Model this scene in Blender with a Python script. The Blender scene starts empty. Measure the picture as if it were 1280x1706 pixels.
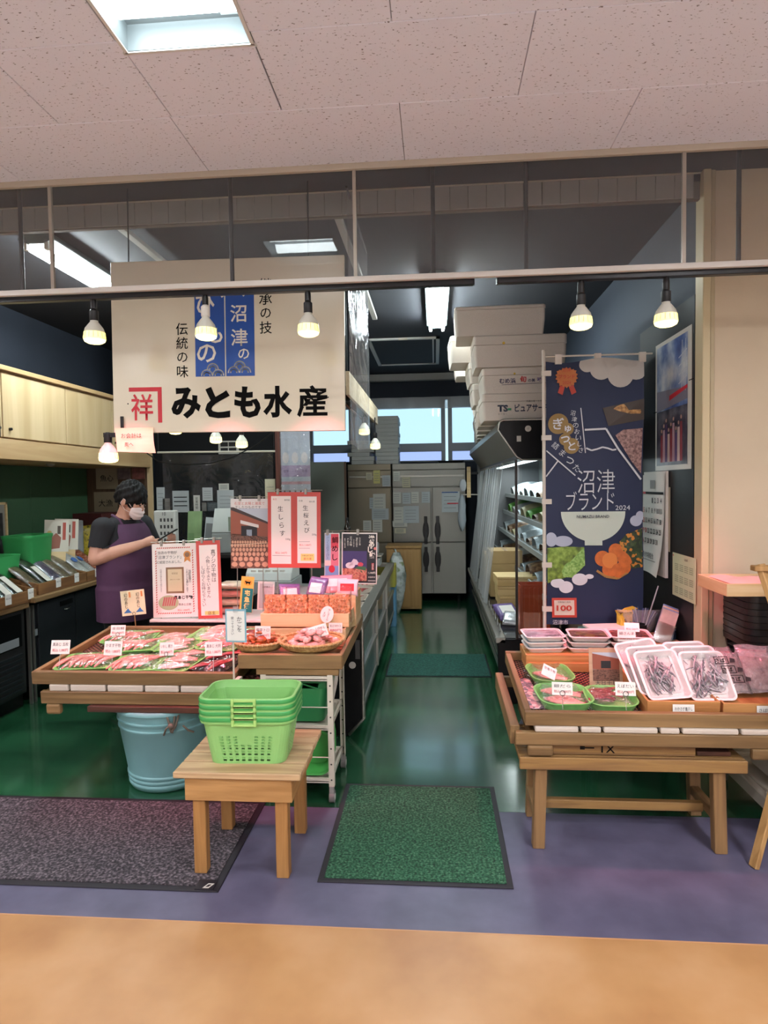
import bpy, bmesh, math, random
from mathutils import Vector, Matrix, Euler
R = math.radians
PI = math.pi
random.seed(7)
SC = bpy.context.scene
COL = SC.collection

# ---------------------------------------------------------------- camera, world, exposure
CAM_POS = Vector((0.0, 0.0, 1.60))
YAW, PITCH, ROLL = 0.07994, -0.04224, -0.01474
_f = Vector((-math.sin(YAW) * math.cos(PITCH), math.cos(YAW) * math.cos(PITCH), math.sin(PITCH)))
_r = Vector((math.cos(YAW), math.sin(YAW), 0))
_u = _r.cross(_f)
_r2 = _r * math.cos(ROLL) + _u * math.sin(ROLL)
_u2 = _u * math.cos(ROLL) - _r * math.sin(ROLL)
cam_data = bpy.data.cameras.new('camera')
cam_data.sensor_fit = 'HORIZONTAL'
cam_data.sensor_width = 36.0
cam_data.lens = 36.0 * 1066.5 / 1280.0
cam_data.clip_start = 0.05
cam = bpy.data.objects.new('camera', cam_data)
COL.objects.link(cam)
cam.matrix_world = Matrix(((_r2.x, _u2.x, -_f.x, CAM_POS.x), (_r2.y, _u2.y, -_f.y, CAM_POS.y), (_r2.z, _u2.z, -_f.z, CAM_POS.z), (0, 0, 0, 1)))
SC.camera = cam

world = bpy.data.worlds.new('overcast_sky')
SC.world = world
world.use_nodes = True
_bg = world.node_tree.nodes['Background']
_bg.inputs[0].default_value = (0.50, 0.72, 0.86, 1)
_bg.inputs[1].default_value = 1.15
SC.cycles.max_bounces = 7
SC.cycles.diffuse_bounces = 4
SC.cycles.glossy_bounces = 3
SC.cycles.transmission_bounces = 4
SC.cycles.transparent_max_bounces = 10
SC.cycles.adaptive_threshold = 0.02
SC.cycles.caustics_reflective = False
SC.cycles.caustics_refractive = False
SC.view_settings.view_transform = 'Standard'
SC.view_settings.look = 'None'
SC.view_settings.gamma = 1.0
SC.view_settings.use_curve_mapping = False
SC.view_settings.exposure = 0.36

# light powers (watts)
P_CEIL = 62.0      # each added corridor ceiling light out of view
P_TUBE = 95.0      # each fluorescent shop fitting
P_PINK = 88.0      # each food-display reflector bulb
P_WARM = 8.0       # small bulbs inside
PINK = (1.0, 0.17, 0.27)

# ---------------------------------------------------------------- colour and materials
def lin(h):
    if isinstance(h, str):
        h = h.lstrip('#')
        c = [int(h[i:i + 2], 16) / 255 for i in (0, 2, 4)]
    else:
        c = list(h)
    return tuple(((v / 12.92) if v <= 0.04045 else ((v + 0.055) / 1.055) ** 2.4) for v in c) + (1.0,)

MATS = {}
def base_mat(name):
    m = bpy.data.materials.new(name)
    m.use_nodes = True
    nt = m.node_tree
    b = nt.nodes['Principled BSDF']
    return m, nt, b

def P(name, col, rough=0.5, metal=0.0, spec=0.5, var=0.0, scale=8.0, bump=0.0, bscale=40.0, coat=0.0, trans=0.0, stretch=(1, 1, 1)):
    """plain procedural surface: slight colour variation and fine relief"""
    if name in MATS:
        return MATS[name]
    m, nt, b = base_mat(name)
    c = lin(col)
    b.inputs['Base Color'].default_value = c
    b.inputs['Roughness'].default_value = rough
    b.inputs['Metallic'].default_value = metal
    b.inputs['Specular IOR Level'].default_value = spec
    b.inputs['Coat Weight'].default_value = coat
    b.inputs['Transmission Weight'].default_value = trans
    if var > 0 or bump > 0:
        tc = nt.nodes.new('ShaderNodeTexCoord')
        mp = nt.nodes.new('ShaderNodeMapping')
        mp.inputs['Scale'].default_value = stretch
        nt.links.new(tc.outputs['Object'], mp.inputs['Vector'])
    if var > 0:
        n = nt.nodes.new('ShaderNodeTexNoise')
        n.inputs['Scale'].default_value = scale
        n.inputs['Detail'].default_value = 5
        nt.links.new(mp.outputs[0], n.inputs['Vector'])
        cr = nt.nodes.new('ShaderNodeValToRGB')
        cr.color_ramp.elements[0].position = 0.3
        cr.color_ramp.elements[1].position = 0.7
        cr.color_ramp.elements[0].color = tuple(max(0, v * (1 - var)) for v in c[:3]) + (1,)
        cr.color_ramp.elements[1].color = tuple(min(1, v * (1 + var)) for v in c[:3]) + (1,)
        nt.links.new(n.outputs['Fac'], cr.inputs['Fac'])
        nt.links.new(cr.outputs['Color'], b.inputs['Base Color'])
    if bump > 0:
        n2 = nt.nodes.new('ShaderNodeTexNoise')
        n2.inputs['Scale'].default_value = bscale
        n2.inputs['Detail'].default_value = 3
        nt.links.new(mp.outputs[0], n2.inputs['Vector'])
        bp = nt.nodes.new('ShaderNodeBump')
        bp.inputs['Strength'].default_value = bump
        bp.inputs['Distance'].default_value = 0.01
        nt.links.new(n2.outputs['Fac'], bp.inputs['Height'])
        nt.links.new(bp.outputs['Normal'], b.inputs['Normal'])
    MATS[name] = m
    return m

def WOOD(name, c1, c2, axis='X', scale=1.0, rough=0.6, ring=6.0):
    if name in MATS:
        return MATS[name]
    m, nt, b = base_mat(name)
    tc = nt.nodes.new('ShaderNodeTexCoord')
    oi = nt.nodes.new('ShaderNodeObjectInfo')
    add = nt.nodes.new('ShaderNodeVectorMath'); add.operation = 'ADD'
    mul = nt.nodes.new('ShaderNodeVectorMath'); mul.operation = 'SCALE'
    mul.inputs[0].default_value = (7.3, 5.1, 3.7)
    nt.links.new(oi.outputs['Random'], mul.inputs['Scale'])
    nt.links.new(tc.outputs['Object'], add.inputs[0])
    nt.links.new(mul.outputs[0], add.inputs[1])
    mp = nt.nodes.new('ShaderNodeMapping')
    s = [14.0 * scale] * 3
    s['XYZ'.index(axis)] = 0.9 * scale
    mp.inputs['Scale'].default_value = s
    nt.links.new(add.outputs[0], mp.inputs['Vector'])
    n = nt.nodes.new('ShaderNodeTexNoise')
    n.inputs['Scale'].default_value = 1.2
    n.inputs['Detail'].default_value = 6
    n.inputs['Distortion'].default_value = 0.6
    nt.links.new(mp.outputs[0], n.inputs['Vector'])
    ma = nt.nodes.new('ShaderNodeMath'); ma.operation = 'MULTIPLY'; ma.inputs[1].default_value = ring
    nt.links.new(n.outputs['Fac'], ma.inputs[0])
    fr = nt.nodes.new('ShaderNodeMath'); fr.operation = 'PINGPONG'; fr.inputs[1].default_value = 1.0
    nt.links.new(ma.outputs[0], fr.inputs[0])
    cr = nt.nodes.new('ShaderNodeValToRGB')
    cr.color_ramp.elements[0].color = lin(c1)
    cr.color_ramp.elements[1].color = lin(c2)
    cr.color_ramp.elements[0].position = 0.1
    nt.links.new(fr.outputs[0], cr.inputs['Fac'])
    nt.links.new(cr.outputs['Color'], b.inputs['Base Color'])
    b.inputs['Roughness'].default_value = rough
    bp = nt.nodes.new('ShaderNodeBump'); bp.inputs['Strength'].default_value = 0.15; bp.inputs['Distance'].default_value = 0.004
    nt.links.new(fr.outputs[0], bp.inputs['Height'])
    nt.links.new(bp.outputs['Normal'], b.inputs['Normal'])
    MATS[name] = m
    return m

def EMIT(name, col, strength):
    if name in MATS:
        return MATS[name]
    m, nt, b = base_mat(name)
    b.inputs['Base Color'].default_value = (0.8, 0.8, 0.8, 1)
    b.inputs['Emission Color'].default_value = tuple(col) + (1,)
    b.inputs['Emission Strength'].default_value = strength
    MATS[name] = m
    return m

def FILM(name, tint=(1, 1, 1), refl=0.12, rough=0.06, wrinkle=0.6, wscale=14.0, haze=0.0):
    """thin clear plastic or glass sheet"""
    if name in MATS:
        return MATS[name]
    m = bpy.data.materials.new(name)
    m.use_nodes = True
    nt = m.node_tree
    nt.nodes.clear()
    out = nt.nodes.new('ShaderNodeOutputMaterial')
    tr = nt.nodes.new('ShaderNodeBsdfTransparent'); tr.inputs[0].default_value = tuple(tint) + (1,)
    gl = nt.nodes.new('ShaderNodeBsdfGlossy'); gl.inputs['Roughness'].default_value = rough
    lw = nt.nodes.new('ShaderNodeFresnel'); lw.inputs['IOR'].default_value = 1.45
    ad = nt.nodes.new('ShaderNodeMath'); ad.operation = 'ADD'; ad.use_clamp = True; ad.inputs[1].default_value = refl
    ms = nt.nodes.new('ShaderNodeMath'); ms.operation = 'MULTIPLY'; ms.inputs[1].default_value = 0.40
    nt.links.new(lw.outputs[0], ms.inputs[0])
    nt.links.new(ms.outputs[0], ad.inputs[0])
    mx = nt.nodes.new('ShaderNodeMixShader')
    nt.links.new(ad.outputs[0], mx.inputs[0])
    nt.links.new(tr.outputs[0], mx.inputs[1])
    nt.links.new(gl.outputs[0], mx.inputs[2])
    last = mx
    if haze > 0:
        df = nt.nodes.new('ShaderNodeBsdfDiffuse'); df.inputs[0].default_value = (0.85, 0.87, 0.9, 1)
        m2 = nt.nodes.new('ShaderNodeMixShader'); m2.inputs[0].default_value = haze
        nt.links.new(mx.outputs[0], m2.inputs[1]); nt.links.new(df.outputs[0], m2.inputs[2])
        last = m2
    if wrinkle > 0:
        tc = nt.nodes.new('ShaderNodeTexCoord')
        n = nt.nodes.new('ShaderNodeTexNoise'); n.inputs['Scale'].default_value = wscale; n.inputs['Detail'].default_value = 2
        n.inputs['Distortion'].default_value = 1.5
        nt.links.new(tc.outputs['Object'], n.inputs['Vector'])
        bp = nt.nodes.new('ShaderNodeBump'); bp.inputs['Strength'].default_value = wrinkle; bp.inputs['Distance'].default_value = 0.03
        nt.links.new(n.outputs['Fac'], bp.inputs['Height'])
        nt.links.new(bp.outputs['Normal'], gl.inputs['Normal'])
    nt.links.new(last.outputs[0], out.inputs['Surface'])
    MATS[name] = m
    return m

def BLOTCH(name, cols, scale=20.0, rough=0.6, kind='noise', stretch=(1, 1, 1), bump=0.0, coord='Object'):
    """several colours in irregular patches, for packed food, printed photographs, carpets"""
    if name in MATS:
        return MATS[name]
    m, nt, b = base_mat(name)
    tc = nt.nodes.new('ShaderNodeTexCoord')
    mp = nt.nodes.new('ShaderNodeMapping'); mp.inputs['Scale'].default_value = stretch
    nt.links.new(tc.outputs[coord], mp.inputs['Vector'])
    if kind == 'cell':
        n = nt.nodes.new('ShaderNodeTexVoronoi'); n.inputs['Scale'].default_value = scale
        sp = nt.nodes.new('ShaderNodeSeparateColor')
        nt.links.new(mp.outputs[0], n.inputs['Vector'])
        nt.links.new(n.outputs['Color'], sp.inputs[0])
        src = sp.outputs[0]
        hsrc = n.outputs['Distance']
    else:
        n = nt.nodes.new('ShaderNodeTexNoise'); n.inputs['Scale'].default_value = scale; n.inputs['Detail'].default_value = 4
        nt.links.new(mp.outputs[0], n.inputs['Vector'])
        src = n.outputs['Fac']
        hsrc = src
    cr = nt.nodes.new('ShaderNodeValToRGB')
    k = len(cols)
    lo, hi = (0.0, 1.0) if kind == 'cell' else (0.32, 0.68)
    els = cr.color_ramp.elements
    while len(els) < k:
        els.new(0.5)
    for i, c in enumerate(cols):
        els[i].position = lo + (hi - lo) * i / max(1, k - 1)
        els[i].color = lin(c)
    if kind == 'cell':
        cr.color_ramp.interpolation = 'CONSTANT'
        for i in range(k):
            els[i].position = i / k
    nt.links.new(src, cr.inputs['Fac'])
    nt.links.new(cr.outputs['Color'], b.inputs['Base Color'])
    b.inputs['Roughness'].default_value = rough
    if bump > 0:
        bp = nt.nodes.new('ShaderNodeBump'); bp.inputs['Strength'].default_value = bump; bp.inputs['Distance'].default_value = 0.01
        nt.links.new(hsrc, bp.inputs['Height'])
        nt.links.new(bp.outputs['Normal'], b.inputs['Normal'])
    MATS[name] = m
    return m

# ---------------------------------------------------------------- mesh building
class MB:
    def __init__(self):
        self.v = []
        self.f = []
        self.mi = []
        self.cur = 0
    def _add(self, pts, faces, M=None):
        o = len(self.v)
        for p in pts:
            p = Vector(p)
            self.v.append(tuple(M @ p) if M is not None else tuple(p))
        for fc in faces:
            self.f.append([o + i for i in fc])
            self.mi.append(self.cur)
        return self
    def box(self, x0, x1, y0, y1, z0, z1, M=None):
        p = [(x0, y0, z0), (x1, y0, z0), (x1, y1, z0), (x0, y1, z0), (x0, y0, z1), (x1, y0, z1), (x1, y1, z1), (x0, y1, z1)]
        return self._add(p, [(0, 3, 2, 1), (4, 5, 6, 7), (0, 1, 5, 4), (1, 2, 6, 5), (2, 3, 7, 6), (3, 0, 4, 7)], M)
    def cyl(self, p0, p1, r0, r1=None, n=12, caps=True, M=None):
        r1 = r0 if r1 is None else r1
        p0, p1 = Vector(p0), Vector(p1)
        d = (p1 - p0).normalized()
        a = d.orthogonal().normalized()
        b = d.cross(a)
        pts = []
        for p, r in ((p0, r0), (p1, r1)):
            for i in range(n):
                t = 2 * PI * i / n
                pts.append(p + a * (r * math.cos(t)) + b * (r * math.sin(t)))
        fs = [(i, (i + 1) % n, n + (i + 1) % n, n + i) for i in range(n)]
        if caps:
            fs += [tuple(range(n - 1, -1, -1)), tuple(range(n, 2 * n))]
        return self._add(pts, fs, M)
    def loft(self, rings, cap=True, closed=False, M=None):
        n = len(rings[0])
        pts = [p for r in rings for p in r]
        fs = []
        k = len(rings)
        for j in range(k - 1 + (1 if closed else 0)):
            a, b = j * n, ((j + 1) % k) * n
            for i in range(n):
                fs.append((a + i, a + (i + 1) % n, b + (i + 1) % n, b + i))
        if cap and not closed:
            fs += [tuple(range(n - 1, -1, -1)), tuple(range((k - 1) * n, k * n))]
        return self._add(pts, fs, M)
    def tube(self, path, r, n=8, closed=False, M=None):
        path = [Vector(p) for p in path]
        k = len(path)
        rings = []
        prev = None
        for i, p in enumerate(path):
            if closed:
                d = path[(i + 1) % k] - path[i - 1]
            else:
                d = path[min(i + 1, k - 1)] - path[max(i - 1, 0)]
            d.normalize()
            a = d.orthogonal().normalized() if prev is None else (prev - d * prev.dot(d)).normalized()
            prev = a
            b = d.cross(a)
            rr = r[i] if isinstance(r, (list, tuple)) else r
            rings.append([p + a * (rr * math.cos(2 * PI * j / n)) + b * (rr * math.sin(2 * PI * j / n)) for j in range(n)])
        return self.loft(rings, cap=not closed, closed=closed, M=M)
    def lathe(self, prof, n=24, c=(0, 0, 0), M=None, cap=True):
        rings = [[(c[0] + r * math.cos(2 * PI * i / n), c[1] + r * math.sin(2 * PI * i / n), c[2] + z) for i in range(n)] for r, z in prof]
        return self.loft(rings, cap=cap, M=M)
    def prism(self, poly, d0, d1, plane='XZ', M=None):
        """poly in a plane, extruded along the third axis"""
        def p3(a, b, d):
            return {'XZ': (a, d, b), 'XY': (a, b, d), 'YZ': (d, a, b)}[plane]
        n = len(poly)
        pts = [p3(a, b, d0) for a, b in poly] + [p3(a, b, d1) for a, b in poly]
        fs = [(i, (i + 1) % n, n + (i + 1) % n, n + i) for i in range(n)]
        fs += [tuple(range(n - 1, -1, -1)), tuple(range(n, 2 * n))]
        return self._add(pts, fs, M)
    def grid(self, fn, nu, nv, M=None):
        pts = [fn(i / nu, j / nv) for j in range(nv + 1) for i in range(nu + 1)]
        fs = [(j * (nu + 1) + i, j * (nu + 1) + i + 1, (j + 1) * (nu + 1) + i + 1, (j + 1) * (nu + 1) + i) for j in range(nv) for i in range(nu)]
        return self._add(pts, fs, M)
    def ell(self, c, r, n=12, m=8, M=None):
        rings = []
        for j in range(1, m):
            t = PI * j / m
            rings.append([(c[0] + r[0] * math.sin(t) * math.cos(2 * PI * i / n), c[1] + r[1] * math.sin(t) * math.sin(2 * PI * i / n), c[2] - r[2] * math.cos(t)) for i in range(n)])
        return self.loft(rings, cap=True, M=M)
    def mesh(self, name, mats, smooth=False, bevel=0.0, seg=1):
        me = bpy.data.meshes.new(name)
        me.from_pydata(self.v, [], self.f)
        if not isinstance(mats, (list, tuple)):
            mats = [mats]
        for m in mats:
            me.materials.append(m)
        if len(mats) > 1:
            me.polygons.foreach_set('material_index', self.mi)
        bm = bmesh.new()
        bm.from_mesh(me)
        bmesh.ops.recalc_face_normals(bm, faces=bm.faces)
        if bevel > 0:
            es = [e for e in bm.edges if len(e.link_faces) == 2 and e.calc_face_angle(0) > 0.6]
            bmesh.ops.bevel(bm, geom=es, offset=bevel, offset_type='OFFSET', segments=seg, profile=0.5, affect='EDGES', clamp_overlap=True)
        bm.to_mesh(me)
        bm.free()
        if smooth:
            me.polygons.foreach_set('use_smooth', [True] * len(me.polygons))
            if smooth is not True:
                try:
                    me.set_sharp_from_angle(angle=R(smooth))
                except Exception:
                    pass
        me.update()
        return me
    def build(self, name, mats, parent=None, smooth=False, bevel=0.0, seg=1):
        return link(name, self.mesh(name, mats, smooth, bevel, seg), parent)

def link(name, me, parent=None, loc=None, rot=None):
    o = bpy.data.objects.new(name, me)
    COL.objects.link(o)
    if parent is not None:
        o.parent = parent
    if loc is not None:
        o.location = loc
    if rot is not None:
        o.rotation_euler = rot
    return o

def tag(o, label=None, cat=None, group=None, kind=None):
    if label: o['label'] = label
    if cat: o['category'] = cat
    if group: o['group'] = group
    if kind: o['kind'] = kind
    return o

def thing(name, label, cat, loc=(0, 0, 0), rot=(0, 0, 0), group=None):
    o = bpy.data.objects.new(name, None)
    o.empty_display_size = 0.1
    COL.objects.link(o)
    o.location = loc
    o.rotation_euler = rot
    return tag(o, label, cat, group)

def copy_tree(o, parent=None, label=None, loc=None, rot=None, group=None):
    c = o.copy()
    COL.objects.link(c)
    c.parent = parent
    if parent is None:
        if label: c['label'] = label
        if group: c['group'] = group
        if loc is not None: c.location = loc
        if rot is not None: c.rotation_euler = rot
    for ch in o.children:
        copy_tree(ch, c)
    return c

def struct(name, mb, m, parent=None, **k):
    o = mb.build(name, m, parent, **k)
    if parent is None:
        o['kind'] = 'structure'
    return o

def rrect(w, d, r, n=4, cx=0.0, cy=0.0):
    pts = []
    for sx, sy, a0 in ((1, 1, 0), (-1, 1, 90), (-1, -1, 180), (1, -1, 270)):
        for i in range(n + 1):
            a = R(a0 + 90 * i / n)
            pts.append((cx + sx * (w / 2 - r) + r * math.cos(a), cy + sy * (d / 2 - r) + r * math.sin(a)))
    return pts

def ring(w, d, r, z, n=4, cx=0.0, cy=0.0):
    return [(x, y, z) for x, y in rrect(w, d, r, n, cx, cy)]

def open_tray(w, d, h, flare, r, t, lip=0.0, n=4):
    """open container: outer wall up, lip, inner wall down, floor"""
    wb, db = w - 2 * flare, d - 2 * flare
    mb = MB()
    rings = [ring(wb, db, max(0.004, r * 0.8), 0, n), ring(w, d, r, h - t, n)]
    if lip:
        rings += [ring(w + 2 * lip, d + 2 * lip, r + lip, h - t, n), ring(w + 2 * lip, d + 2 * lip, r + lip, h, n)]
    else:
        rings += [ring(w, d, r, h, n)]
    rings += [ring(w - 2 * t, d - 2 * t, max(0.003, r - t), h, n), ring(wb - 2 * t, db - 2 * t, max(0.003, r * 0.8 - t), t, n)]
    mb.loft(rings)
    return mb

# ---------------------------------------------------------------- lettering (flat print on a sheet facing -Y, local x right, z up)
_TXT = {}
def text_mesh(s, m, bold=0.0, vertical=False, gap=1.0):
    key = (s, m.name, bold, vertical, gap)
    if key in _TXT:
        return _TXT[key]
    cu = bpy.data.curves.new('lettering', 'FONT')
    cu.body = '\n'.join(s) if vertical else s
    cu.size = 1.0
    cu.offset = bold
    cu.align_x = 'CENTER'
    cu.align_y = 'CENTER'
    cu.space_line = gap
    if not vertical:
        cu.space_character = gap
    cu.resolution_u = 2
    o = bpy.data.objects.new('lettering', cu)
    me = bpy.data.meshes.new_from_object(o)
    bpy.data.objects.remove(o)
    xs = [v.co.x for v in me.vertices] or [0]
    ys = [v.co.y for v in me.vertices] or [0]
    cx, cy = (min(xs) + max(xs)) / 2, (min(ys) + max(ys)) / 2
    for v in me.vertices:
        v.co = (v.co.x - cx, 0, v.co.y - cy)
    me.materials.clear()
    me.materials.append(m)
    me.name = 'lettering'
    _TXT[key] = (me, max(xs) - min(xs), max(ys) - min(ys))
    return _TXT[key]

def text(parent, s, x, z, m, w=None, h=None, y=-0.0015, bold=0.0, vertical=False, rot=0.0, gap=1.0, name='lettering'):
    """lettering centred at local (x, z), scaled to width w and/or height h"""
    me, mw, mh = text_mesh(s, m, bold, vertical, gap)
    o = link(name, me, parent)
    sw = w / max(mw, 1e-6) if w else None
    sh = h / max(mh, 1e-6) if h else None
    if sw is None: sw = sh
    if sh is None: sh = sw
    o.scale = (sw, 1, sh)
    o.location = (x, y, z)
    if rot: o.rotation_euler = (0, rot, 0)
    return o

def flat(parent, poly, m, y=-0.001, name='print', t=0.0004):
    """a flat printed patch on a sheet"""
    return MB().prism(poly, y - t, y, 'XZ').build(name, m, parent)

def rect(x0, x1, z0, z1):
    return [(x0, z0), (x1, z0), (x1, z1), (x0, z1)]

def disc(x, z, r, n=20, rz=None):
    return [(x + r * math.cos(2 * PI * i / n), z + (rz or r) * math.sin(2 * PI * i / n)) for i in range(n)]

def stroke(parent, pts, wd, m, y=-0.0015, name='print', close=False):
    """a printed line of constant width through points in (x, z)"""
    mb = MB()
    q = list(pts) + ([pts[0]] if close else [])
    for (a, b), (c, d) in zip(q, q[1:]):
        dx, dz = c - a, d - b
        L = math.hypot(dx, dz) or 1
        nx, nz = -dz / L * wd / 2, dx / L * wd / 2
        ex, ez = dx / L * wd / 2.2, dz / L * wd / 2.2
        mb.prism([(a - ex + nx, b - ez + nz), (a - ex - nx, b - ez - nz), (c + ex - nx, d + ez - nz), (c + ex + nx, d + ez + nz)], y - 0.0003, y, 'XZ')
    return mb.build(name, m, parent)

def spot(name, loc, power, color, size=100, target=None, radius=0.04, blend=1.0, parent=None):
    l = bpy.data.lights.new(name, 'SPOT')
    l.energy = power
    l.color = color
    l.spot_size = R(size)
    l.spot_blend = blend
    l.shadow_soft_size = radius
    o = bpy.data.objects.new(name, l)
    COL.objects.link(o)
    o.location = loc
    d = (Vector(target) - Vector(loc)) if target is not None else Vector((0, 0, -1))
    o.rotation_euler = d.to_track_quat('-Z', 'Y').to_euler()
    if parent is not None:
        o.parent = parent
    return o

def area(name, loc, sx, sy, power, color, rot=(0, 0, 0), parent=None, spread=180):
    l = bpy.data.lights.new(name, 'AREA')
    l.shape = 'RECTANGLE'
    l.size, l.size_y = sx, sy
    l.energy = power
    l.color = color
    l.spread = R(spread)
    o = bpy.data.objects.new(name, l)
    COL.objects.link(o)
    o.location = loc
    o.rotation_euler = rot
    if parent is not None:
        o.parent = parent
    return o

# common materials
BLACKINK = P('black_ink', '#0a0a0c', 0.7, spec=0.15)
REDINK = P('red_ink', '#c81e2d', 0.55)
PAPER = P('white_paper', '#e9e6df', 0.7, var=0.03, scale=6)
CREAMPAPER = P('cream_paper', '#e2dcb8', 0.7, var=0.04, scale=6)
STEEL = P('brushed_steel', '#a9a79f', 0.32, metal=0.85, var=0.06, scale=3, stretch=(60, 60, 1))
CHROME = P('chrome', '#c8c8c8', 0.15, metal=1.0)
BLACKMETAL = P('black_metal', '#101012', 0.4, spec=0.4)
BLACKPANEL = P('black_panel', '#060608', 0.4, spec=0.25)
WHITEPAINT = P('white_painted_metal', '#cfc8b8', 0.45)
CLEAR = FILM('clear_film', refl=0.03, rough=0.12, wrinkle=0.7, wscale=22)
# ================================================================ THE SETTING
SHOP_Y0, SHOP_Y1 = 3.09, 9.45
XL, XR = -3.72, 1.44
CEIL = 3.10
SCEIL = 3.20

# floors -----------------------------------------------------------------
ORANGE = BLOTCH('orange_vinyl', ['#a3744a', '#b18457', '#bd9268'], scale=2.6, rough=0.42)
PURPLE = BLOTCH('purple_vinyl', ['#504d62', '#59566c', '#625e75'], scale=5.0, rough=0.45)
def green_epoxy():
    m, nt, b = base_mat('green_epoxy')
    tc = nt.nodes.new('ShaderNodeTexCoord')
    mp = nt.nodes.new('ShaderNodeMapping'); mp.inputs['Scale'].default_value = (0.7, 2.2, 1)
    nt.links.new(tc.outputs['Object'], mp.inputs['Vector'])
    n = nt.nodes.new('ShaderNodeTexNoise'); n.inputs['Scale'].default_value = 1.6; n.inputs['Detail'].default_value = 6
    nt.links.new(mp.outputs[0], n.inputs['Vector'])
    cr = nt.nodes.new('ShaderNodeValToRGB')
    cr.color_ramp.elements[0].position = 0.3; cr.color_ramp.elements[1].position = 0.72
    cr.color_ramp.elements[0].color = lin('#103621'); cr.color_ramp.elements[1].color = lin('#286340')
    nt.links.new(n.outputs['Fac'], cr.inputs['Fac'])
    nt.links.new(cr.outputs['Color'], b.inputs['Base Color'])
    n2 = nt.nodes.new('ShaderNodeTexNoise'); n2.inputs['Scale'].default_value = 3.0; n2.inputs['Detail'].default_value = 4
    nt.links.new(mp.outputs[0], n2.inputs['Vector'])
    mr = nt.nodes.new('ShaderNodeMapRange'); mr.inputs[3].default_value = 0.10; mr.inputs[4].default_value = 0.30
    nt.links.new(n2.outputs['Fac'], mr.inputs[0])
    nt.links.new(mr.outputs[0], b.inputs['Roughness'])
    b.inputs['Specular IOR Level'].default_value = 0.9
    b.inputs['Coat Weight'].default_value = 1.0
    b.inputs['Coat Roughness'].default_value = 0.12
    bp = nt.nodes.new('ShaderNodeBump'); bp.inputs['Strength'].default_value = 0.12; bp.inputs['Distance'].default_value = 0.02
    nt.links.new(n.outputs['Fac'], bp.inputs['Height'])
    nt.links.new(bp.outputs['Normal'], b.inputs['Normal'])
    return m
struct('floor_corridor', MB().box(-6.0, 6.0, 0.7, 2.231, -0.05, 0.0), ORANGE)
struct('floor_walkway_unseen', MB().box(-6.0, 6.0, -3.6, 0.698, -0.05, 0.0), P('walkway_bounce_grey', '#b4b0ae', 0.5, var=0.06, scale=3))  # unseen floor, made grey to keep orange bounce off the ceiling
struct('floor_border', MB().box(-6.0, 6.0, 2.233, 3.088, -0.05, 0.0), PURPLE)
struct('floor_shop', MB().box(-6.0, 6.0, 3.09, 9.6, -0.05, 0.0), green_epoxy())
struct('floor_trim', MB().box(-6.0, 6.0, 2.229, 2.235, -0.04, 0.0006), P('floor_strip', '#b98a63', 0.5))

# corridor ceiling: tiles each with its own edges --------------------------
def ceiling_tile_mat():
    m, nt, b = base_mat('ceiling_tile_board')
    tc = nt.nodes.new('ShaderNodeTexCoord')
    oi = nt.nodes.new('ShaderNodeObjectInfo')
    ad = nt.nodes.new('ShaderNodeVectorMath'); ad.operation = 'ADD'
    nt.links.new(tc.outputs['Object'], ad.inputs[0])
    nt.links.new(oi.outputs['Location'], ad.inputs[1])
    mp = nt.nodes.new('ShaderNodeMapping'); mp.inputs['Scale'].default_value = (62, 125, 1)
    nt.links.new(ad.outputs[0], mp.inputs['Vector'])
    n = nt.nodes.new('ShaderNodeTexNoise'); n.inputs['Scale'].default_value = 1.0; n.inputs['Detail'].default_value = 2.5; n.inputs['Roughness'].default_value = 0.6
    nt.links.new(mp.outputs[0], n.inputs['Vector'])
    cr = nt.nodes.new('ShaderNodeValToRGB')
    cr.color_ramp.elements[0].position = 0.315; cr.color_ramp.elements[1].position = 0.365
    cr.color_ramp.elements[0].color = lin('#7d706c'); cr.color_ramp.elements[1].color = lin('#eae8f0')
    nt.links.new(n.outputs['Fac'], cr.inputs['Fac'])
    nt.links.new(cr.outputs['Color'], b.inputs['Base Color'])
    b.inputs['Roughness'].default_value = 0.9
    bp = nt.nodes.new('ShaderNodeBump'); bp.inputs['Strength'].default_value = 0.5; bp.inputs['Distance'].default_value = 0.004
    nt.links.new(cr.outputs['Color'], bp.inputs['Height'])
    nt.links.new(bp.outputs['Normal'], b.inputs['Normal'])
    return m
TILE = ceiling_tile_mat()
LIGHTS_XY = [(-0.82, 1.975), (-3.55, 1.975), (1.91, 0.45), (-0.82, -0.75), (-3.55, -0.75), (1.91, -0.75), (4.64, 0.6), (-0.82, -2.6), (1.91, -2.6)]  # first fitting is seen; the rest are unseen, added to light the corridor
LW = 0.45
ceil = struct('ceiling', MB().box(-6.0, 6.0, -3.6, 3.04, 3.32, 3.36), P('ceiling_void', '#77685c', 0.9))
TW, TD = 0.93, 0.446
tile_cache = {}
row = 0
yb = 3.03
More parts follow.
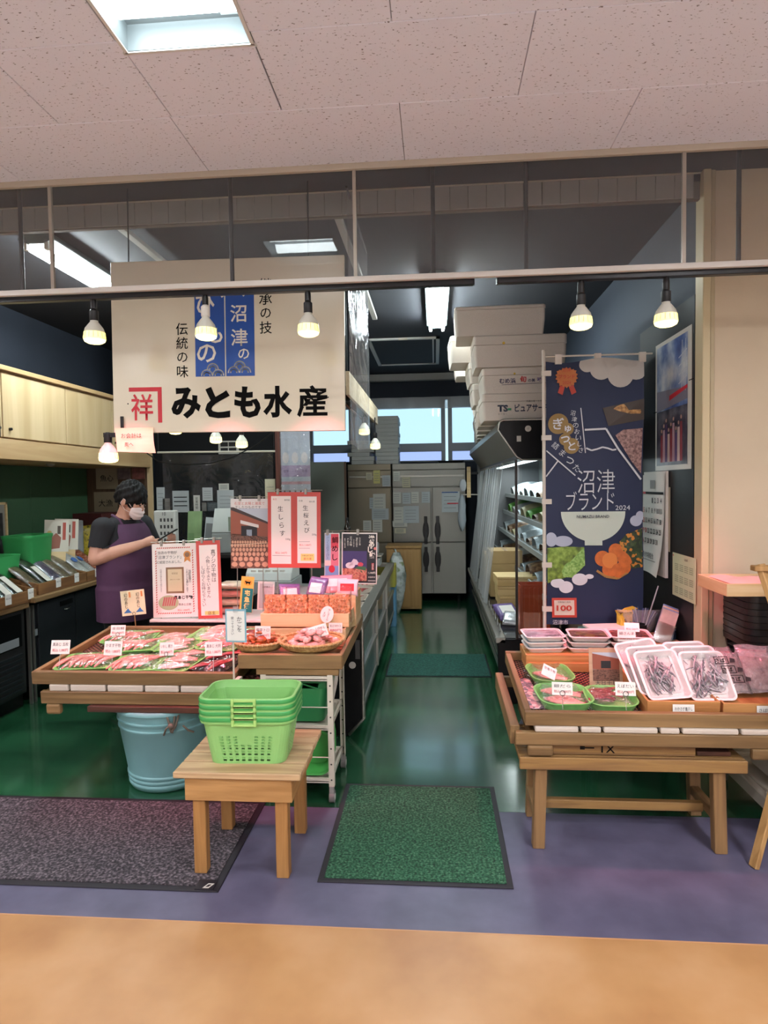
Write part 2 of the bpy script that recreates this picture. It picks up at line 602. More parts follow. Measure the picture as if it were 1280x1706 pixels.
while yb > -3.6:
    y1, y0 = yb, max(yb - TD, -3.6)
    x = -6.0 + (0.0 if row % 2 else TW / 2) - TW + (-0.592 + 6.0) % TW - TW / 2 + (TW / 2 if row % 2 == 0 else 0) * 0
    off = {0: -0.123 - TW / 2 * 0, 1: -0.592}.get(row % 2)
    x = off - TW * 8
    while x < 6.0:
        cuts = [(x, x + TW, y0, y1)]
        for lx, ly in LIGHTS_XY:                       # leave a hole where a fitting is recessed
            hx0, hx1, hy0, hy1 = lx - LW / 2, lx + LW / 2, ly - LW / 2, ly + LW / 2
            nxt = []
            for a, b_, c, d in cuts:
                if a < hx1 and b_ > hx0 and c < hy1 and d > hy0:
                    if a < hx0: nxt.append((a, hx0, c, d))
                    if b_ > hx1: nxt.append((hx1, b_, c, d))
                    m0, m1 = max(a, hx0), min(b_, hx1)
                    if c < hy0: nxt.append((m0, m1, c, hy0))
                    if d > hy1: nxt.append((m0, m1, hy1, d))
                else:
                    nxt.append((a, b_, c, d))
            cuts = nxt
        for a, b_, c, d in cuts:
            a2, b2 = max(a, -6.0), min(b_, 6.0)
            if b2 - a2 < 0.01 or d - c < 0.01: continue
            key = (round(b2 - a2, 3), round(d - c, 3))
            if key not in tile_cache:
                w, dd = key
                tile_cache[key] = MB().box(-w / 2 + 0.0012, w / 2 - 0.0012, -dd / 2 + 0.0012, dd / 2 - 0.0012, 0, 0.014).mesh('tile', TILE, bevel=0.002)
            link('tile', tile_cache[key], ceil, ((a2 + b2) / 2, (c + d) / 2, CEIL))
        x += TW
    yb -= TD
    row += 1
struct('trim_1', MB().box(-6.0, 6.0, 3.03, 3.052, 3.075, 3.36), P('ceiling_edge_trim', '#b9aa97', 0.6), bevel=0.002)
struct('wall_behind', MB().box(-6.0, 6.0, -3.65, -3.55, 0, 3.4), P('corridor_wall', '#dcdad6', 0.8))
struct('wall_corridor_left', MB().box(-6.05, -5.95, -3.6, 3.0, 0, 3.4), P('corridor_wall', '#dcdad6', 0.8))
struct('wall_corridor_right', MB().box(5.95, 6.05, -3.6, 3.6, 0, 3.4), P('corridor_wall', '#dcdad6', 0.8))

# recessed ceiling lights ---------------------------------------------------
def ceiling_light(loc, label, on_power):
    t = thing('ceiling_light', label, 'ceiling light', loc, group='recessed corridor lights')
    mb = MB()
    w = LW / 2 - 0.004
    mb.box(-w, w, -w, -w + 0.006, 0, 0.09); mb.box(-w, w, w - 0.006, w, 0, 0.09)
    mb.box(-w, -w + 0.006, -w, w, 0, 0.09); mb.box(w - 0.006, w, -w, w, 0, 0.09)
    mb.box(-w, w, -w, w, 0.09, 0.096)
    mb.build('housing', P('lamp_housing', '#6b7274', 0.5), t)
    fr = MB()
    for a in (-1, 1):
        fr.box(-w - 0.012, w + 0.012, a * w - 0.006, a * w + 0.006, -0.004, 0.002)
        fr.box(a * w - 0.006, a * w + 0.006, -w, w, -0.004, 0.002)
    fr.build('frame', P('lamp_frame', '#d9d5cd', 0.5), t)
    for k, yy in enumerate((-0.10, 0.10)):
        b = MB().loft([[(-0.20, yy + 0.05 * math.cos(a), 0.075 - 0.035 * max(0, math.sin(a))) for a in [PI * i / 8 for i in range(9)]],
                       [(0.20, yy + 0.05 * math.cos(a), 0.075 - 0.035 * max(0, math.sin(a))) for a in [PI * i / 8 for i in range(9)]]])
        b.build('light_bar', EMIT('ceiling_bar_glow_%d' % (on_power > 20), (0.97, 0.96, 1.0) if on_power > 20 else (0.86, 0.97, 1.0), on_power * 3.0), t, smooth=True)
    s = MB().box(0.10, 0.19, 0.165, 0.167, 0.02, 0.06)
    MB().box(0.12, 0.20, 0.17, 0.20, 0.0885, 0.0895).build('sticker', P('lamp_sticker', '#b9c2c2', 0.7), t)
    return t
CL_LABELS = ['recessed square ceiling light with two bright bars near the glass valance',
             'added unseen ceiling light beyond the frame above the black mat side', 'added unseen ceiling light above the walkway in front of the cream pillar',
             'added unseen ceiling light over the walkway directly behind the first', 'added unseen ceiling light over the far end of the walkway',
             'added unseen ceiling light over the walkway beyond the easel', 'added unseen ceiling light at the walkway end past the pillar',
             'added unseen ceiling light by the walkway rear wall', 'added unseen ceiling light by the walkway rear wall past the pillar']
for (lx, ly), lb in zip(LIGHTS_XY, CL_LABELS):
    ceiling_light((lx, ly, CEIL), lb, P_CEIL if (lx, ly) != (-0.82, 1.975) else 6.5)     # the fitting in view is dimmed; the added ones carry the light

# shop shell -----------------------------------------------------------------
NAVY = P('navy_wall_paint', '#2a303c', 0.75, var=0.06, scale=3)
DARKCEIL = P('dark_ceiling_paint', '#1a1c24', 0.8, var=0.05, scale=3)
struct('wall_left', MB().box(XL - 0.08, XL, 3.06, 9.6, 0, 3.3), NAVY)
struct('wall_right', MB().box(XR, XR + 0.08, 3.62, 9.6, 0, 3.3), NAVY)
struct('ceiling_shop', MB().box(XL, XR + 0.1, 3.62, 9.6, SCEIL, SCEIL + 0.05), DARKCEIL)
struct('ceiling_soffit', MB().box(-6.0, 6.0, 3.053, 3.62, 3.24, 3.30), P('soffit_paint', '#1e1e22', 0.8))
# pale boarded beam just behind the valance: planks with joints
beam = struct('trim_2', MB().box(-6.0, XR + 0.02, 3.625, 3.655, 3.105, 3.26), P('beam_core', '#6d655b', 0.7))
bm_ = MB().box(-0.049, 0.049, -0.008, 0, 0, 0.125).mesh('plank', P('beam_board', '#96938f', 0.55), bevel=0.002)
x = -5.95
while x < XR - 0.03:
    link('plank', bm_, beam, (x, 3.625, 3.112))
    x += 0.1
MB().box(-6.0, XR, 3.605, 3.625, 3.236, 3.244).build('molding', P('beam_edge', '#b3a999', 0.5), beam)
# cream pillar wall on the right with its corner trim
CREAM = P('cream_wall', '#cbb99d', 0.75, var=0.05, scale=2.5, bump=0.05, bscale=60)
struct('wall_pillar', MB().box(XR + 0.035, 6.0, 3.60, 3.66, 0, 3.3), CREAM)
struct('trim_3', MB().box(XR - 0.006, XR + 0.034, 3.575, 3.68, 0, 3.3), P('pillar_corner_trim', '#c9b892', 0.5), bevel=0.004)
struct('trim_4', MB().box(XR + 0.036, XR + 0.06, 3.585, 3.60, 0, 3.24), P('pillar_corner_bead', '#b6a684', 0.5), bevel=0.003)
struct('wall_front_left', MB().box(-6.0, XL - 0.08, 3.06, 3.14, 0, 3.3), CREAM)
# black lining on the lower part of the right wall
struct('wall_right_lining', MB().box(XR - 0.008, XR, 3.68, 4.62, 0, 2.62), P('black_lining', '#0c0c0f', 0.5))

# back wall with windows -------------------------------------------------------
YB = 9.45
WX = [(-1.80, -1.26), (-0.86, 0.10), (0.25, 0.62), (0.66, 1.30)]     # lights between mullions
bw = MB()
bw.box(XL, XR, YB, YB + 0.1, 0, 1.93)
bw.box(XL, XR, YB, YB + 0.1, 2.84, 3.25)
bw.box(XL, -1.86, YB, YB + 0.1, 1.93, 2.84)
bw.box(1.36, XR, YB, YB + 0.1, 1.93, 2.84)
struct('wall_back', bw, NAVY)
struct('trim_5', MB().box(-1.95, XR, 9.28, 9.40, 3.10, 3.195), P('back_beam_white', '#b8b8b4', 0.6), bevel=0.004)
FRAME = P('window_frame_metal', '#8f949b', 0.45, metal=0.2)
for i, (a, b) in enumerate([(-1.86, -1.20), (-0.92, 0.16), (0.20, 0.64), (0.66, 1.36)], 1):
    w = struct('window_%d' % i, MB().box(a, a + 0.06, YB - 0.02, YB + 0.05, 1.93, 2.84).box(b - 0.06, b, YB - 0.02, YB + 0.05, 1.93, 2.84)
               .box(a, b, YB - 0.02, YB + 0.05, 2.72, 2.84).box(a, b, YB - 0.02, YB + 0.05, 1.93, 1.95).box(a, b, YB - 0.03, YB + 0.05, 2.08, 2.20), FRAME, bevel=0.003)
    MB().box(a + 0.05, b - 0.05, YB + 0.01, YB + 0.016, 2.19, 2.73).build('pane', FILM('window_glass', tint=(0.93, 0.97, 1.0), refl=0.0, rough=0.02, wrinkle=0), w)
    MB().box(a + 0.05, b - 0.05, YB + 0.01, YB + 0.016, 1.94, 2.09).build('pane', FILM('frosted_glass', tint=(0.78, 0.76, 0.95), refl=0.0, rough=0.2, wrinkle=0), w)
struct('wall_back_infill', MB().box(-1.20, -0.92, YB, YB + 0.06, 1.93, 2.84), P('window_post', '#80858c', 0.5))
# sheer sheet hung over the window heads
struct('trim_6', MB().grid(lambda u, v: (-1.0 + 2.4 * u, YB - 0.05 + 0.012 * math.sin(u * 40), 2.70 + 0.17 * v), 60, 3), FILM('sheer_vinyl', refl=0.05, rough=0.2, haze=0.55, wrinkle=0.3))

# air return hatch in the ceiling: white frame
h = thing('ceiling_hatch', 'dark ceiling access hatch with a thin white frame above the fridges', 'hatch', (-0.33, 7.8, SCEIL))
mb = MB()
for a, b, c, d in ((-0.40, 0.40, -0.76, -0.72), (-0.40, 0.40, 0.72, 0.76), (-0.40, -0.36, -0.76, 0.76), (0.36, 0.40, -0.76, 0.76)):
    mb.box(a, b, c, d, -0.02, 0)
mb.build('frame', P('hatch_frame', '#c9c9c6', 0.5), h)
MB().box(-0.355, 0.355, -0.715, 0.715, -0.008, 0.0).build('panel', DARKCEIL, h)
MB().box(-0.05, 0.05, -0.765, -0.745, -0.026, -0.004).build('latch', WHITEPAINT, h)
MB().box(0.32, 0.335, -0.70, 0.70, -0.012, -0.007).build('inner_frame', P('hatch_frame', '#c9c9c6', 0.5), h)

# glass valance ------------------------------------------------------------------
v = thing('glass_valance', 'long clear glass band hung from the ceiling edge across the stall front', 'glass valance', (0, 3.05, 2.58))
GLASS = FILM('valance_glass', tint=(0.93, 0.92, 0.91), refl=0.012, rough=0.015, wrinkle=0, haze=0.03)
xs_ = [-3.35, -1.857, -0.362, 1.136, 2.63]
for a, b in zip(xs_, xs_[1:]):
    MB().box(a + 0.004, b - 0.004, -0.002, 0.002, 0.0, 0.50).build('pane', GLASS, v)
for a in xs_:
    MB().box(a - 0.008, a + 0.008, -0.008, 0.008, 0.0, 0.50).build('mullion', P('valance_mullion', '#a99f92', 0.35, metal=0.4), v)
MB().box(-3.6, 3.0, -0.012, 0.012, -0.022, 0.004).build('bottom_rail', P('valance_rail', '#d5cfc6', 0.4), v, bevel=0.002)
# ================================================================ LAMPS ON TRACKS, TUBES, HANGING SIGN
TRK_Y = 3.085
SOCKETB = P('black_socket', '#141416', 0.4)
SOCKETW = P('white_socket', '#dcd8cf', 0.4)
BULBBODY = P('bulb_body', '#d8d6c8', 0.35)
BULBGLOW = EMIT('bulb_face_glow', (1.0, 0.84, 0.28), 2.6)
RIBGLOW = EMIT('bulb_rib_glow', (1.0, 0.84, 0.16), 0.9)

def lamp_meshes():
    # lamp hangs with the centre of its face at z = 0
    body = MB().lathe([(0.018, 0.105), (0.019, 0.092), (0.030, 0.078), (0.043, 0.060), (0.049, 0.040), (0.0495, 0.036)], 24)
    skirt = MB().lathe([(0.0500, 0.040), (0.0525, 0.012), (0.0515, 0.004)], 24, cap=False)
    fin = MB()
    for i in range(16):
        a = 2 * PI * i / 16
        M = Matrix.Rotation(a, 4, 'Z')
        fin._add([(0.0495, -0.0016, 0.062 - 0.022), (0.0555, -0.0016, 0.010), (0.0555, 0.0016, 0.010), (0.0495, 0.0016, 0.040), (0.044, -0.0016, 0.060), (0.044, 0.0016, 0.060)],
                 [(0, 1, 2, 3), (0, 3, 5, 4)], M)
    face = MB().lathe([(0.0515, 0.006), (0.048, -0.004), (0.034, -0.012), (0.012, -0.015)], 24)
    return (body.mesh('bulb_body', BULBBODY, True), skirt.mesh('bulb_skirt', RIBGLOW, True), fin.mesh('fins', BULBBODY), face.mesh('bulb_face', BULBGLOW, True))
LAMP = lamp_meshes()

def reflector_lamp(loc, label, drop, socket, power, color, target=None, group=None, tilt=(0, 0, 0), angle=62):
    """bulb face at loc; socket and stem reach up by drop to the rail"""
    t = thing('reflector_lamp', label, 'lamp', loc, group=group)
    head = bpy.data.objects.new('bulb', LAMP[0]); COL.objects.link(head); head.parent = t; head.rotation_euler = tilt
    for nme, me in (('glowing_skirt', LAMP[1]), ('fins', LAMP[2]), ('bulb_face', LAMP[3])):
        link(nme, me, head)
    MB().lathe([(0.020, 0.098), (0.0215, 0.10), (0.0215, 0.145), (0.012, 0.155)], 16).build('socket', socket, head, smooth=40)
    if drop > 0.2:
        MB().cyl((0, 0, 0.15), (0, 0, drop - 0.03), 0.006, n=10).build('stem', CHROME if socket is SOCKETB else socket, t)
        MB().lathe([(0.013, drop - 0.06), (0.016, drop - 0.055), (0.016, drop - 0.02), (0.012, drop)], 14).build('rail_plug', socket, t, smooth=40)
    s = spot('display_bulb_light', (loc[0], loc[1], loc[2] - 0.03), power, color, angle, target)
    s.parent = t
    s.location = (0, 0, -0.03)
    return t

# lighting tracks
def track(x0, x1, label, rods):
    t = thing('lighting_track', label, 'lighting track', (0, TRK_Y, 2.535), group='black lighting tracks')
    tb = MB().box(x0, x1, -0.018, 0.018, 0, 0.026)
    tb.build('rail', P('track_black', '#0f0f12', 0.35), t, bevel=0.002)
    MB().box(x0 - 0.006, x0, -0.019, 0.019, -0.001, 0.027).build('end_cap', BLACKMETAL, t)
    MB().box(x1, x1 + 0.006, -0.019, 0.019, -0.001, 0.027).build('end_cap', BLACKMETAL, t)
    for rx in rods:
        r = MB().cyl((rx, 0.02, 0.02), (rx, 0.02, 0.705), 0.0105, n=10).build('hanger_rod', P('rod_grey', '#17171a', 0.4), t, smooth=40)
        MB().lathe([(0.014, 0.0), (0.036, 0.008), (0.042, 0.02)], 16, (rx, 0.02, 0.684)).build('ceiling_flange', P('rod_grey', '#17171a', 0.4), r, smooth=40)
        MB().cyl((rx, 0.02, 0.30), (rx, 0.02, 0.34), 0.011, n=10).build('coupling', P('rod_grey', '#17171a', 0.4), r, smooth=40)
    return t
track(-3.4, 0.19, 'long black lighting track running behind the hanging shop sign top', [-2.05, -0.975, 0.005])
track(0.305, 3.0, 'black lighting track running in front of the blue banner and pillar', [0.44, 1.40])

pk = dict(power=P_PINK, color=PINK, group='reflector bulbs hung from the front tracks')
reflector_lamp((-1.674, 3.085, 2.335), 'glowing reflector bulb on a black stem left of the shop sign', 0.20, SOCKETB, target=(-1.65, 3.58, 0.7), **pk)
reflector_lamp((-1.107, 3.085, 2.335), 'glowing reflector bulb with white socket in front of the blue sign panel', 0.20, SOCKETW, target=(-1.15, 3.58, 0.7), **pk)
reflector_lamp((-0.600, 3.085, 2.335), 'glowing reflector bulb on a black stem before the right part of the sign', 0.20, SOCKETB, target=(-0.65, 3.58, 0.8), **pk)
reflector_lamp((0.688, 3.085, 2.325), 'glowing reflector bulb hung beside the white foam box stack', 0.21, SOCKETB, target=(0.70, 3.42, 0.7), **pk)
reflector_lamp((1.072, 3.085, 2.325), 'glowing reflector bulb hung in front of the wall poster', 0.21, SOCKETB, target=(1.10, 3.40, 0.7), **pk)
for o in [o for o in COL.objects if o.get('category') == 'lamp']:      # the stem reaches the track
    z = o.location.z
    MB().cyl((0, 0, 0.15), (0, 0, 2.54 - z), 0.006, n=8).build('stem', CHROME, o)
    MB().lathe([(0.010, -0.05), (0.015, -0.045), (0.015, -0.01), (0.011, 0.0)], 14, (0, 0, 2.536 - z)).build('rail_plug', o.children[0].children[3].data.materials[0] if False else SOCKETB, o, smooth=40)

# inner bulbs
wk = dict(power=P_WARM, color=(1.0, 0.80, 0.55), group='bulbs inside the stall')
l = reflector_lamp((-1.815, 3.45, 1.760), 'glowing bulb on a black side bracket below the sign corner', 0.15, SOCKETB, **wk)
MB().box(-0.02, 0.09, -0.012, 0.012, 0.128, 0.152).build('side_arm', BLACKMETAL, l)
MB().box(0.085, 0.10, -0.02, 0.02, 0.10, 0.24).build('mount', BLACKMETAL, l)
for x, y, z, lb in ((-1.91, 5.5, 2.00, 'small glowing bulb hanging over the counter papers under the sign'), (-1.68, 5.5, 1.955, 'glowing bulb just left of the picture wall under the sign'),
                    (-2.15, 5.2, 2.06, 'bulb half hidden by the bottom edge of the sign')):
    l = reflector_lamp((x, y, z), lb, 0.15, SOCKETB, **wk)
    MB().cyl((0, 0, 0.15), (0, 0, SCEIL - z), 0.004, n=6).build('cord', BLACKMETAL, l)
for x, y, z, lb in ((-0.655, 6.0, 2.085, 'glowing bulb at the near end of the wooden lamp rail'), (-0.595, 6.45, 1.975, 'lower glowing bulb at the far end of the wooden lamp rail')):
    l = reflector_lamp((x, y, z), lb, 0.15, SOCKETB, **wk)
    MB().cyl((0, 0, 0.15), (0, 0, 2.28 - z), 0.006, n=6).build('cord', BLACKMETAL, l)

# wooden lamp rail above the island
t = thing('lamp_rail', 'pale wooden box beam carrying bulbs above the centre counter', 'lamp rail', (-0.66, 4.6, 2.28))
MB().box(-0.06, -0.045, 0, 2.3, -0.03, 0.12).build('inner_board', WOOD('lamp_rail_inner', '#6b4124', '#8a5a34', 'Y'), t)
MB().box(0.03, 0.055, 0, 2.3, -0.03, 0.12).build('outer_board', WOOD('lamp_rail_wood', '#cbb594', '#d9c7aa', 'Y'), t, bevel=0.002)
MB().box(-0.06, 0.055, 0, 2.3, 0.12, 0.14).build('top_board', WOOD('lamp_rail_wood', '#cbb594', '#d9c7aa', 'Y'), t)
MB().box(-0.045, 0.03, 0.4, 2.2, -0.02, 0.0).build('socket_bar', BLACKMETAL, t)
for yy in (0.3, 2.0):
    MB().cyl((0, yy, 0.13), (0, yy, SCEIL - 2.28), 0.005, n=6).build('hanger', BLACKMETAL, t)

# fluorescent fittings
def tube_fitting(loc, length, label, width=0.19, drop=0.0):
    t = thing('fluorescent_light', label, 'fluorescent light', loc, group='twin tube fittings on the shop ceiling')
    h = length / 2
    w = width / 2
    MB().prism([(-w, 0.03), (-w * 0.45, 0.005), (w * 0.45, 0.005), (w, 0.03), (w, 0.04), (w * 0.5, 0.10), (-w * 0.5, 0.10), (-w, 0.04)], -h, h, 'XZ').build('reflector', P('tube_reflector', '#6f7c7c', 0.4), t)
    for s in (-1, 1):
        MB().cyl((s * w * 0.62, -h + 0.03, -0.01), (s * w * 0.62, h - 0.03, -0.01), 0.0135, n=12).build('tube', EMIT('tube_glow', (0.86, 0.98, 1.0), P_TUBE * 1.35), t, smooth=40)
        for e in (-1, 1):
            MB().box(s * w * 0.62 - 0.012, s * w * 0.62 + 0.012, e * h - (0.03 if e > 0 else 0), e * h + (0.0 if e > 0 else 0.03), -0.028, 0.03).build('lamp_holder', P('holder_white', '#d4d0c8', 0.5), t)
    return t
tube_fitting((0.035, 5.58, 3.10), 1.42, 'twin tube fluorescent light over the aisle before the hatch')
tube_fitting((-2.42, 4.45, 3.10), 1.30, 'twin tube fluorescent light above the left counter cabinets', 0.22)
# depth-running ceiling rails
for x, lb in ((-1.86, 'pale metal ceiling rail above the left end of the sign'), (-0.545, 'pale metal ceiling rail above the right end of the sign')):
    t = thing('ceiling_rail', lb, 'rail', (x, 3.66, 3.15), group='ceiling rails running into the stall')
    MB().box(-0.022, 0.022, 0.0, 2.4, 0.0, 0.03).build('rail', P('ceiling_rail_grey', '#a7a49f', 0.5), t, bevel=0.002)
    for yy in (0.03, 1.2, 2.35):
        MB().box(-0.012, 0.012, yy - 0.012, yy + 0.012, 0.03, 0.05).build('bracket', P('rod_grey', '#17171a', 0.4), t)
    MB().cyl((0, 0.0, 0.015), (0, -0.004, 0.015), 0.02, n=12).build('end_cap', P('rod_grey', '#17171a', 0.4), t)

# ---------------------------------------------------------------- hanging shop sign
SIGNW = P('sign_board_white', '#dcd3bd', 0.22, spec=0.5)
BLUE = P('sign_blue', '#1d4fa3', 0.3)
SIGNK = P('sign_black', '#060505', 0.7, spec=0.1)
SIGNR = P('sign_red', '#c4202f', 0.35)
SIGNWHITE = P('sign_reverse_white', '#e4dfd2', 0.35)
SW, SH = 1.295, 0.933
sg = thing('shop_sign', 'large cream hanging shop sign with bold black lettering and blue panel', 'sign', (-1.774, 3.44, 1.910), (0, R(0.62), 0))
MB().box(0, SW, 0, 0.025, 0, SH).build('board', SIGNW, sg, bevel=0.002)
def sx(px): return (px - 186.5) / 388.0 * SW
def sz(py, px=380): return (719.5 - py - (px - 190) * (-0.0105) * 0 ) / 283.0 * SH
for ch, px, w_, bo in (('み', 311, 50, .045), ('と', 364, 42, .05), ('も', 414, 44, .045), ('水', 464, 48, .042), ('産', 521, 50, .022)):
    text(sg, ch, sx(px), sz(671), SIGNK, w=w_ / 388 * SW, h=52 / 283 * SH, bold=bo)
text(sg, '祥', sx(236), sz(677), SIGNR, w=0.125, h=0.145, bold=0.012)
flat(sg, rect(sx(214), sx(270), sz(651), sz(644)), SIGNR)
flat(sg, rect(sx(263), sx(270), sz(703), sz(651)), SIGNR)
flat(sg, rect(sx(328), sx(377.5), sz(628), sz(474)), BLUE)
flat(sg, rect(sx(379.5), sx(427), sz(628), sz(474)), BLUE)
for ch, px, py, s in (('ひ', 346, 510, 30), ('も', 360, 558, 31), ('の', 347, 590, 30)):
    text(sg, ch, sx(px), sz(py), SIGNWHITE, h=s / 283 * SH, y=-0.003, bold=0.015)
for ch, px, py, s in (('沼', 401, 526, 28), ('津', 402, 565, 28), ('の', 409, 592, 17)):
    text(sg, ch, sx(px), sz(py), SIGNWHITE, h=s / 283 * SH, y=-0.003, bold=0.012)
stroke(sg, [(sx(374), sz(498)), (sx(384), sz(490)), (sx(392), sz(484))], 0.010, SIGNWHITE, y=-0.002)
stroke(sg, [(sx(399), sz(484)), (sx(410), sz(497))], 0.010, SIGNWHITE, y=-0.002)
for cx, cz in ((347, 623), (357, 613), (366, 623), (392, 619), (402, 610), (411, 619)):     # wave crests
    for r0 in (9, 5):
        pts = [(sx(cx + r0 * math.cos(a)), sz(cz + 3 - r0 * math.sin(a))) for a in [PI * i / 10 for i in range(11)]]
        stroke(sg, pts, 0.006, SIGNWHITE, y=-0.002)
for k, ch in enumerate('伝統の味'):
    text(sg, ch, sx(306), sz(549 + 23.3 * k), SIGNK, h=(20 if ch != 'の' else 16) / 283 * SH, bold=0.006)
for k, ch in enumerate('継承の技'):
    text(sg, ch, sx(446), sz(480 + 23.3 * k), SIGNK, h=(20 if ch != 'の' else 16) / 283 * SH, bold=0.006)
flat(sg, disc(sx(212), sz(671), 0.004, 8), SIGNK)
flat(sg, disc(sx(547), sz(665), 0.004, 8), SIGNK)
for xx in (0.10, 1.10):
    MB().cyl((xx, 0.012, SH), (xx, 0.012, 3.24 - 1.910), 0.004, n=6).build('hanging_wire', P('rod_grey', '#17171a', 0.4), sg)
# taped note under the sign corner
nt_ = thing('paper_note', 'curling cream note taped under the left corner of the shop sign', 'note', (-1.762, 3.432, 1.806))
MB().grid(lambda u, v: (0.22 * u + 0.01 * (1 - v), -0.012 * math.sin(v * PI) * u - 0.004, 0.13 * v - 0.012 * u * (1 - v)), 6, 6).build('sheet', CREAMPAPER, nt_)
text(nt_, 'お会計は', 0.10, 0.085, BLACKINK, w=0.115, y=-0.019)
text(nt_, '奥へ', 0.085, 0.038, BLACKINK, w=0.05, y=-0.019)
# vinyl sheet behind the sign edge
vs = thing('vinyl_sheet', 'clear vinyl sheet hanging behind the right edge of the shop sign', 'vinyl sheet', (-0.455, 3.48, 1.83))
MB().grid(lambda u, v: (0.012 * math.sin(u * 9), 1.0 * u, 1.37 * v - 0.02 * math.sin(u * 5) * (1 - v)), 24, 4).build('sheet', FILM('hanging_vinyl', refl=0.10, rough=0.10, wrinkle=0.8, wscale=5, haze=0.22), vs)
MB().cyl((0, 0, 1.37), (0, 1.0, 1.37), 0.006, n=8).build('rod', P('rod_grey', '#17171a', 0.4), vs)
# ================================================================ FRONT: MATS, BENCH, BASKETS, BUCKET
def carpet(name, cols, scale):
    return BLOTCH(name, cols, scale=scale, rough=0.95, bump=0.9)
RUBBER = P('mat_rubber', '#1d1820', 0.6)
def mat(name, label, x0, x1, y0, y1, m, border=0.025, rot=0.0):
    cx, cy = (x0 + x1) / 2, (y0 + y1) / 2
    w, d = (x1 - x0) / 2, (y1 - y0) / 2
    t = thing(name, label, 'mat', (cx, cy, 0.0), (0, 0, rot))
    MB().box(-w, w, -d, d, 0.0005, 0.005).build('border', RUBBER, t, bevel=0.001)
    MB().box(-w + border, w - border, -d + border, d - border, 0.004, 0.009).build('pile', m, t)
    return t
mat('floor_mat', 'dark green ribbed mat in the aisle entrance beside the bench', -0.492, 0.292, 2.488, 3.338, carpet('green_carpet', ['#0e2a1c', '#1c4a31', '#2f6246', '#54795c'], 95))
bmat = mat('floor_mat', 'large charcoal speckled mat under the wooden bench', -2.65, -0.872, 2.40, 3.118, carpet('charcoal_carpet', ['#1d1a1e', '#332e33', '#554c52', '#7a6f75'], 85), 0.03)
lg = MB()
lg.prism([(0.82, -0.345), (0.845, -0.345), (0.86, -0.315), (0.835, -0.315)], 0.0092, 0.0097, 'XY')
lg.build('logo_mark', P('logo_white', '#c9c4bc', 0.6), bmat)
MB().prism([(0.829, -0.338), (0.842, -0.338), (0.851, -0.322), (0.838, -0.322)], 0.0097, 0.0099, 'XY').build('logo_centre', RUBBER, bmat)
MB().box(0.79, 0.865, -0.352, -0.29, 0.004, 0.0092).build('corner_patch', RUBBER, bmat)
mat('floor_mat', 'worn blue green mat across the aisle between the display cases', -0.432, 0.452, 5.27, 5.98, carpet('teal_carpet', ['#123a33', '#1d4f45', '#2c6154'], 70), 0.012)

# wooden bench ---------------------------------------------------------------
BENCHTOP = WOOD('bench_top_pine', '#a58460', '#c2a47c', 'X', 1.0)
BENCHLEG = WOOD('bench_pine', '#8f6334', '#a97a45', 'Z', 1.0)
BENCHAPR = WOOD('bench_apron_pine', '#9f7443', '#b98d58', 'X', 1.0)
b = thing('wooden_bench', 'low slatted pine bench carrying the stack of green shopping baskets', 'bench', (-0.81, 2.70, 0))
sl = [(-0.235, -0.132), (-0.121, -0.038), (-0.027, 0.052), (0.063, 0.138), (0.149, 0.245)]
for i, (y0, y1) in enumerate(sl):
    MB().box(-0.262, 0.262, y0, y1, 0.425, 0.452).build('slat', BENCHTOP, b, bevel=0.004)
for y0, y1 in ((-0.212, -0.19), (0.20, 0.222)):
    MB().box(-0.222, 0.222, y0, y1, 0.325, 0.425).build('apron', BENCHAPR, b, bevel=0.002)
for x0, x1 in ((-0.222, -0.20), (0.20, 0.222)):
    MB().box(x0, x1, -0.19, 0.20, 0.325, 0.425).build('apron', WOOD('bench_side_pine', '#8f6334', '#a97a45', 'Y', 1.0), b, bevel=0.002)
for lx, ly in ((-0.172, -0.17), (0.172, -0.17), (-0.172, 0.165), (0.172, 0.165)):
    MB().box(lx - 0.026, lx + 0.026, ly - 0.024, ly + 0.024, 0.009 if ly < 9 and lx < 0 else 0.0, 0.424).build('leg', BENCHLEG, b, bevel=0.003)

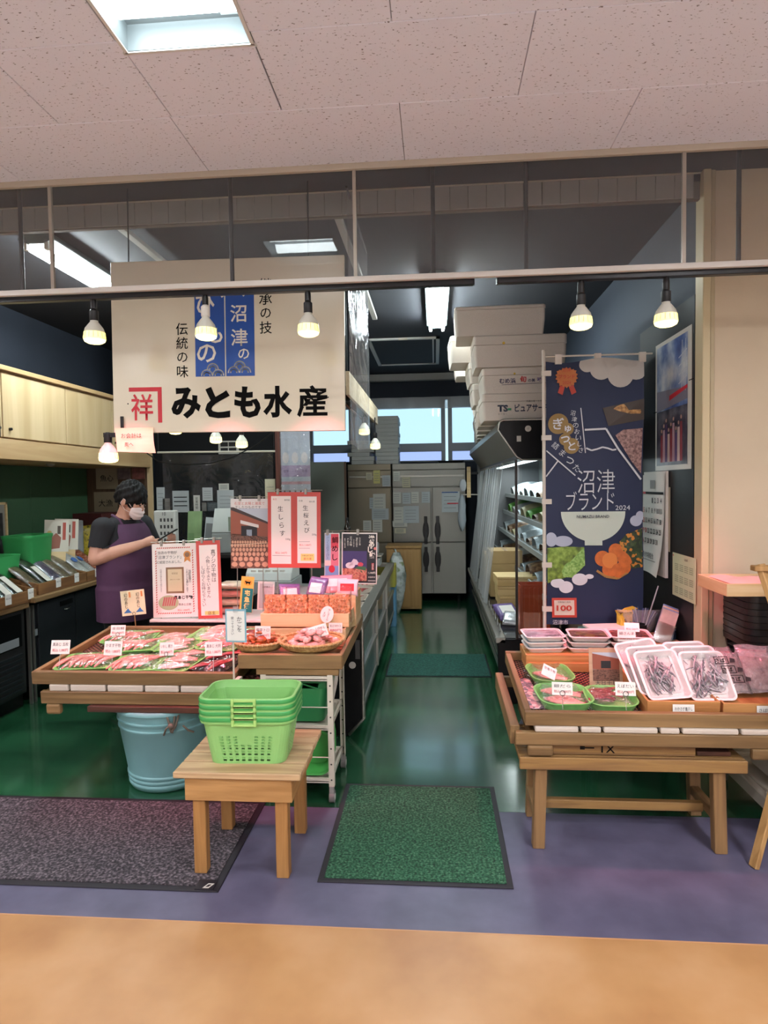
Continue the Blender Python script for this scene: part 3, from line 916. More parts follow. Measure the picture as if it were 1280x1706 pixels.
# shopping baskets -------------------------------------------------------------
def basket_meshes():
    W, D, H = 0.405, 0.275, 0.205          # at the rim
    wb, db = 0.315, 0.215                  # at the base
    n_col = {0: 12, 1: 8}
    bm = bmesh.new()
    def wall(pos, L0, L1, ncol, solid):
        """one wall as a grid with square holes; pos(u, v): u -1..1 along, v 0..1 up"""
        us = []
        c = ncol
        edges = [-1.0]
        for k in range(c):
            a = -0.90 + 1.80 * k / c
            wd = 1.80 / c
            edges += [a + wd * 0.22, a + wd * 0.78]
        edges.append(1.0)
        vs = [0.0]
        rows = 9
        for k in range(rows):
            a = 0.05 + 0.0714 * k
            vs += [a + 0.016, a + 0.060]
        vs.append(1.0)
        vv = [[bm.verts.new(pos(u, v)) for u in edges] for v in vs]
        for j in range(len(vs) - 1):
            for i in range(len(edges) - 1):
                hole = (i % 2 == 1) and (j % 2 == 1)
                ci, rj = i // 2, j // 2
                if hole and not solid(ci, rj):
                    continue
                bm.faces.new((vv[j][i], vv[j][i + 1], vv[j + 1][i + 1], vv[j + 1][i]))
    def lerp(a, b, t): return a + (b - a) * t
    rc = 0.045
    def front(sgn):
        def pos(u, v):
            w = lerp(wb, W - 0.03, v) / 2 - rc
            d = lerp(db, D - 0.03, v) / 2
            return (u * w * sgn, -d * sgn, v * (H - 0.03))
        return pos
    def side(sgn):
        def pos(u, v):
            w = lerp(wb, W - 0.03, v) / 2
            d = lerp(db, D - 0.03, v) / 2 - rc
            return (w * sgn, u * d * sgn, v * (H - 0.03))
        return pos
    sol = lambda c, r: (c in (3, 4) and r > 5) if True else False
    wall(front(1), 0, 0, 8, sol)
    wall(front(-1), 0, 0, 8, sol)
    wall(side(1), 0, 0, 5, lambda c, r: False)
    wall(side(-1), 0, 0, 5, lambda c, r: False)
    # rounded corners, floor
    for qx, qy, a0 in ((1, 1, 0), (-1, 1, 90), (-1, -1, 180), (1, -1, 270)):
        prev = None
        for i in range(7):
            a = R(a0 + 90 * i / 6)
            col = []
            for v in (0.0, 0.5, 1.0):
                w = lerp(wb, W - 0.03, v) / 2 - rc
                d = lerp(db, D - 0.03, v) / 2 - rc
                col.append(bm.verts.new((qx * w + rc * math.cos(a), qy * d + rc * math.sin(a), v * (H - 0.03))))
            if prev:
                for k in range(2):
                    bm.faces.new((prev[k], col[k], col[k + 1], prev[k + 1]))
            prev = col
    bm.faces.new([bm.verts.new((x, y, 0.001)) for x, y in rrect(wb - 0.01, db - 0.01, rc - 0.005, 6)])
    bmesh.ops.recalc_face_normals(bm, faces=bm.faces)
    me = bpy.data.meshes.new('basket_wall')
    bmesh.ops.solidify(bm, geom=bm.faces[:], thickness=0.003)
    bm.to_mesh(me); bm.free()
    me.materials.append(P('basket_green', '#8cc274', 0.42, spec=0.4))
    z0, z1 = H - 0.032, H
    rim = MB().loft([ring(W - 0.034, D - 0.034, 0.05, z0, 6), ring(W - 0.004, D - 0.004, 0.06, z0 + 0.001, 6), ring(W, D, 0.062, z0 + 0.008, 6), ring(W, D, 0.062, z1 - 0.004, 6),
                     ring(W - 0.006, D - 0.006, 0.06, z1, 6), ring(W - 0.024, D - 0.024, 0.052, z1, 6), ring(W - 0.03, D - 0.03, 0.05, z0 + 0.004, 6)], closed=True)
    rme = rim.mesh('rim', P('basket_green', '#8cc274', 0.42), 40)
    band = MB().loft([ring(W + 0.002, D + 0.002, 0.063, z0 + 0.012, 6), ring(W + 0.005, D + 0.005, 0.064, z0 + 0.016, 6), ring(W + 0.005, D + 0.005, 0.064, z1 - 0.006, 6), ring(W + 0.002, D + 0.002, 0.063, z1 - 0.003, 6)], cap=False)
    bme = band.mesh('handle', P('basket_handle_green', '#3f9a4f', 0.4), 40)
    clip = MB()
    for e in (-1, 1):
        clip.box(e * 0.046 - 0.006, e * 0.046 + 0.006, -D / 2 - 0.011, -D / 2 + 0.002, z0 - 0.004, z1 + 0.004)
    clip.box(-0.05, 0.05, -D / 2 - 0.009, -D / 2 + 0.002, z0 - 0.004, z0 + 0.006)
    clip.box(-0.05, 0.05, -D / 2 - 0.009, -D / 2 + 0.002, z1 - 0.010, z1 + 0.002)
    cme = clip.mesh('handle_clip', P('basket_clip_green', '#a3cf76', 0.4), bevel=0.002)
    return me, rme, bme, cme
BASK = basket_meshes()
blabels = ['lowest light green basket of the stack on the bench, its holed side showing', 'second green shopping basket from the bottom of the nested stack',
           'third green shopping basket from the bottom of the nested stack', 'topmost light green basket of the stack, open towards the ceiling']
for k in range(4):
    t = thing('shopping_basket', blabels[k], 'basket', (-0.795, 2.665, 0.452 + 0.025 * k), (0, 0, R(2)), group='nested shopping baskets on the bench')
    link('body', BASK[0], t); link('rim', BASK[1], t); link('handle', BASK[2], t); link('handle_clip', BASK[3], t)

# blue bucket ---------------------------------------------------------------------
BUCK = P('bucket_blue', '#7ba9ac', 0.38, var=0.05, scale=4)
t = thing('bucket', 'pale blue round plastic tub standing under the left fish tray', 'bucket', (-1.485, 3.385, 0))
H = 0.452
prof = [(0.185, 0.0), (0.202, 0.006)]
for k, z in enumerate((0.02, 0.045, 0.07)):
    r = 0.205 + 0.055 * z / H
    prof += [(r, z), (r + 0.005, z + 0.006), (r + 0.005, z + 0.014), (r, z + 0.019)]
for z in (0.33, 0.37):
    r = 0.207 + 0.062 * z / H
    prof += [(r, z), (r + 0.006, z + 0.006), (r + 0.006, z + 0.013), (r, z + 0.018)]
prof += [(0.268, H - 0.025), (0.281, H - 0.022), (0.284, H - 0.008), (0.278, H), (0.266, H), (0.26, H - 0.03), (0.2, 0.015)]
MB().lathe(prof, 48).build('body', BUCK, t, smooth=50)
rp = P('rope_brown', '#6d6256', 0.8)
for k, (a, b_) in enumerate(((-68, -56), (-60, -66))):
    pts = []
    for i in range(9):
        s = i / 8
        a_ = R(a + (b_ - a) * s)
        pts.append((0.276 * math.cos(a_), 0.276 * math.sin(a_), 0.435 - 0.075 * math.sin(s * PI) - 0.03 * k * s))
    MB().tube(pts, 0.006, 6).build('rope_tie', rp, t, smooth=True)
for k, dz in enumerate((0.0, 0.02)):
    MB().tube([(0.13 + 0.05 * k, -0.258 + 0.02 * k, 0.40 - dz), (0.10 + 0.10 * k, -0.262 + 0.04 * k, 0.37 - dz), (0.085 + 0.14 * k, -0.258 + 0.05 * k, 0.335)], 0.005, 6).build('rope_end', rp, t, smooth=True)
MB().ell((0.125, -0.262, 0.385), (0.016, 0.010, 0.014), 8, 6).build('knot', rp, t, smooth=True)
# ================================================================ LEFT FISH TRAY, CART AND THEIR GOODS
TRAYWOOD = WOOD('tray_cedar_x', '#6d5332', '#8f7048', 'X', 0.8, ring=5)
TRAYWOODY = WOOD('tray_cedar_y', '#6d5332', '#8f7048', 'Y', 0.8, ring=5)
DARKWOOD = WOOD('dark_board', '#3a2015', '#56301f', 'X')
FOAM = P('white_foam', '#c4b8ab', 0.7, bump=0.1, bscale=200)
NETM = P('drying_net', '#2a211f', 0.7)
PINKSHEET = BLOTCH('tray_liner', ['#b87357', '#c98a6c', '#d69d84'], 14, 0.7)
SLOPE = R(3.9)

def net(x0, x1, y0, y1, step, z=0.0, rw=0.0022):
    mb = MB()
    n = int((x1 - x0 + y1 - y0) / step)
    for s in (1, -1):
        for k in range(n + 1):
            c = k * step
            if s > 0:
                a = (max(x0, x0 + c - (y1 - y0)), min(y1, y0 + c)) if c <= (y1 - y0) else (x0 + c - (y1 - y0), y1)
                b = (x0 + c, y0) if c <= x1 - x0 else (x1, y0 + c - (x1 - x0))
            else:
                a = (max(x0, x1 - c), y0 + max(0, c - (x1 - x0)))
                b = (x1 - max(0, c - (y1 - y0)), min(y1, y0 + c))
            if abs(a[0] - b[0]) < 1e-4: continue
            mb.cyl((a[0], a[1], z), (b[0], b[1], z), rw, n=3, caps=False)
    return mb

def drying_tray(name, label, x0, w, y0, d, z, h=0.068, th=0.028):
    """shallow wooden drying tray with net floor, sloping gently to the front"""
    t = thing(name, label, 'tray', (x0, y0, z), (SLOPE, 0, 0))
    MB().box(0, w, 0, th, -h, 0).build('front_rail', TRAYWOOD, t, bevel=0.003)
    MB().box(0, w, d - th, d, -h, 0.005).build('rear_rail', TRAYWOOD, t, bevel=0.003)
    MB().box(0, th, th, d - th, -h, 0).build('side_rail', TRAYWOODY, t, bevel=0.003)
    MB().box(w - th, w, th, d - th, -h, 0).build('side_rail', TRAYWOODY, t, bevel=0.003)
    MB().box(th, w - th, th, d - th, -0.050, -0.044).build('liner', PINKSHEET, t)
    o = net(th, w - th, th, d - th, 0.028, -0.040).build('net', NETM, t)
    o['kind'] = 'stuff'
    return t

TLX, TLY, TLZ = -2.11, 3.14, 0.655
drying_tray('drying_tray', 'shallow wooden drying tray full of pink fish packs above the blue tub', TLX, 1.09, TLY, 0.82, TLZ)
def onL(x, y, dz=0.0): return (x, y, TLZ - 0.038 + (y - TLY) * math.tan(SLOPE) + dz)

# lower stand under the left tray: second frame, foam spacers, dark board
fr = thing('tray_frame', 'second wooden frame supporting the left fish tray above the blue tub', 'frame', (TLX, TLY + 0.005, 0.485), (SLOPE, 0, 0))
MB().box(0.045, 1.075, 0.0, 0.03, 0.0, 0.066).build('front_rail', TRAYWOOD, fr, bevel=0.003)
MB().box(0.045, 1.075, 0.77, 0.80, 0.0, 0.066).build('rear_rail', TRAYWOOD, fr, bevel=0.003)
for a in (0.05, 1.03):
    MB().box(a, a + 0.04, 0.032, 0.768, 0.0, 0.06).build('side_rail', TRAYWOODY, fr, bevel=0.003)
MB().box(0.07, 0.15, -0.004, 0.03, -0.058, 0.0).build('foot', TRAYWOOD, fr, bevel=0.012, seg=2)
MB().box(0.07, 0.15, 0.74, 0.775, -0.058, 0.0).build('foot', TRAYWOOD, fr, bevel=0.012, seg=2)
sp = []
for k, (a, b_) in enumerate(((0.09, 0.20), (0.205, 0.40), (0.405, 0.60), (0.605, 0.79), (0.795, 0.99))):
    o = MB().box(a + 0.003, b_ - 0.003, 0.004, 0.76, 0.0665, 0.1015).build('foam_slab', FOAM, None, bevel=0.006, seg=2)
    o.location = (TLX, TLY + 0.005, 0.485); o.rotation_euler = (SLOPE, 0, 0)
    tag(o, ['white foam lid at the left end between the two tray frames', 'second white foam lid between the tray frames', 'middle white foam lid wedged between the tray frames',
            'fourth white foam lid between the tray frames', 'white foam lid at the right end between the two tray frames'][k], 'foam slab', 'foam lids under the left tray')
bd = thing('support_board', 'dark brown board laid across the rim of the blue tub', 'board', (-1.80, 3.12, 0.4525))
MB().box(0.0, 0.66, 0.0, 0.62, 0.0, 0.03).build('plank', DARKWOOD, bd, bevel=0.002)
MB().box(0.02, 0.64, 0.02, 0.05, 0.03, 0.0315).build('batten', DARKWOOD, bd)

# packs ----------------------------------------------------------------------
FISHPINK = BLOTCH('fish_flesh', ['#a04a48', '#c27068', '#d69488', '#b5605a'], 26, 0.38, stretch=(0.6, 3, 3), bump=0.15)
FISHRED = BLOTCH('fish_red', ['#6a2024', '#8f3636', '#b05f58'], 30, 0.38, bump=0.15)
FISHWHITE = BLOTCH('fish_pale', ['#c97f72', '#d89c8e', '#e2b3a4'], 20, 0.42, bump=0.1)
SKIN = BLOTCH('fish_skin_silver', ['#5d5154', '#8c7d80', '#c4b5b5'], 40, 0.3, stretch=(0.5, 3, 3))
GRASS = P('green_plastic_leaf', '#6d9a4c', 0.5, var=0.2, scale=30)
TRAYGREEN = P('tray_green', '#7bc46a', 0.4)
TRAYBLACK = P('tray_black', '#1a1216', 0.35)

def fillet_mesh(L=0.20, W=0.034, T=0.012, bend=0.02, m=FISHPINK, two=True):
    rings = []
    N = 10
    for i in range(N + 1):
        s = i / N
        w = W * (0.25 + 0.75 * math.sin(min(1, s * 1.6) * PI / 2)) * (1 - 0.78 * max(0, (s - 0.45) / 0.55) ** 1.3)
        if s > 0.93: w = W * 0.45
        th = T * (0.35 + 0.65 * math.sin(min(1, s * 2) * PI / 2)) * (1 - 0.7 * max(0, (s - 0.4) / 0.6))
        x = (s - 0.5) * L
        y = bend * (1 - (2 * s - 1) ** 2)
        rings.append([(x, y + w / 2 * math.cos(a), th * 0.5 + th / 2 * math.sin(a) + 0.003 * math.sin(s * PI)) for a in [2 * PI * k / 8 for k in range(8)]])
    return MB().loft(rings).mesh('fish', m, True)
FIL_P = fillet_mesh()
FIL_R = fillet_mesh(0.17, 0.05, 0.016, 0.012, FISHRED)
FIL_W = fillet_mesh(0.19, 0.10, 0.014, 0.0, FISHWHITE)

def film_over(w, d, h, name='film'):
    def f(u, v):
        x, y = (u - 0.5) * w, (v - 0.5) * d
        e = min(u, 1 - u, v, 1 - v)
        return (x, y, h * min(1, e * 7) + 0.004 * math.sin(u * 19 + v * 13))
    return MB().grid(f, 12, 12)

def fish_pack(label, loc, rz, w, d, traym, fil, nf, ang, group, spread=1.0, filmh=0.045, th=0.024, scale=1.0, leaf=True, lay='row', rad=0.03):
    t = thing('fish_pack', label, 'fish pack', loc, (SLOPE, 0, rz), group)
    open_tray(w, d, th, 0.018, rad, 0.003, 0.004, n=6).build('pack_tray', traym, t, smooth=35)
    if leaf:
        mb = MB()
        for k in range(26):
            a = random.random() * 2 * PI
            px, py = (random.random() - .5) * (w - .05), (random.random() - .5) * (d - .05)
            mb._add([(px, py, 0.012), (px + 0.05 * math.cos(a), py + 0.05 * math.sin(a), 0.02 + random.random() * 0.012), (px + 0.05 * math.cos(a + .12), py + 0.05 * math.sin(a + .12), 0.019)], [(0, 1, 2)])
        o = mb.build('garnish', GRASS, t); o['kind'] = 'stuff'
    for k in range(nf):
        s = (k + 0.5) / nf - 0.5
        off = spread * (w - 0.05)
        if lay == 'row':
            p = (s * off, 0.012 * math.sin(k * 2.1), 0.016 + 0.006 * (k % 2) + 0.004 * k / nf)
            r = (R(14), 0, R(ang + random.uniform(-5, 5)))
        elif lay == 'heap':
            p = (random.uniform(-.5, .5) * off * .8, random.uniform(-.5, .5) * (d - .08), 0.014 + 0.004 * k)
            r = (random.uniform(-.15, .15), random.uniform(-.15, .15), R(ang) + random.uniform(-.7, .7))
        else:
            p = (0.0, s * (d - 0.08), 0.015 + 0.008 * k)
            r = (R(6), 0, R(ang + random.uniform(-8, 8)))
        o = link('fish', fil, t, p, r)
        o.scale = (scale * random.uniform(.92, 1.05),) * 3
    film_over(w * 0.98, d * 0.98, filmh).build('film', CLEAR, t, smooth=True)
    return t
g1 = 'fish packs on the left drying tray'
fish_pack('pack of slim pink fish at the front left corner of the left tray', onL(-1.91, 3.36), R(10), 0.30, 0.26, TRAYGREEN, FIL_P, 9, 62, g1, scale=1.15)
fish_pack('pack of slim pink fish in a green dish, second from the left front', onL(-1.62, 3.34), R(6), 0.25, 0.25, TRAYGREEN, FIL_P, 8, 60, g1, scale=1.15)
fish_pack('flat green tray of broad pink fillets in the left tray front row', onL(-1.40, 3.38), R(-8), 0.22, 0.33, TRAYGREEN, FIL_W, 3, 20, g1, lay='stack', scale=.9)
fish_pack('black tray of dark red fish at the right front of the left tray', onL(-1.165, 3.375), R(-12), 0.20, 0.33, TRAYBLACK, FIL_R, 8, 70, g1, lay='heap', leaf=False)
fish_pack('pack of slim pink fish at the back left of the left tray', onL(-1.87, 3.76, 0.012), R(6), 0.30, 0.24, TRAYGREEN, FIL_P, 8, 55, g1)
fish_pack('pack of pale pink fillets at the back middle of the left tray', onL(-1.60, 3.72, 0.004), R(0), 0.23, 0.24, TRAYGREEN, FIL_W, 3, 30, g1, lay='stack', scale=.85)
fish_pack('raised pack of pink fillets at the back right of the left tray', onL(-1.33, 3.76, 0.03), R(-6), 0.30, 0.24, TRAYGREEN, FIL_W, 4, 40, g1, lay='stack', scale=.9)
fish_pack('pack of slim pink fish wedged between the left front and back packs', onL(-1.76, 3.555, 0.022), R(14), 0.28, 0.20, TRAYGREEN, FIL_P, 8, 60, g1, scale=1.0)
fish_pack('pack of pink fillets wedged in the middle of the left tray', onL(-1.50, 3.56, 0.024), R(-4), 0.24, 0.20, TRAYGREEN, FIL_W, 3, 35, g1, lay='stack', scale=.85)
fish_pack('pack of reddish fish wedged above the black tray', onL(-1.24, 3.575, 0.026), R(-10), 0.24, 0.20, TRAYGREEN, FIL_P, 7, 50, g1, scale=.95)
fish_pack('small pack of pink fish at the back right corner of the left tray', onL(-1.125, 3.80, 0.02), R(-4), 0.14, 0.22, TRAYGREEN, FIL_R, 4, 70, g1, lay='heap', scale=.8)

# price cards: card on a small clip stem, facing the shopper ----------------------
CARDW = P('price_card_white', '#e6e3dc', 0.6)
GREYINK = P('grey_ink', '#3c3a3c', 0.6)
PRICEINK = P('price_red_ink', '#b5303c', 0.6)
def price_card(loc, label, w, h, l1, l2, rz=0.0, tilt=-14, stem=0.06, roll=0.0, group='handwritten price cards on the fish trays', m=None, coil=True):
    t = thing('price_card', label, 'price card', loc, (R(tilt), R(roll), rz), group)
    MB().box(-w / 2, w / 2, 0, 0.0015, stem, stem + h).build('card', m or CARDW, t)
    if l1: text(t, l1, 0, stem + h * 0.70, GREYINK, w=w * 0.82, h=h * 0.26)
    if l2: text(t, l2, 0, stem + h * 0.28, PRICEINK, w=w * 0.82, h=h * 0.24)
    if stem > 0.01:
        MB().cyl((0, 0.003, 0), (0, 0.003, stem + 0.01), 0.0015, n=6).build('stem', CHROME, t)
        if coil:
            MB().tube([(0.011 * math.cos(a), -0.003, stem + 0.008 + 0.011 * math.sin(a)) for a in [2 * PI * i / 12 for i in range(12)]], 0.0013, 5, closed=True).build('clip_coil', P('dark_wire', '#3b3437', 0.4, metal=0.6), t)
    return t
def zL(y): return TLZ - 0.032 + (y - TLY) * math.tan(SLOPE)
price_card((-1.975, 3.165, 0.657), 'white price card clipped at the left front corner of the left tray', 0.10, 0.072, '真あじ 五枚', '税込 1,080円', R(4), stem=0.082, coil=False)
price_card((-1.69, 3.165, 0.657), 'pale price card clipped in the middle of the left tray front rail', 0.10, 0.072, 'かます干物', '税込 1,080円', R(-3), stem=0.078, coil=False)
price_card((-1.40, 3.175, 0.657), 'pink tinted price card in a wire coil before the flat fillets', 0.088, 0.068, 'いわし 開き', '税込 540円', R(-14), stem=0.075, roll=-6)
price_card((-1.145, 3.165, 0.657), 'white price card clipped before the black tray of dark red fish', 0.092, 0.072, '真あじ 大判', '税込 1,080円', R(-2), stem=0.078, roll=-3, coil=False)
price_card((-1.89, 3.615, 0.655), 'small price card standing before the back left fish pack', 0.088, 0.062, '金目鯛', '税込 1,080円', R(3), stem=0.075)

# twin illustrated card between the man and the poster
cd = thing('illustrated_card', 'small cream card with two blue fish drawings before the purple apron', 'card', (-1.925, 3.93, 0.715), (R(-4), R(-6), 0))
MB().box(-0.08, 0.08, 0, 0.002, 0.075, 0.235).build('card', P('card_cream', '#e3d2ae', 0.6, var=0.08, scale=8), cd, bevel=0.0)
for k, xx in enumerate((-0.04, 0.04)):
    text(cd, '幻のあじ', xx - 0.006, 0.17, BLACKINK, h=0.095, vertical=True, gap=0.95)
    flat(cd, rect(xx + 0.016, xx + 0.028, 0.19, 0.225), P('orange_print', '#d5854a', 0.6))
    flat(cd, [(xx - 0.028, 0.092), (xx + 0.028, 0.092), (xx + 0.012, 0.108), (xx + 0.004, 0.122), (xx - 0.008, 0.110)], P('fish_blue_print', '#3b6fa6', 0.6))
MB().cyl((0, 0.004, 0), (0, 0.004, 0.085), 0.003, n=6).build('stem', WOOD('stick', '#8a6a40', '#a1804f', 'Z'), cd)
MB().tube([(0.010 * math.cos(a), -0.003, 0.085 + 0.010 * math.sin(a)) for a in [2 * PI * i / 10 for i in range(10)]], 0.0013, 5, closed=True).build('clip_coil', P('dark_wire', '#3b3437', 0.4, metal=0.6), cd)

# ---------------------------------------------------------------- basket notice on a white rod
bn = thing('notice_stand', 'pale blue edged notice on a thin white rod beside the left tray', 'notice', (-0.985, 3.06, 0.0), (0, 0, R(-3)))
MB().cyl((-0.022, 0.012, 0.50), (-0.022, 0.012, 0.86), 0.005, n=8).build('rod', WHITEPAINT, bn)
MB().box(-0.034, -0.012, 0.006, 0.10, 0.60, 0.635).build('clamp', WHITEPAINT, bn)
MB().box(-0.055, 0.052, 0, 0.003, 0.835, 1.0).build('sheet', P('notice_blue', '#7fb0bd', 0.5), bn)
MB().box(-0.047, 0.044, -0.001, 0, 0.843, 0.990).build('paper', PAPER, bn)
text(bn, 'かごを', 0.018, 0.925, BLACKINK, h=0.075, y=-0.002, vertical=True, gap=0.95)
text(bn, '使って下さい', -0.018, 0.918, GREYINK, h=0.09, y=-0.002, vertical=True, gap=0.95)
MB().box(-0.012, 0.012, -0.006, 0.006, 0.985, 1.015).build('clip', FILM('clear_clip', refl=0.2, rough=0.1, wrinkle=0), bn)

# ---------------------------------------------------------------- white wire cart
CX0, CX1, CY0, CY1 = -0.875, -0.535, 3.13, 3.53
ct = thing('storage_cart', 'white slotted angle cart on casters under the right end of the centre counter', 'cart', (0, 0, 0))
dots = P('slot_dark', '#201c1a', 0.6)
for px, py in ((CX0, CY0), (CX1, CY0), (CX0, CY1), (CX1, CY1)):
    s = 1 if px == CX1 else -1
    e = 1 if py == CY1 else -1
    p_ = MB().box(px - 0.014, px + 0.014, py - 0.0015 if e < 0 else py, py + 0.0015, 0.085, 0.655).box(px + s * 0.0125, px + s * 0.014, py, py - e * 0.028, 0.085, 0.655).build('post', WHITEPAINT, ct)
    for k in range(7):
        z = 0.12 + k * 0.08
        MB().cyl((px, py - 0.0018, z), (px, py - 0.0022, z), 0.0045, n=8).build('slot_hole', dots, p_)
for z, nm in ((0.635, 'top_shelf'), (0.385, 'middle_shelf'), (0.115, 'bottom_shelf')):
    MB().box(CX0, CX1, CY0, CY0 + 0.012, z - 0.012, z + 0.012).box(CX0, CX1, CY1 - 0.012, CY1, z - 0.012, z + 0.012).box(CX0, CX0 + 0.012, CY0, CY1, z - 0.012, z + 0.012).box(CX1 - 0.012, CX1, CY0, CY1, z - 0.012, z + 0.012).box(CX0, CX1, CY0, CY1, z - 0.006, z - 0.002).build(nm, WHITEPAINT, ct)
for z in (0.49, 0.235):
    MB().cyl((CX0, CY0, z), (CX1, CY0, z), 0.003, n=6).build('guard_wire', WHITEPAINT, ct)
for px, py in ((CX0, CY0), (CX1, CY0), (CX0, CY1), (CX1, CY1)):
    c = MB().box(px - 0.012, px + 0.012, py - 0.01, py + 0.01, 0.05, 0.088).build('caster', P('caster_grey', '#8e8a86', 0.5), ct)
    MB().cyl((px - 0.013, py + 0.012, 0.031), (px + 0.013, py + 0.012, 0.031), 0.031, n=20).build('wheel', P('wheel_grey', '#6e6a68', 0.5), c, smooth=40)
    MB().cyl((px - 0.015, py + 0.012, 0.031), (px + 0.015, py + 0.012, 0.031), 0.016, n=14).build('hub', P('hub_grey', '#b4b0aa', 0.4), c, smooth=40)

# dark green bin with openwork rim, and lime stool-like bags on the cart
DGREEN = P('bin_green', '#2d7d4b', 0.3, spec=0.5)
t = thing('storage_bin', 'dark green plastic bin with a lattice rim on the cart middle shelf', 'bin', (-0.705, 3.33, 0.398))
open_tray(0.29, 0.33, 0.175, 0.02, 0.04, 0.004, 0.0).build('body', DGREEN, t, smooth=40)
mb = MB()
for k in range(28):
    pts = ring(0.29, 0.33, 0.04, 0.175, 6)
    a = pts[k % len(pts)]; b_ = pts[(k + 1) % len(pts)]
    mb.cyl((a[0], a[1], 0.173), ((a[0] + b_[0]) / 2, (a[1] + b_[1]) / 2, 0.208), 0.0035, n=4).cyl(((a[0] + b_[0]) / 2, (a[1] + b_[1]) / 2, 0.208), (b_[0], b_[1], 0.173), 0.0035, n=4)
mb.build('lattice', DGREEN, t)
MB().tube(ring(0.295, 0.335, 0.042, 0.21, 6), 0.006, 6, closed=True).build('rim', DGREEN, t, smooth=True)
t = thing('paper_bag', 'crumpled white bag tucked behind the green bin on the cart', 'bag', (-0.60, 3.46, 0.400))
MB().grid(lambda u, v: (0.02 + 0.03 * math.sin(u * 7 + v * 3) * v + 0.015 * v, -0.10 + 0.16 * u, 0.20 * v + 0.01 * math.sin(u * 12)), 10, 8).build('sheet', P('bag_white', '#d8cec4', 0.7), t, smooth=True)
LIME = P('lime_green_plastic', '#4fae54', 0.35)
for k in range(3):
    t = thing('plastic_bowl', ['nearest bright green bowl standing on edge on the cart bottom shelf', 'middle bright green bowl standing on edge on the cart bottom shelf', 'rear bright green bowl standing on edge on the cart bottom shelf'][k], 'bowl', (-0.665, 3.165 + 0.10 * k, 0.245), (R(-90), 0, 0), 'green bowls on the cart')
    M_ = MB().loft([ring(0.21, 0.18, 0.05, 0, 5), ring(0.25, 0.225, 0.07, 0.07, 5), ring(0.262, 0.236, 0.075, 0.072, 5), ring(0.262, 0.236, 0.075, 0.078, 5), ring(0.244, 0.218, 0.068, 0.076, 5), ring(0.20, 0.17, 0.045, 0.006, 5)])
    M_.build('body', LIME, t, smooth=40)
    t.rotation_euler = (R(90), 0, R(-4 * k)); t.location.y += 0.075

# ---------------------------------------------------------------- wooden tray on the cart
tr = thing('wooden_tray', 'deep weathered wooden tray on the white cart with baskets of packets', 'tray', (-1.0, 3.12, 0.655), (R(1.2), 0, 0))
TW_ = 0.53
MB().box(0, TW_, 0, 0.03, 0.03, 0.105).build('front_board', TRAYWOOD, tr, bevel=0.004)
MB().box(0.09, TW_ - 0.02, 0.008, 0.04, -0.004, 0.03).build('under_board', TRAYWOOD, tr, bevel=0.004)
MB().box(0, 0.02, 0.03, 0.90, 0.03, 0.10).build('side_board', TRAYWOODY, tr, bevel=0.003)
MB().box(TW_ - 0.02, TW_, 0.03, 0.90, 0.03, 0.10).build('side_board', TRAYWOODY, tr, bevel=0.003)
MB().box(0.02, TW_ - 0.02, 0.03, 0.90, 0.03, 0.045).build('floor_board', TRAYWOODY, tr)
MB().box(0, TW_, 0.90, 0.93, 0.03, 0.105).build('rear_board', TRAYWOOD, tr, bevel=0.003)
def zC(y): return 0.655 + 0.045 + (y - 3.12) * math.tan(R(1.2))

# round wicker trays
BAMBOO = BLOTCH('bamboo_weave', ['#a07a46', '#b8925c', '#cdab75'], 60, 0.55, stretch=(1, 1, 2), bump=0.3)
def wicker(loc, r, label, rz=0):
    t = thing('wicker_tray', label, 'basket', loc, (0, 0, rz))
    MB().lathe([(r * 0.2, 0.003), (r * 0.78, 0.0), (r * 0.93, 0.018), (r * 0.985, 0.042), (r * 0.965, 0.042), (r * 0.90, 0.022), (r * 0.74, 0.008), (r * 0.2, 0.008)], 40).build('bowl', BAMBOO, t, smooth=50)
    MB().tube([(r * 0.985 * math.cos(a), r * 0.985 * math.sin(a), 0.043) for a in [2 * PI * i / 40 for i in range(40)]], 0.0075, 6, closed=True).build('rim', BAMBOO, t, smooth=True)
    wr = MB()
    for i in range(36):
        a = 2 * PI * i / 36
        c = Vector((r * 0.985 * math.cos(a), r * 0.985 * math.sin(a), 0.043))
        d = Vector((math.cos(a), math.sin(a), 0))
        wr.tube([c + d * (0.009 * math.cos(q)) + Vector((0, 0, 0.009 * math.sin(q))) for q in [2 * PI * j / 8 for j in range(8)]], 0.0016, 4, closed=True)
    wr.build('binding', P('binding_light', '#d3b98a', 0.6), t)
    return t
wicker((-0.655, 3.285, zC(3.285) + 0.052), 0.172, 'large round wicker tray heaped with pale pink packets')
wicker((-0.925, 3.27, zC(3.27) + 0.05), 0.135, 'smaller round wicker tray heaped with amber brown packets')
def lump(m, name='packet'):
    mb = MB()
    rings = []
    for j in range(1, 6):
        tt = PI * j / 6
        rings.append([(0.034 * math.sin(tt) * math.cos(2 * PI * i / 9) * random.uniform(.8, 1.15), 0.026 * math.sin(tt) * math.sin(2 * PI * i / 9) * random.uniform(.8, 1.15), 0.016 - 0.016 * math.cos(tt)) for i in range(9)])
    mb.loft(rings)
    mb._add([(-0.03, 0, 0.014), (-0.055, -0.016, 0.02), (-0.055, 0.016, 0.022)], [(0, 1, 2)])
    mb._add([(0.03, 0, 0.014), (0.055, -0.016, 0.022), (0.055, 0.016, 0.02)], [(0, 1, 2)])
    return mb.mesh(name, m, True)
PKP = P('pink_wrapper', '#dba8a0', 0.22, var=0.25, scale=60, bump=0.4, bscale=60, coat=0.6)
PKA = P('amber_wrapper', '#a9562a', 0.22, var=0.45, scale=50, bump=0.4, bscale=60, coat=0.6)
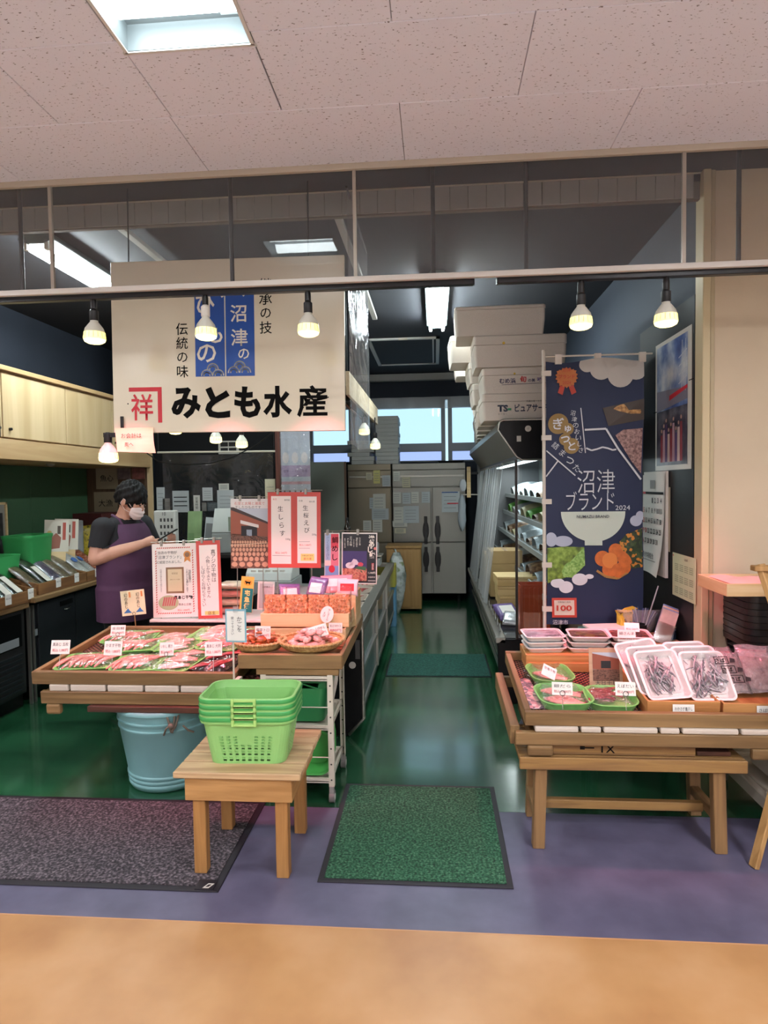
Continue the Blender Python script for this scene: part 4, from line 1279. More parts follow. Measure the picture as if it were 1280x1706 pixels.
for (cx, cy, r, m, n, lb, gr) in ((-0.655, 3.285, 0.13, PKP, 24, 'small pale pink wrapped packet heaped in the large wicker tray', 'pink packets in the wicker tray'),
                                  (-0.925, 3.27, 0.095, PKA, 15, 'small amber brown wrapped packet heaped in the smaller wicker tray', 'amber packets in the wicker tray')):
    vers = [lump(m) for _ in range(3)]
    lev = 0
    for k in range(n):
        ly = 0 if k < n * 0.55 else (1 if k < n * 0.85 else 2)
        rr = r * (1.0, 0.68, 0.36)[ly] * math.sqrt(((k * 0.618) % 1.0) * 0.9 + 0.1)
        a = k * 2.399
        o = link('packet', vers[k % 3], None, (cx + rr * math.cos(a), cy + rr * math.sin(a), zC(cy) + 0.062 + 0.028 * ly), (random.uniform(-.4, .4), random.uniform(-.4, .4), random.uniform(0, 6)))
        tag(o, lb, 'packet', gr)

# pale wooden boxes behind: stepped
PALEBOX = WOOD('pale_box_x', '#c9a877', '#d8bd90', 'X', 0.8)
PALEBOXY = WOOD('pale_box_y', '#c9a877', '#d8bd90', 'Y', 0.8)
def pale_box(name, label, x0, x1, y0, y1, z0, h, mx=None, my=None, group=None, tilt=0):
    mx = mx or PALEBOX; my = my or PALEBOXY
    t = thing(name, label, 'wooden box', (x0, y0, z0), (tilt, 0, 0), group)
    w, d = x1 - x0, y1 - y0
    MB().box(0, w, 0, 0.010, 0, h).build('front_board', mx, t, bevel=0.0015)
    MB().box(0, w, d - 0.010, d, 0, h).build('rear_board', mx, t, bevel=0.0015)
    MB().box(0, 0.010, 0.010, d - 0.010, 0, h).build('end_board', my, t, bevel=0.0015)
    MB().box(w - 0.010, w, 0.010, d - 0.010, 0, h).build('end_board', my, t, bevel=0.0015)
    MB().box(0.010, w - 0.010, 0.010, d - 0.010, 0, 0.008).build('bottom_board', my, t)
    return t
pale_box('wooden_box', 'long pale wooden box behind the wicker trays', -0.985, -0.50, 3.47, 3.62, zC(3.55) + 0.002, 0.10)
pale_box('wooden_box', 'upper pale wooden box holding the bags of orange dried shrimp', -0.985, -0.485, 3.50, 3.72, zC(3.55) + 0.104, 0.075)
pale_box('wooden_box', 'pale wooden box at the counter edge behind the shrimp bags', -0.60, -0.475, 3.735, 3.98, zC(3.8) + 0.006, 0.24)
# dried shrimp bags
SHR = BLOTCH('dried_shrimp', ['#c27a4c', '#dc9c6a', '#eab88c', '#cf8a58'], 70, 0.5, kind='cell', bump=0.8)
SHRT = P('shrimp_orange', '#e2945f', 0.45, var=0.3, scale=40)
def shrimp_bag_mesh():
    rings = []
    for s in [i / 7 for i in range(8)]:
        z = 0.012 + s * 0.150
        wd = 0.128 - 0.01 * abs(s - .4)
        th = 0.045 * (1 - 0.5 * s)
        rings.append(ring(wd, th, 0.018, z, 4))
    cont = MB().loft(rings).mesh('shrimp_fill', SHR, True)
    bits = MB()
    rnd = random.Random(5)
    for k in range(110):
        x, z = rnd.uniform(-.055, .055), rnd.uniform(.02, .155)
        y = -0.0225 * (1 - 0.5 * (z - .012) / .15) - 0.001
        a0 = rnd.uniform(0, 6.28)
        bits.tube([(x + 0.008 * math.cos(a0 + q), y - 0.0015, z + 0.008 * math.sin(a0 + q)) for q in (0, .8, 1.6, 2.4)], 0.0019, 4)
    bm = bits.mesh('shrimp', SHRT)
    def bf(u, v):
        s = 1 - abs(2 * u - 1)
        side = 1 if u < .5 else -1
        x = (-1 + 4 * u if u < .5 else 3 - 4 * u) * 0.069
        edge = 1 - (abs(x) / 0.069) ** 4
        th = 0.028 * (1 - 0.55 * v) * edge
        if v > .82: th *= (1 - v) / .18
        return (x, -side * th, 0.004 + v * 0.205 + 0.004 * math.sin(x * 60) * v)
    film = MB().grid(bf, 24, 12).mesh('bag_film', FILM('bag_film', tint=(1.0, 0.94, 0.94), refl=0.05, rough=0.15, wrinkle=0.9, wscale=26), True)
    return cont, bm, film
SB = shrimp_bag_mesh()
for k, x in enumerate((-0.915, -0.79, -0.665, -0.545)):
    t = thing('shrimp_bag', ['leftmost clear bag of orange dried shrimp in the upper wooden box', 'second clear bag of orange dried shrimp from the left', 'third clear bag of orange dried shrimp from the left', 'rightmost clear bag of orange dried shrimp beside the oval tag'][k],
              'shrimp bag', (x, 3.555, zC(3.55) + 0.114), (R(-4), 0, R((-3, 2, -2, 3)[k])), 'dried shrimp bags in the wooden box')
    link('shrimp_fill', SB[0], t); o = link('shrimp', SB[1], t); o['kind'] = 'stuff'; link('bag_film', SB[2], t)
# oval tag and price tags
ot = thing('oval_tag', 'white oval handwritten tag leaning on the rightmost shrimp bag', 'tag', (-0.615, 3.475, 0.845), (R(-6), R(14), 0))
MB().prism(disc(0, 0.045, 0.037, 28, 0.047), 0, 0.0015, 'XZ').build('card', CARDW, ot)
text(ot, '干しさくら', 0.008, 0.045, BLACKINK, h=0.066, vertical=True, gap=0.9)
text(ot, 'えび', -0.014, 0.042, BLACKINK, h=0.028, vertical=True)
price_card((-0.555, 3.462, 0.79), 'white price label on the front of the stepped wooden boxes', 0.075, 0.055, '桜えび 中サイズ', '880円', 0, tilt=-3, stem=0.0, coil=False)
price_card((-0.905, 3.235, 0.775), 'white price card standing in the amber packets', 0.085, 0.065, '塩辛トロ', '税込 600円', R(-4), tilt=-10, stem=0.035)
price_card((-0.60, 3.26, 0.785), 'tilted white price card standing in the pink packets', 0.10, 0.062, '干しえびせん', '税込 600円', R(4), tilt=-14, stem=0.03, roll=-16)
# ================================================================ CENTRE COUNTER (refrigerated island) AND POSTERS
IX0, IX1, IY0, IY1, IZ = -1.58, -0.475, 3.99, 7.1, 0.735
FX0 = -1.86            # the front shelf is wider than the cold well
isl = thing('island_display_case', 'long stainless refrigerated counter with black end panel beside the aisle', 'display case', (0, 0, 0))
PANEL = P('case_side_panel', '#5c6468', 0.28, metal=0.6, var=0.08, scale=2, stretch=(1, 8, 1))
MB().box(IX0, IX1 - 0.03, IY0 + 0.03, IY1, 0.10, 0.50).build('body', PANEL, isl)
MB().prism([(FX0, 0.0), (IX1 - 0.095, 0.0), (IX1 + 0.005, 0.11), (IX1 + 0.005, IZ - 0.03), (IX1 - 0.02, IZ), (FX0, IZ)], IY0, IY0 + 0.03, 'XZ').build('end_panel', BLACKPANEL, isl, bevel=0.003)
MB().box(IX0, IX1 - 0.10, IY0 + 0.03, IY1, 0.0, 0.10).build('toe_kick', BLACKPANEL, isl)
for z0, z1, m, dx in ((0.10, 0.17, BLACKPANEL, -0.012), (0.17, 0.20, STEEL, 0.004), (0.20, 0.40, PANEL, -0.004), (0.40, 0.43, STEEL, 0.006), (0.43, 0.66, P('case_glass_band', '#6f7f86', 0.12, metal=0.5), -0.01), (0.66, 0.69, STEEL, 0.006)):
    MB().box(IX1 - 0.03, IX1 + dx, IY0 + 0.03, IY1, z0, z1).build('side_band', m, isl)
MB().tube([(IX1 - 0.13, IY0 - 0.004, IZ + 0.004), (IX1 - 0.03, IY0 - 0.004, IZ + 0.004), (IX1 - 0.008, IY0 - 0.004, IZ - 0.012), (IX1 + 0.006, IY0 - 0.004, IZ - 0.05), (IX1 + 0.008, IY0 - 0.004, 0.12), (IX1 - 0.09, IY0 - 0.004, 0.012)], 0.011, 8).build('edge_trim', STEEL, isl, smooth=True)
MB().box(IX1 - 0.06, IX1 + 0.012, IY0 + 0.02, IY1, 0.69, IZ).box(IX0, IX0 + 0.06, IY0 + 0.02, IY1, 0.69, IZ).box(IX0, IX1, IY1 - 0.06, IY1, 0.69, IZ).build('rim', STEEL, isl, bevel=0.004)
MB().box(IX0 + 0.05, IX1 - 0.06, IY0 + 0.03, IY1 - 0.05, 0.50, 0.51).build('well_floor', P('well_white', '#c9ccca', 0.4), isl)
MB().box(FX0, IX0, IY0 + 0.03, IY0 + 0.36, 0.0, IZ - 0.01).build('side_cabinet', BLACKPANEL, isl)
MB().box(FX0, IX1 - 0.09, IY0, IY0 + 0.36, IZ - 0.01, IZ + 0.012).build('front_shelf', P('shelf_white', '#d9d2cb', 0.4), isl, bevel=0.003)
MB().cyl((-0.535, IY0 - 0.001, 0.46), (-0.535, IY0 - 0.004, 0.46), 0.022, n=20).build('round_badge', P('badge_grey', '#b9b5ad', 0.4), isl)
MB().box(-0.515, -0.485, IY0 - 0.003, IY0, 0.50, 0.62).build('spec_plate', P('spec_grey', '#4a4948', 0.4), isl)
for yy in (5.0, 6.0):
    MB().box(IX1 - 0.008, IX1 + 0.014, yy, yy + 0.03, 0.17, 0.69).build('upright_joint', STEEL, isl)
# packs of fish lying in the well and end boxes
for k in range(6):
    t = thing('fish_pack', ['pack of red fish lying in the counter well nearest the aisle end', 'second pack of red fish lying in the counter well', 'third pack lying in the counter well', 'fourth pack lying in the counter well', 'fifth pack lying in the counter well', 'last pack lying in the far counter well'][k], 'fish pack', (-0.70, 4.55 + 0.38 * k, 0.512), (0, 0, 0), 'packs in the counter well')
    open_tray(0.24, 0.32, 0.15, 0.01, 0.03, 0.004, 0.004).build('pack_tray', FOAM, t, smooth=35)
    for j in range(4):
        link('fish', FIL_R, t, (-0.06 + 0.04 * j, 0, 0.145), (0.1, 0, R(80)))

# --- poster helpers
WIRE = P('wire_rod', '#a8a49a', 0.3, metal=0.8)
CLIPM = P('clip_grey', '#9a958c', 0.35, metal=0.3)
def poster(name, label, x0, x1, z0, z1, y, m, rot=(0, 0, 0), cat='poster', t=0.002, rods=None, foot=None, clips=(0.25, 0.75), bar=True):
    """sheet with local origin at its lower left corner, hung from clips on a bar carried by rods"""
    o = thing(name, label, cat, (x0, y, z0), rot)
    w, h = x1 - x0, z1 - z0
    MB().box(0, w, 0, t, 0, h).build('sheet', m, o)
    if bar:
        MB().cyl((-0.01, 0.006, h + 0.012), (w + 0.01, 0.006, h + 0.012), 0.0022, n=6).build('hanging_bar', WIRE, o)
        for c in clips:
            MB().box(w * c - 0.008, w * c + 0.008, -0.006, 0.010, h - 0.016, h + 0.022).build('clip', CLIPM, o, bevel=0.002)
    if rods is not None:
        for rx in rods:
            MB().cyl((rx, 0.008, foot - z0), (rx, 0.008, h + 0.012), 0.003, n=6).build('rod', WIRE, o)
    return o, w, h
BASEZ = IZ + 0.012
PINKW = P('poster_white', '#e8ded8', 0.45)
POSTRED = P('poster_red', '#bf4a42', 0.45)
ORANGEP = P('print_orange', '#cf8a4a', 0.6)
BROWNP = P('print_brown', '#8c6a50', 0.6)
YELLOWP = P('print_yellow', '#e3d07c', 0.6)
# 1 brand poster
p, w, h = poster('brand_poster', 'white poster with red striped border and a framed certificate picture', -1.845, -1.545, 0.755, 1.235, 4.02, PINKW, (R(-4), R(-1.5), 0), rods=(0.05, 0.25), foot=BASEZ, clips=(0.22, 0.72))
for k in range(26):       # diagonal stripes around the border
    s = k / 26
    for x0 in (0.022, w - 0.030):
        zz = 0.03 + s * (h - 0.07)
        flat(p, [(x0, zz), (x0 + 0.008, zz + 0.006), (x0 + 0.008, zz + 0.014), (x0, zz + 0.008)], POSTRED, name='stripe')
for k in range(16):
    xx = 0.03 + k * (w - 0.07) / 16
    for zz in (0.022, h - 0.032):
        flat(p, [(xx, zz), (xx + 0.008, zz), (xx + 0.014, zz + 0.008), (xx + 0.006, zz + 0.008)], POSTRED, name='stripe')
text(p, '当店の干物が', 0.105, h - 0.058, GREYINK, w=0.13)
text(p, '「沼津ブランド」', 0.115, h - 0.088, GREYINK, w=0.165)
text(p, 'に認定されました。', 0.115, h - 0.120, GREYINK, w=0.165)
flat(p, disc(w - 0.062, h - 0.075, 0.025), ORANGEP); flat(p, disc(w - 0.062, h - 0.075, 0.016), BROWNP, y=-0.0015)
flat(p, [(w - 0.08, h - 0.095), (w - 0.044, h - 0.095), (w - 0.040, h - 0.125), (w - 0.062, h - 0.110), (w - 0.084, h - 0.125)], ORANGEP)
flat(p, rect(0.092, 0.212, 0.155, 0.325), BROWNP); flat(p, rect(0.104, 0.200, 0.168, 0.312), P('certificate', '#d3bf9c', 0.6), y=-0.0015)
text(p, '認定証', 0.152, 0.285, BROWNP, w=0.04, y=-0.0025); text(p, '沼津ブランド認定', 0.152, 0.245, BROWNP, w=0.07, y=-0.0025)
text(p, '当店自慢の', 0.252, 0.265, GREYINK, h=0.085, vertical=True, gap=.9); text(p, 'これからも真心こめて', 0.234, 0.235, GREYINK, h=0.15, vertical=True, gap=.9)
text(p, '伝統の味を守り続けます', 0.058, 0.24, P('faint_ink', '#a7979c', 0.6), h=0.15, vertical=True, gap=.9)
flat(p, disc(0.105, 0.095, 0.068, 26, 0.048), P('plate_print', '#a9b089', 0.5))
for k in range(6):
    flat(p, [(0.062 + 0.015 * k, 0.075), (0.072 + 0.015 * k, 0.073), (0.086 + 0.015 * k, 0.130), (0.076 + 0.015 * k, 0.132)], P('fish_print', '#b3595c', 0.5), y=-0.0015)
text(p, '真あじ干物', 0.205, 0.128, BLACKINK, w=0.125, bold=0.03)
text(p, '真あじ三枚', 0.215, 0.082, GREYINK, w=0.085); text(p, '税込 1,000円', 0.205, 0.045, POSTRED, w=0.08)
# 2 red framed handwritten sheet
p, w, h = poster('handwritten_poster', 'tall narrow red framed handwritten sheet beside the brand poster', -1.535, -1.375, 0.752, 1.255, 4.0, POSTRED, (R(-4), R(-2), 0), rods=(0.04, 0.12), foot=BASEZ)
flat(p, rect(0.02, w - 0.02, 0.02, h - 0.028), PINKW, name='paper')
text(p, '真アジの干物は', 0.112, 0.34, BLACKINK, h=0.21, vertical=True, y=-0.002, gap=.92)
text(p, '小物しかできていません', 0.076, 0.27, BLACKINK, h=0.27, vertical=True, y=-0.002, gap=.92)
text(p, 'しばらくお待ち下さい', 0.042, 0.21, GREYINK, h=0.26, vertical=True, y=-0.002, gap=.92)
flat(p, rect(0.045, w - 0.022, 0.024, 0.048), YELLOWP, y=-0.002); text(p, '店主', 0.09, 0.036, BLACKINK, w=0.05, y=-0.003)
# 3 photograph poster of drying fish
p, w, h = poster('photo_poster', 'photograph poster of fish drying in rows before a brick building', -1.325, -1.075, 1.075, 1.525, 4.04, P('photo_sky', '#b3bcc8', 0.35), (R(-2), R(0.5), 0), rods=(0.04, 0.21), foot=BASEZ)
flat(p, [(0, 0.215), (w, 0.205), (w, 0.29), (0, 0.39)], P('photo_brick', '#8f4f3c', 0.4), name='photo_building')
flat(p, [(0, 0.378), (w, 0.285), (w, 0.298), (0.02, 0.395), (0, 0.395)], P('photo_roof', '#3d2f30', 0.4), y=-0.0016)
flat(p, rect(0.07, 0.175, 0.21, 0.275), P('photo_dark', '#1e1a1e', 0.4), y=-0.0016); flat(p, [(0.065, 0.29), (0.185, 0.262), (0.185, 0.282), (0.065, 0.312)], P('photo_signboard', '#cfc8c4', 0.4), y=-0.002)
flat(p, rect(0.105, 0.14, 0.21, 0.25), P('photo_window', '#8f9aa8', 0.3), y=-0.002)
flat(p, [(0, 0), (w, 0), (w, 0.205), (0, 0.225)], BLOTCH('photo_fish', ['#3f2822', '#5d3d32', '#7d5848', '#6b4a3c'], 90, 0.35, stretch=(1, 1, 1.6)), name='photo_fish')
for k in range(6):
    zz = 0.012 + 0.036 * k * (1 - 0.04 * k)
    n = 5 + 2 * k
    for j in range(n):
        cx = (j + 0.5 + 0.3 * (k % 2)) / n * w
        if cx > w - 0.008: continue
        rw = 0.42 * w / n
        flat(p, disc(cx, zz + 0.014, rw, 8, 0.017 * (1 - 0.09 * k)), P('photo_fish_body', '#c79a7e', 0.4), y=-0.0018, name='photo_fish_row')
stroke(p, [(0.0, 0.150), (w, 0.165)], 0.003, P('photo_cord', '#e4c9a8', 0.4), y=-0.0028)
stroke(p, [(0.10, 0.22), (0.185, 0.17)], 0.003, P('photo_dark', '#1e1a1e', 0.4), y=-0.0028); stroke(p, [(0.16, 0.215), (0.245, 0.18)], 0.003, P('photo_dark', '#1e1a1e', 0.4), y=-0.0028)
flat(p, rect(0, w, h - 0.062, h), P('photo_header', '#d8d4d2', 0.4), y=-0.0006); text(p, '石室と太陽と潮風で', 0.125, h - 0.03, POSTRED, w=0.20); text(p, '干したひものです', 0.115, h - 0.055, GREYINK, w=0.17)
# 4 twin red handwritten board
p, w, h = poster('twin_red_poster', 'red board holding two white handwritten strips for raw whitebait and shrimp', -1.065, -0.725, 1.085, 1.565, 3.985, POSTRED, (R(-1.5), R(0.6), 0), rods=(0.06, 0.28), foot=BASEZ, clips=(0.19, 0.72))
flat(p, rect(0.022, 0.150, 0.025, h - 0.025), PINKW, name='paper'); flat(p, rect(0.190, 0.315, 0.030, h - 0.028), PINKW, name='paper')
for k, ch in enumerate('生しらす'):
    text(p, ch, 0.082 + 0.004 * k, h - 0.105 - 0.052 * k, BLACKINK, h=0.034, y=-0.002)
for k, ch in enumerate('生桜えび'):
    text(p, ch, 0.243 + 0.003 * k, h - 0.10 - 0.047 * k, BLACKINK, h=0.033, y=-0.002)
text(p, '100g', 0.130, h - 0.30, GREYINK, w=0.03, y=-0.002); text(p, '税込 540円', 0.085, 0.095, POSTRED, w=0.075, y=-0.002); stroke(p, [(0.03, 0.078), (0.145, 0.076)], 0.002, GREYINK, y=-0.002)
text(p, '200g', 0.298, h - 0.27, GREYINK, w=0.03, y=-0.002); text(p, '税込 1,080円', 0.24, 0.145, POSTRED, w=0.075, y=-0.002)
stroke(p, [(0.20, 0.125), (0.27, 0.125)], 0.0015, GREYINK, y=-0.002); stroke(p, [(0.20, 0.165), (0.27, 0.166)], 0.0015, GREYINK, y=-0.002)
flat(p, rect(0.212, 0.298, 0.045, 0.09), YELLOWP, y=-0.002); text(p, '冷凍もあります', 0.255, 0.078, GREYINK, w=0.07, y=-0.003); text(p, '要冷凍', 0.255, 0.058, POSTRED, w=0.05, y=-0.003)
text(p, '本日', 0.045, h - 0.045, POSTRED, w=0.025, y=-0.002); text(p, '静岡産', 0.125, h - 0.05, GREYINK, w=0.035, y=-0.002); text(p, '冷凍', 0.212, h - 0.055, GREYINK, w=0.025, y=-0.002); text(p, '由比産', 0.285, h - 0.06, GREYINK, w=0.035, y=-0.002)
# 5 narrow sea bream rice poster
p, w, h = poster('narrow_poster', 'narrow red and blue poster next to the red twin board', -0.712, -0.615, 0.985, 1.30, 4.03, PINKW, (R(-1), R(1), 0), rods=(0.05,), foot=BASEZ, clips=(0.2,))
flat(p, rect(0.004, 0.040, 0.14, h - 0.006), P('pale_blue_print', '#a9bfdc', 0.5)); flat(p, rect(0.042, w - 0.006, 0.10, h - 0.006), P('rose_print', '#d9788a', 0.5)); flat(p, rect(0.042, w - 0.006, 0.22, h - 0.006), P('crimson_print', '#cf3f52', 0.5), y=-0.0015)
flat(p, rect(0.004, w - 0.006, 0.015, 0.105), P('sea_print', '#7f9fcf', 0.5), y=-0.0013); flat(p, disc(0.048, 0.085, 0.020, 16, 0.024), P('red_fish_print', '#c9253c', 0.5), y=-0.002)
for k, ch in enumerate('鯛めし'):
    text(p, ch, 0.068, h - 0.045 - 0.055 * k, BLACKINK, h=0.040, y=-0.0025, bold=0.01)
text(p, 'ふっくら炊き上げた', 0.022, 0.22, P('blue_ink', '#3f5f95', 0.6), h=0.15, vertical=True, y=-0.002, gap=.9)
# 6 black food poster
p, w, h = poster('black_food_poster', 'black poster with white brush lettering and a sushi picture by the aisle', -0.600, -0.375, 0.975, 1.302, 4.02, PINKW, (R(-1.5), R(1.2), R(2)), rods=(0.10,), foot=BASEZ, clips=(0.45,))
flat(p, rect(0.006, w - 0.006, 0.008, h - 0.008), P('poster_black', '#12101a', 0.3)); flat(p, rect(0.006, 0.160, 0.10, 0.21), P('purple_print', '#3a2c63', 0.35), y=-0.0014)
flat(p, rect(0.006, 0.160, 0.02, 0.10), BLOTCH('sushi_print', ['#6d2a30', '#a8564c', '#d58a72', '#3c4a32'], 45, 0.35), y=-0.0014)
flat(p, disc(0.055, 0.118, 0.030, 18, 0.020), P('onigiri_print', '#d9cfd6', 0.4), y=-0.002); flat(p, [(0.045, 0.115), (0.115, 0.125), (0.095, 0.155), (0.075, 0.160)], P('rice_print', '#d3c6cf', 0.4), y=-0.002)
flat(p, disc(0.12, 0.125, 0.018, 12, 0.014), P('ginger_print', '#c5455a', 0.4), y=-0.0024); flat(p, [(0.08, 0.10), (0.155, 0.085), (0.155, 0.110), (0.11, 0.115)], P('leaf_print', '#3f6a45', 0.4), y=-0.0024)
for k, ch in enumerate('港あじ鮨'):
    text(p, ch, 0.190 - 0.008 * (k == 2) + 0.004 * (k == 3), h - 0.035 - 0.036 * k, SIGNWHITE, h=0.038, y=-0.003, bold=0.03)
flat(p, disc(0.212, h - 0.10, 0.009, 14), P('pink_seal', '#d98076', 0.5), y=-0.0028); flat(p, rect(0.190, 0.206, 0.09, 0.135), P('seal_red', '#9c2a33', 0.5), y=-0.0025)
text(p, '沼津名物', 0.198, 0.112, SIGNWHITE, h=0.04, vertical=True, y=-0.004, gap=.9)
for k, s in enumerate(('わさびの葉', '港町の味を', 'あじの旨味と香り', '三つの味', '押し鮨仕立て', '駅弁で人気の品')):
    text(p, s, 0.115 - 0.019 * k, h - 0.055 - 0.006 * (k % 3), SIGNWHITE, h=0.05 + 0.01 * (k % 2), vertical=True, y=-0.003, gap=.9)
text(p, '1,100円', 0.192, 0.072, SIGNWHITE, w=0.045, y=-0.003, bold=0.02); text(p, '数量限定', 0.192, 0.045, SIGNWHITE, w=0.045, y=-0.003); flat(p, rect(0.168, 0.216, 0.018, 0.026), P('grey_bar', '#9b9896', 0.5), y=-0.002)
# 7 courier sign
p, w, h = poster('courier_sign', 'small yellow and teal courier service sign standing on the counter', -1.262, -1.178, 0.80, 1.030, 3.99, P('courier_yellow', '#dcb452', 0.4), (R(-3), R(4.5), 0), rods=(0.04,), foot=BASEZ, bar=False, cat='sign')
flat(p, rect(0.012, w - 0.002, 0.002, 0.155), P('courier_teal', '#17706f', 0.35))
for k, ch in enumerate('宅急便'):
    text(p, ch, 0.046, 0.126 - 0.042 * k, YELLOWP, h=0.036, y=-0.002, bold=0.03)
flat(p, disc(0.045, 0.192, 0.028, 22, 0.020), P('courier_oval', '#d29a34', 0.4))
flat(p, [(0.026, 0.200), (0.030, 0.204), (0.034, 0.199), (0.052, 0.197), (0.066, 0.201), (0.060, 0.192), (0.058, 0.180), (0.054, 0.180), (0.052, 0.187), (0.040, 0.187), (0.037, 0.180), (0.033, 0.180), (0.032, 0.190), (0.027, 0.193)], BLACKINK, y=-0.002)
# 8 white framed card
p, w, h = poster('framed_card', 'white framed blank card behind the shrimp bags', -1.165, -1.055, 0.80, 0.985, 4.06, P('frame_white', '#dcdad6', 0.4), (R(-6), R(2), 0), rods=(0.05,), foot=BASEZ, bar=False, cat='card')
flat(p, rect(0.012, w - 0.010, 0.012, h - 0.014), P('card_grey', '#b7bdbd', 0.3)); text(p, 'お品書き', 0.055, h - 0.035, GREYINK, w=0.05, y=-0.002)

# goods standing on the counter behind the posters
def soft_pack(name, label, cat, loc, rot, w, h, t, m, group=None, printm=None):
    o = thing(name, label, cat, loc, rot, group)
    rings = []
    for s in [i / 8 for i in range(9)]:
        z = h * s
        f = math.sin(min(1, s * 4) * PI / 2) * math.sin(min(1, (1 - s) * 4) * PI / 2)
        rings.append([(x * (1 - 0.04 * f), y * (0.08 + 0.92 * f), z + 0.004 * math.sin(x * 90)) for x, y in rrect(w, t, t * .35, 4)])
    MB().loft(rings).build('packet', m, o, smooth=True)
    if printm:
        MB().box(-w * .32, w * .32, -t / 2 - 0.001, -t / 2 + 0.002, h * .28, h * .72).build('label_print', printm, o)
    return o
PURPLEW = P('purple_wrapper', '#6b5a8c', 0.25, var=0.25, scale=30, bump=0.3, bscale=40)
PINKBAG = P('pink_bag', '#dd9aa6', 0.25, var=0.15, scale=20, bump=0.3, bscale=30)
soft_pack('wrapped_pack', 'purple striped pack leaning behind the second shrimp bag', 'packet', (-0.88, 3.80, 0.895), (R(-30), 0, R(20)), 0.13, 0.12, 0.03, PURPLEW, 'wrapped packs behind the shrimp', PAPER)
soft_pack('wrapped_pack', 'purple striped pack leaning under the red twin board', 'packet', (-0.735, 3.79, 0.915), (R(-25), 0, R(-30)), 0.14, 0.14, 0.03, PURPLEW, 'wrapped packs behind the shrimp', PAPER)
soft_pack('wrapped_pack', 'pink and white pack lying under the black food poster', 'packet', (-0.60, 3.80, 0.955), (R(-38), 0, R(6)), 0.20, 0.12, 0.04, PINKBAG, 'wrapped packs behind the shrimp', PAPER)
soft_pack('wrapped_pack', 'white and pink pack standing at the counter edge before the black poster', 'packet', (-0.525, 3.745, 0.945), (R(-12), 0, R(-4)), 0.13, 0.10, 0.035, P('white_pink_bag', '#dcc6cc', 0.25, bump=0.3, bscale=30), 'wrapped packs behind the shrimp', REDINK)
stand = thing('support_stand', 'low wooden step supporting wrapped packs behind the shrimp box', 'stand', (-0.99, 3.745, 0.718))
MB().box(0.0, 0.375, 0.0, 0.16, 0.0, 0.20).build('step', PALEBOX, stand, bevel=0.002)
MB().box(0.0, 0.375, -0.003, 0.0, 0.02, 0.18).build('face_board', PALEBOX, stand, bevel=0.001)
# red mesh bag hanging between tray and cart
soft_pack('net_bag', 'small dark red mesh bag hanging between the fish tray and the cart', 'bag', (-0.965, 3.30, 0.49), (R(-50), R(10), R(40)), 0.10, 0.13, 0.05, BLOTCH('red_mesh', ['#4a1518', '#7b2b28', '#b08a84', '#2a0d10'], 60, 0.4, kind='cell', bump=.4))
# striped packs seen between poster and sign
for k in range(4):
    soft_pack('folded_pack', ['lowest red and cream flat pack stacked behind the courier sign', 'second red and cream flat pack of the stack behind the courier sign', 'third red and cream flat pack of the stack behind the courier sign', 'topmost red and cream flat pack of the stack behind the courier sign'][k], 'packet',
              (-1.36, 4.15, BASEZ + 0.025 + 0.055 * k), (R(-90), 0, R(8 - 4 * k)), 0.20, 0.16, 0.045, P('cream_red_pack_%d' % (k % 2), ('#cf8d80', '#d9c3a8')[k % 2], 0.3, var=0.3, scale=18, stretch=(1, 8, 1)), 'stacked flat packs on the counter')
# register, printer and papers further back on the counter
reg = thing('cash_register', 'grey cash register with a raised display behind the photograph poster', 'cash register', (-1.36, 5.05, IZ))
MB().box(-0.20, 0.20, 0.0, 0.40, 0.0, 0.10).build('drawer', P('register_grey', '#8f9492', 0.45), reg, bevel=0.006)
MB().prism([(0.02, 0.10), (0.36, 0.10), (0.36, 0.30), (0.22, 0.30), (0.05, 0.16)], -0.19, 0.19, 'YZ').build('body', P('register_light', '#b3b7b2', 0.45), reg, bevel=0.006)
MB().box(-0.02, 0.02, 0.28, 0.31, 0.30, 0.40).build('display_post', P('register_grey', '#8f9492', 0.45), reg)
MB().box(-0.13, 0.13, 0.26, 0.31, 0.40, 0.58).build('display', P('register_light', '#b3b7b2', 0.45), reg, bevel=0.008)
MB().box(-0.10, 0.10, 0.255, 0.262, 0.43, 0.55).build('screen', P('register_screen', '#6f7f74', 0.15), reg)
for i in range(4):
    for j in range(5):
        MB().box(-0.15 + 0.06 * j, -0.11 + 0.06 * j, 0.06 + 0.038 * i, 0.09 + 0.038 * i, 0.155 + 0.029 * i, 0.185 + 0.029 * i).build('key', P('key_white', '#c7c3ba', 0.5), reg)
# ================================================================ RIGHT TABLE AND ITS GOODS
RW = WOOD('table_pine_z', '#705233', '#8d6b44', 'Z', 0.9)
RWX = WOOD('table_pine_x', '#765533', '#94703f', 'X', 0.9)
RWY = WOOD('table_pine_y', '#705233', '#8d6b44', 'Y', 0.9)
tb = thing('wooden_trestle', 'low pine trestle bench carrying the right fish trays', 'bench', (0, 0, 0))
for lx, ly in ((0.435, 2.80), (1.205, 2.80), (0.445, 3.07), (1.225, 3.12)):
    s = -1 if lx < 0.8 else 1
    MB().loft([[(lx + s * 0.0 + dx, ly + dy, 0) for dx, dy in ((-.026, -.024), (.026, -.024), (.026, .024), (-.026, .024))], [(lx - s * 0.012 + dx, ly + dy, 0.365) for dx, dy in ((-.026, -.024), (.026, -.024), (.026, .024), (-.026, .024))]]).build('leg', RW, tb, bevel=0.003)
MB().box(0.352, 1.30, 2.755, 2.78, 0.362, 0.416).build('apron', RWX, tb, bevel=0.003)
MB().box(0.352, 1.30, 3.12, 3.145, 0.362, 0.416).build('apron', RWX, tb, bevel=0.003)
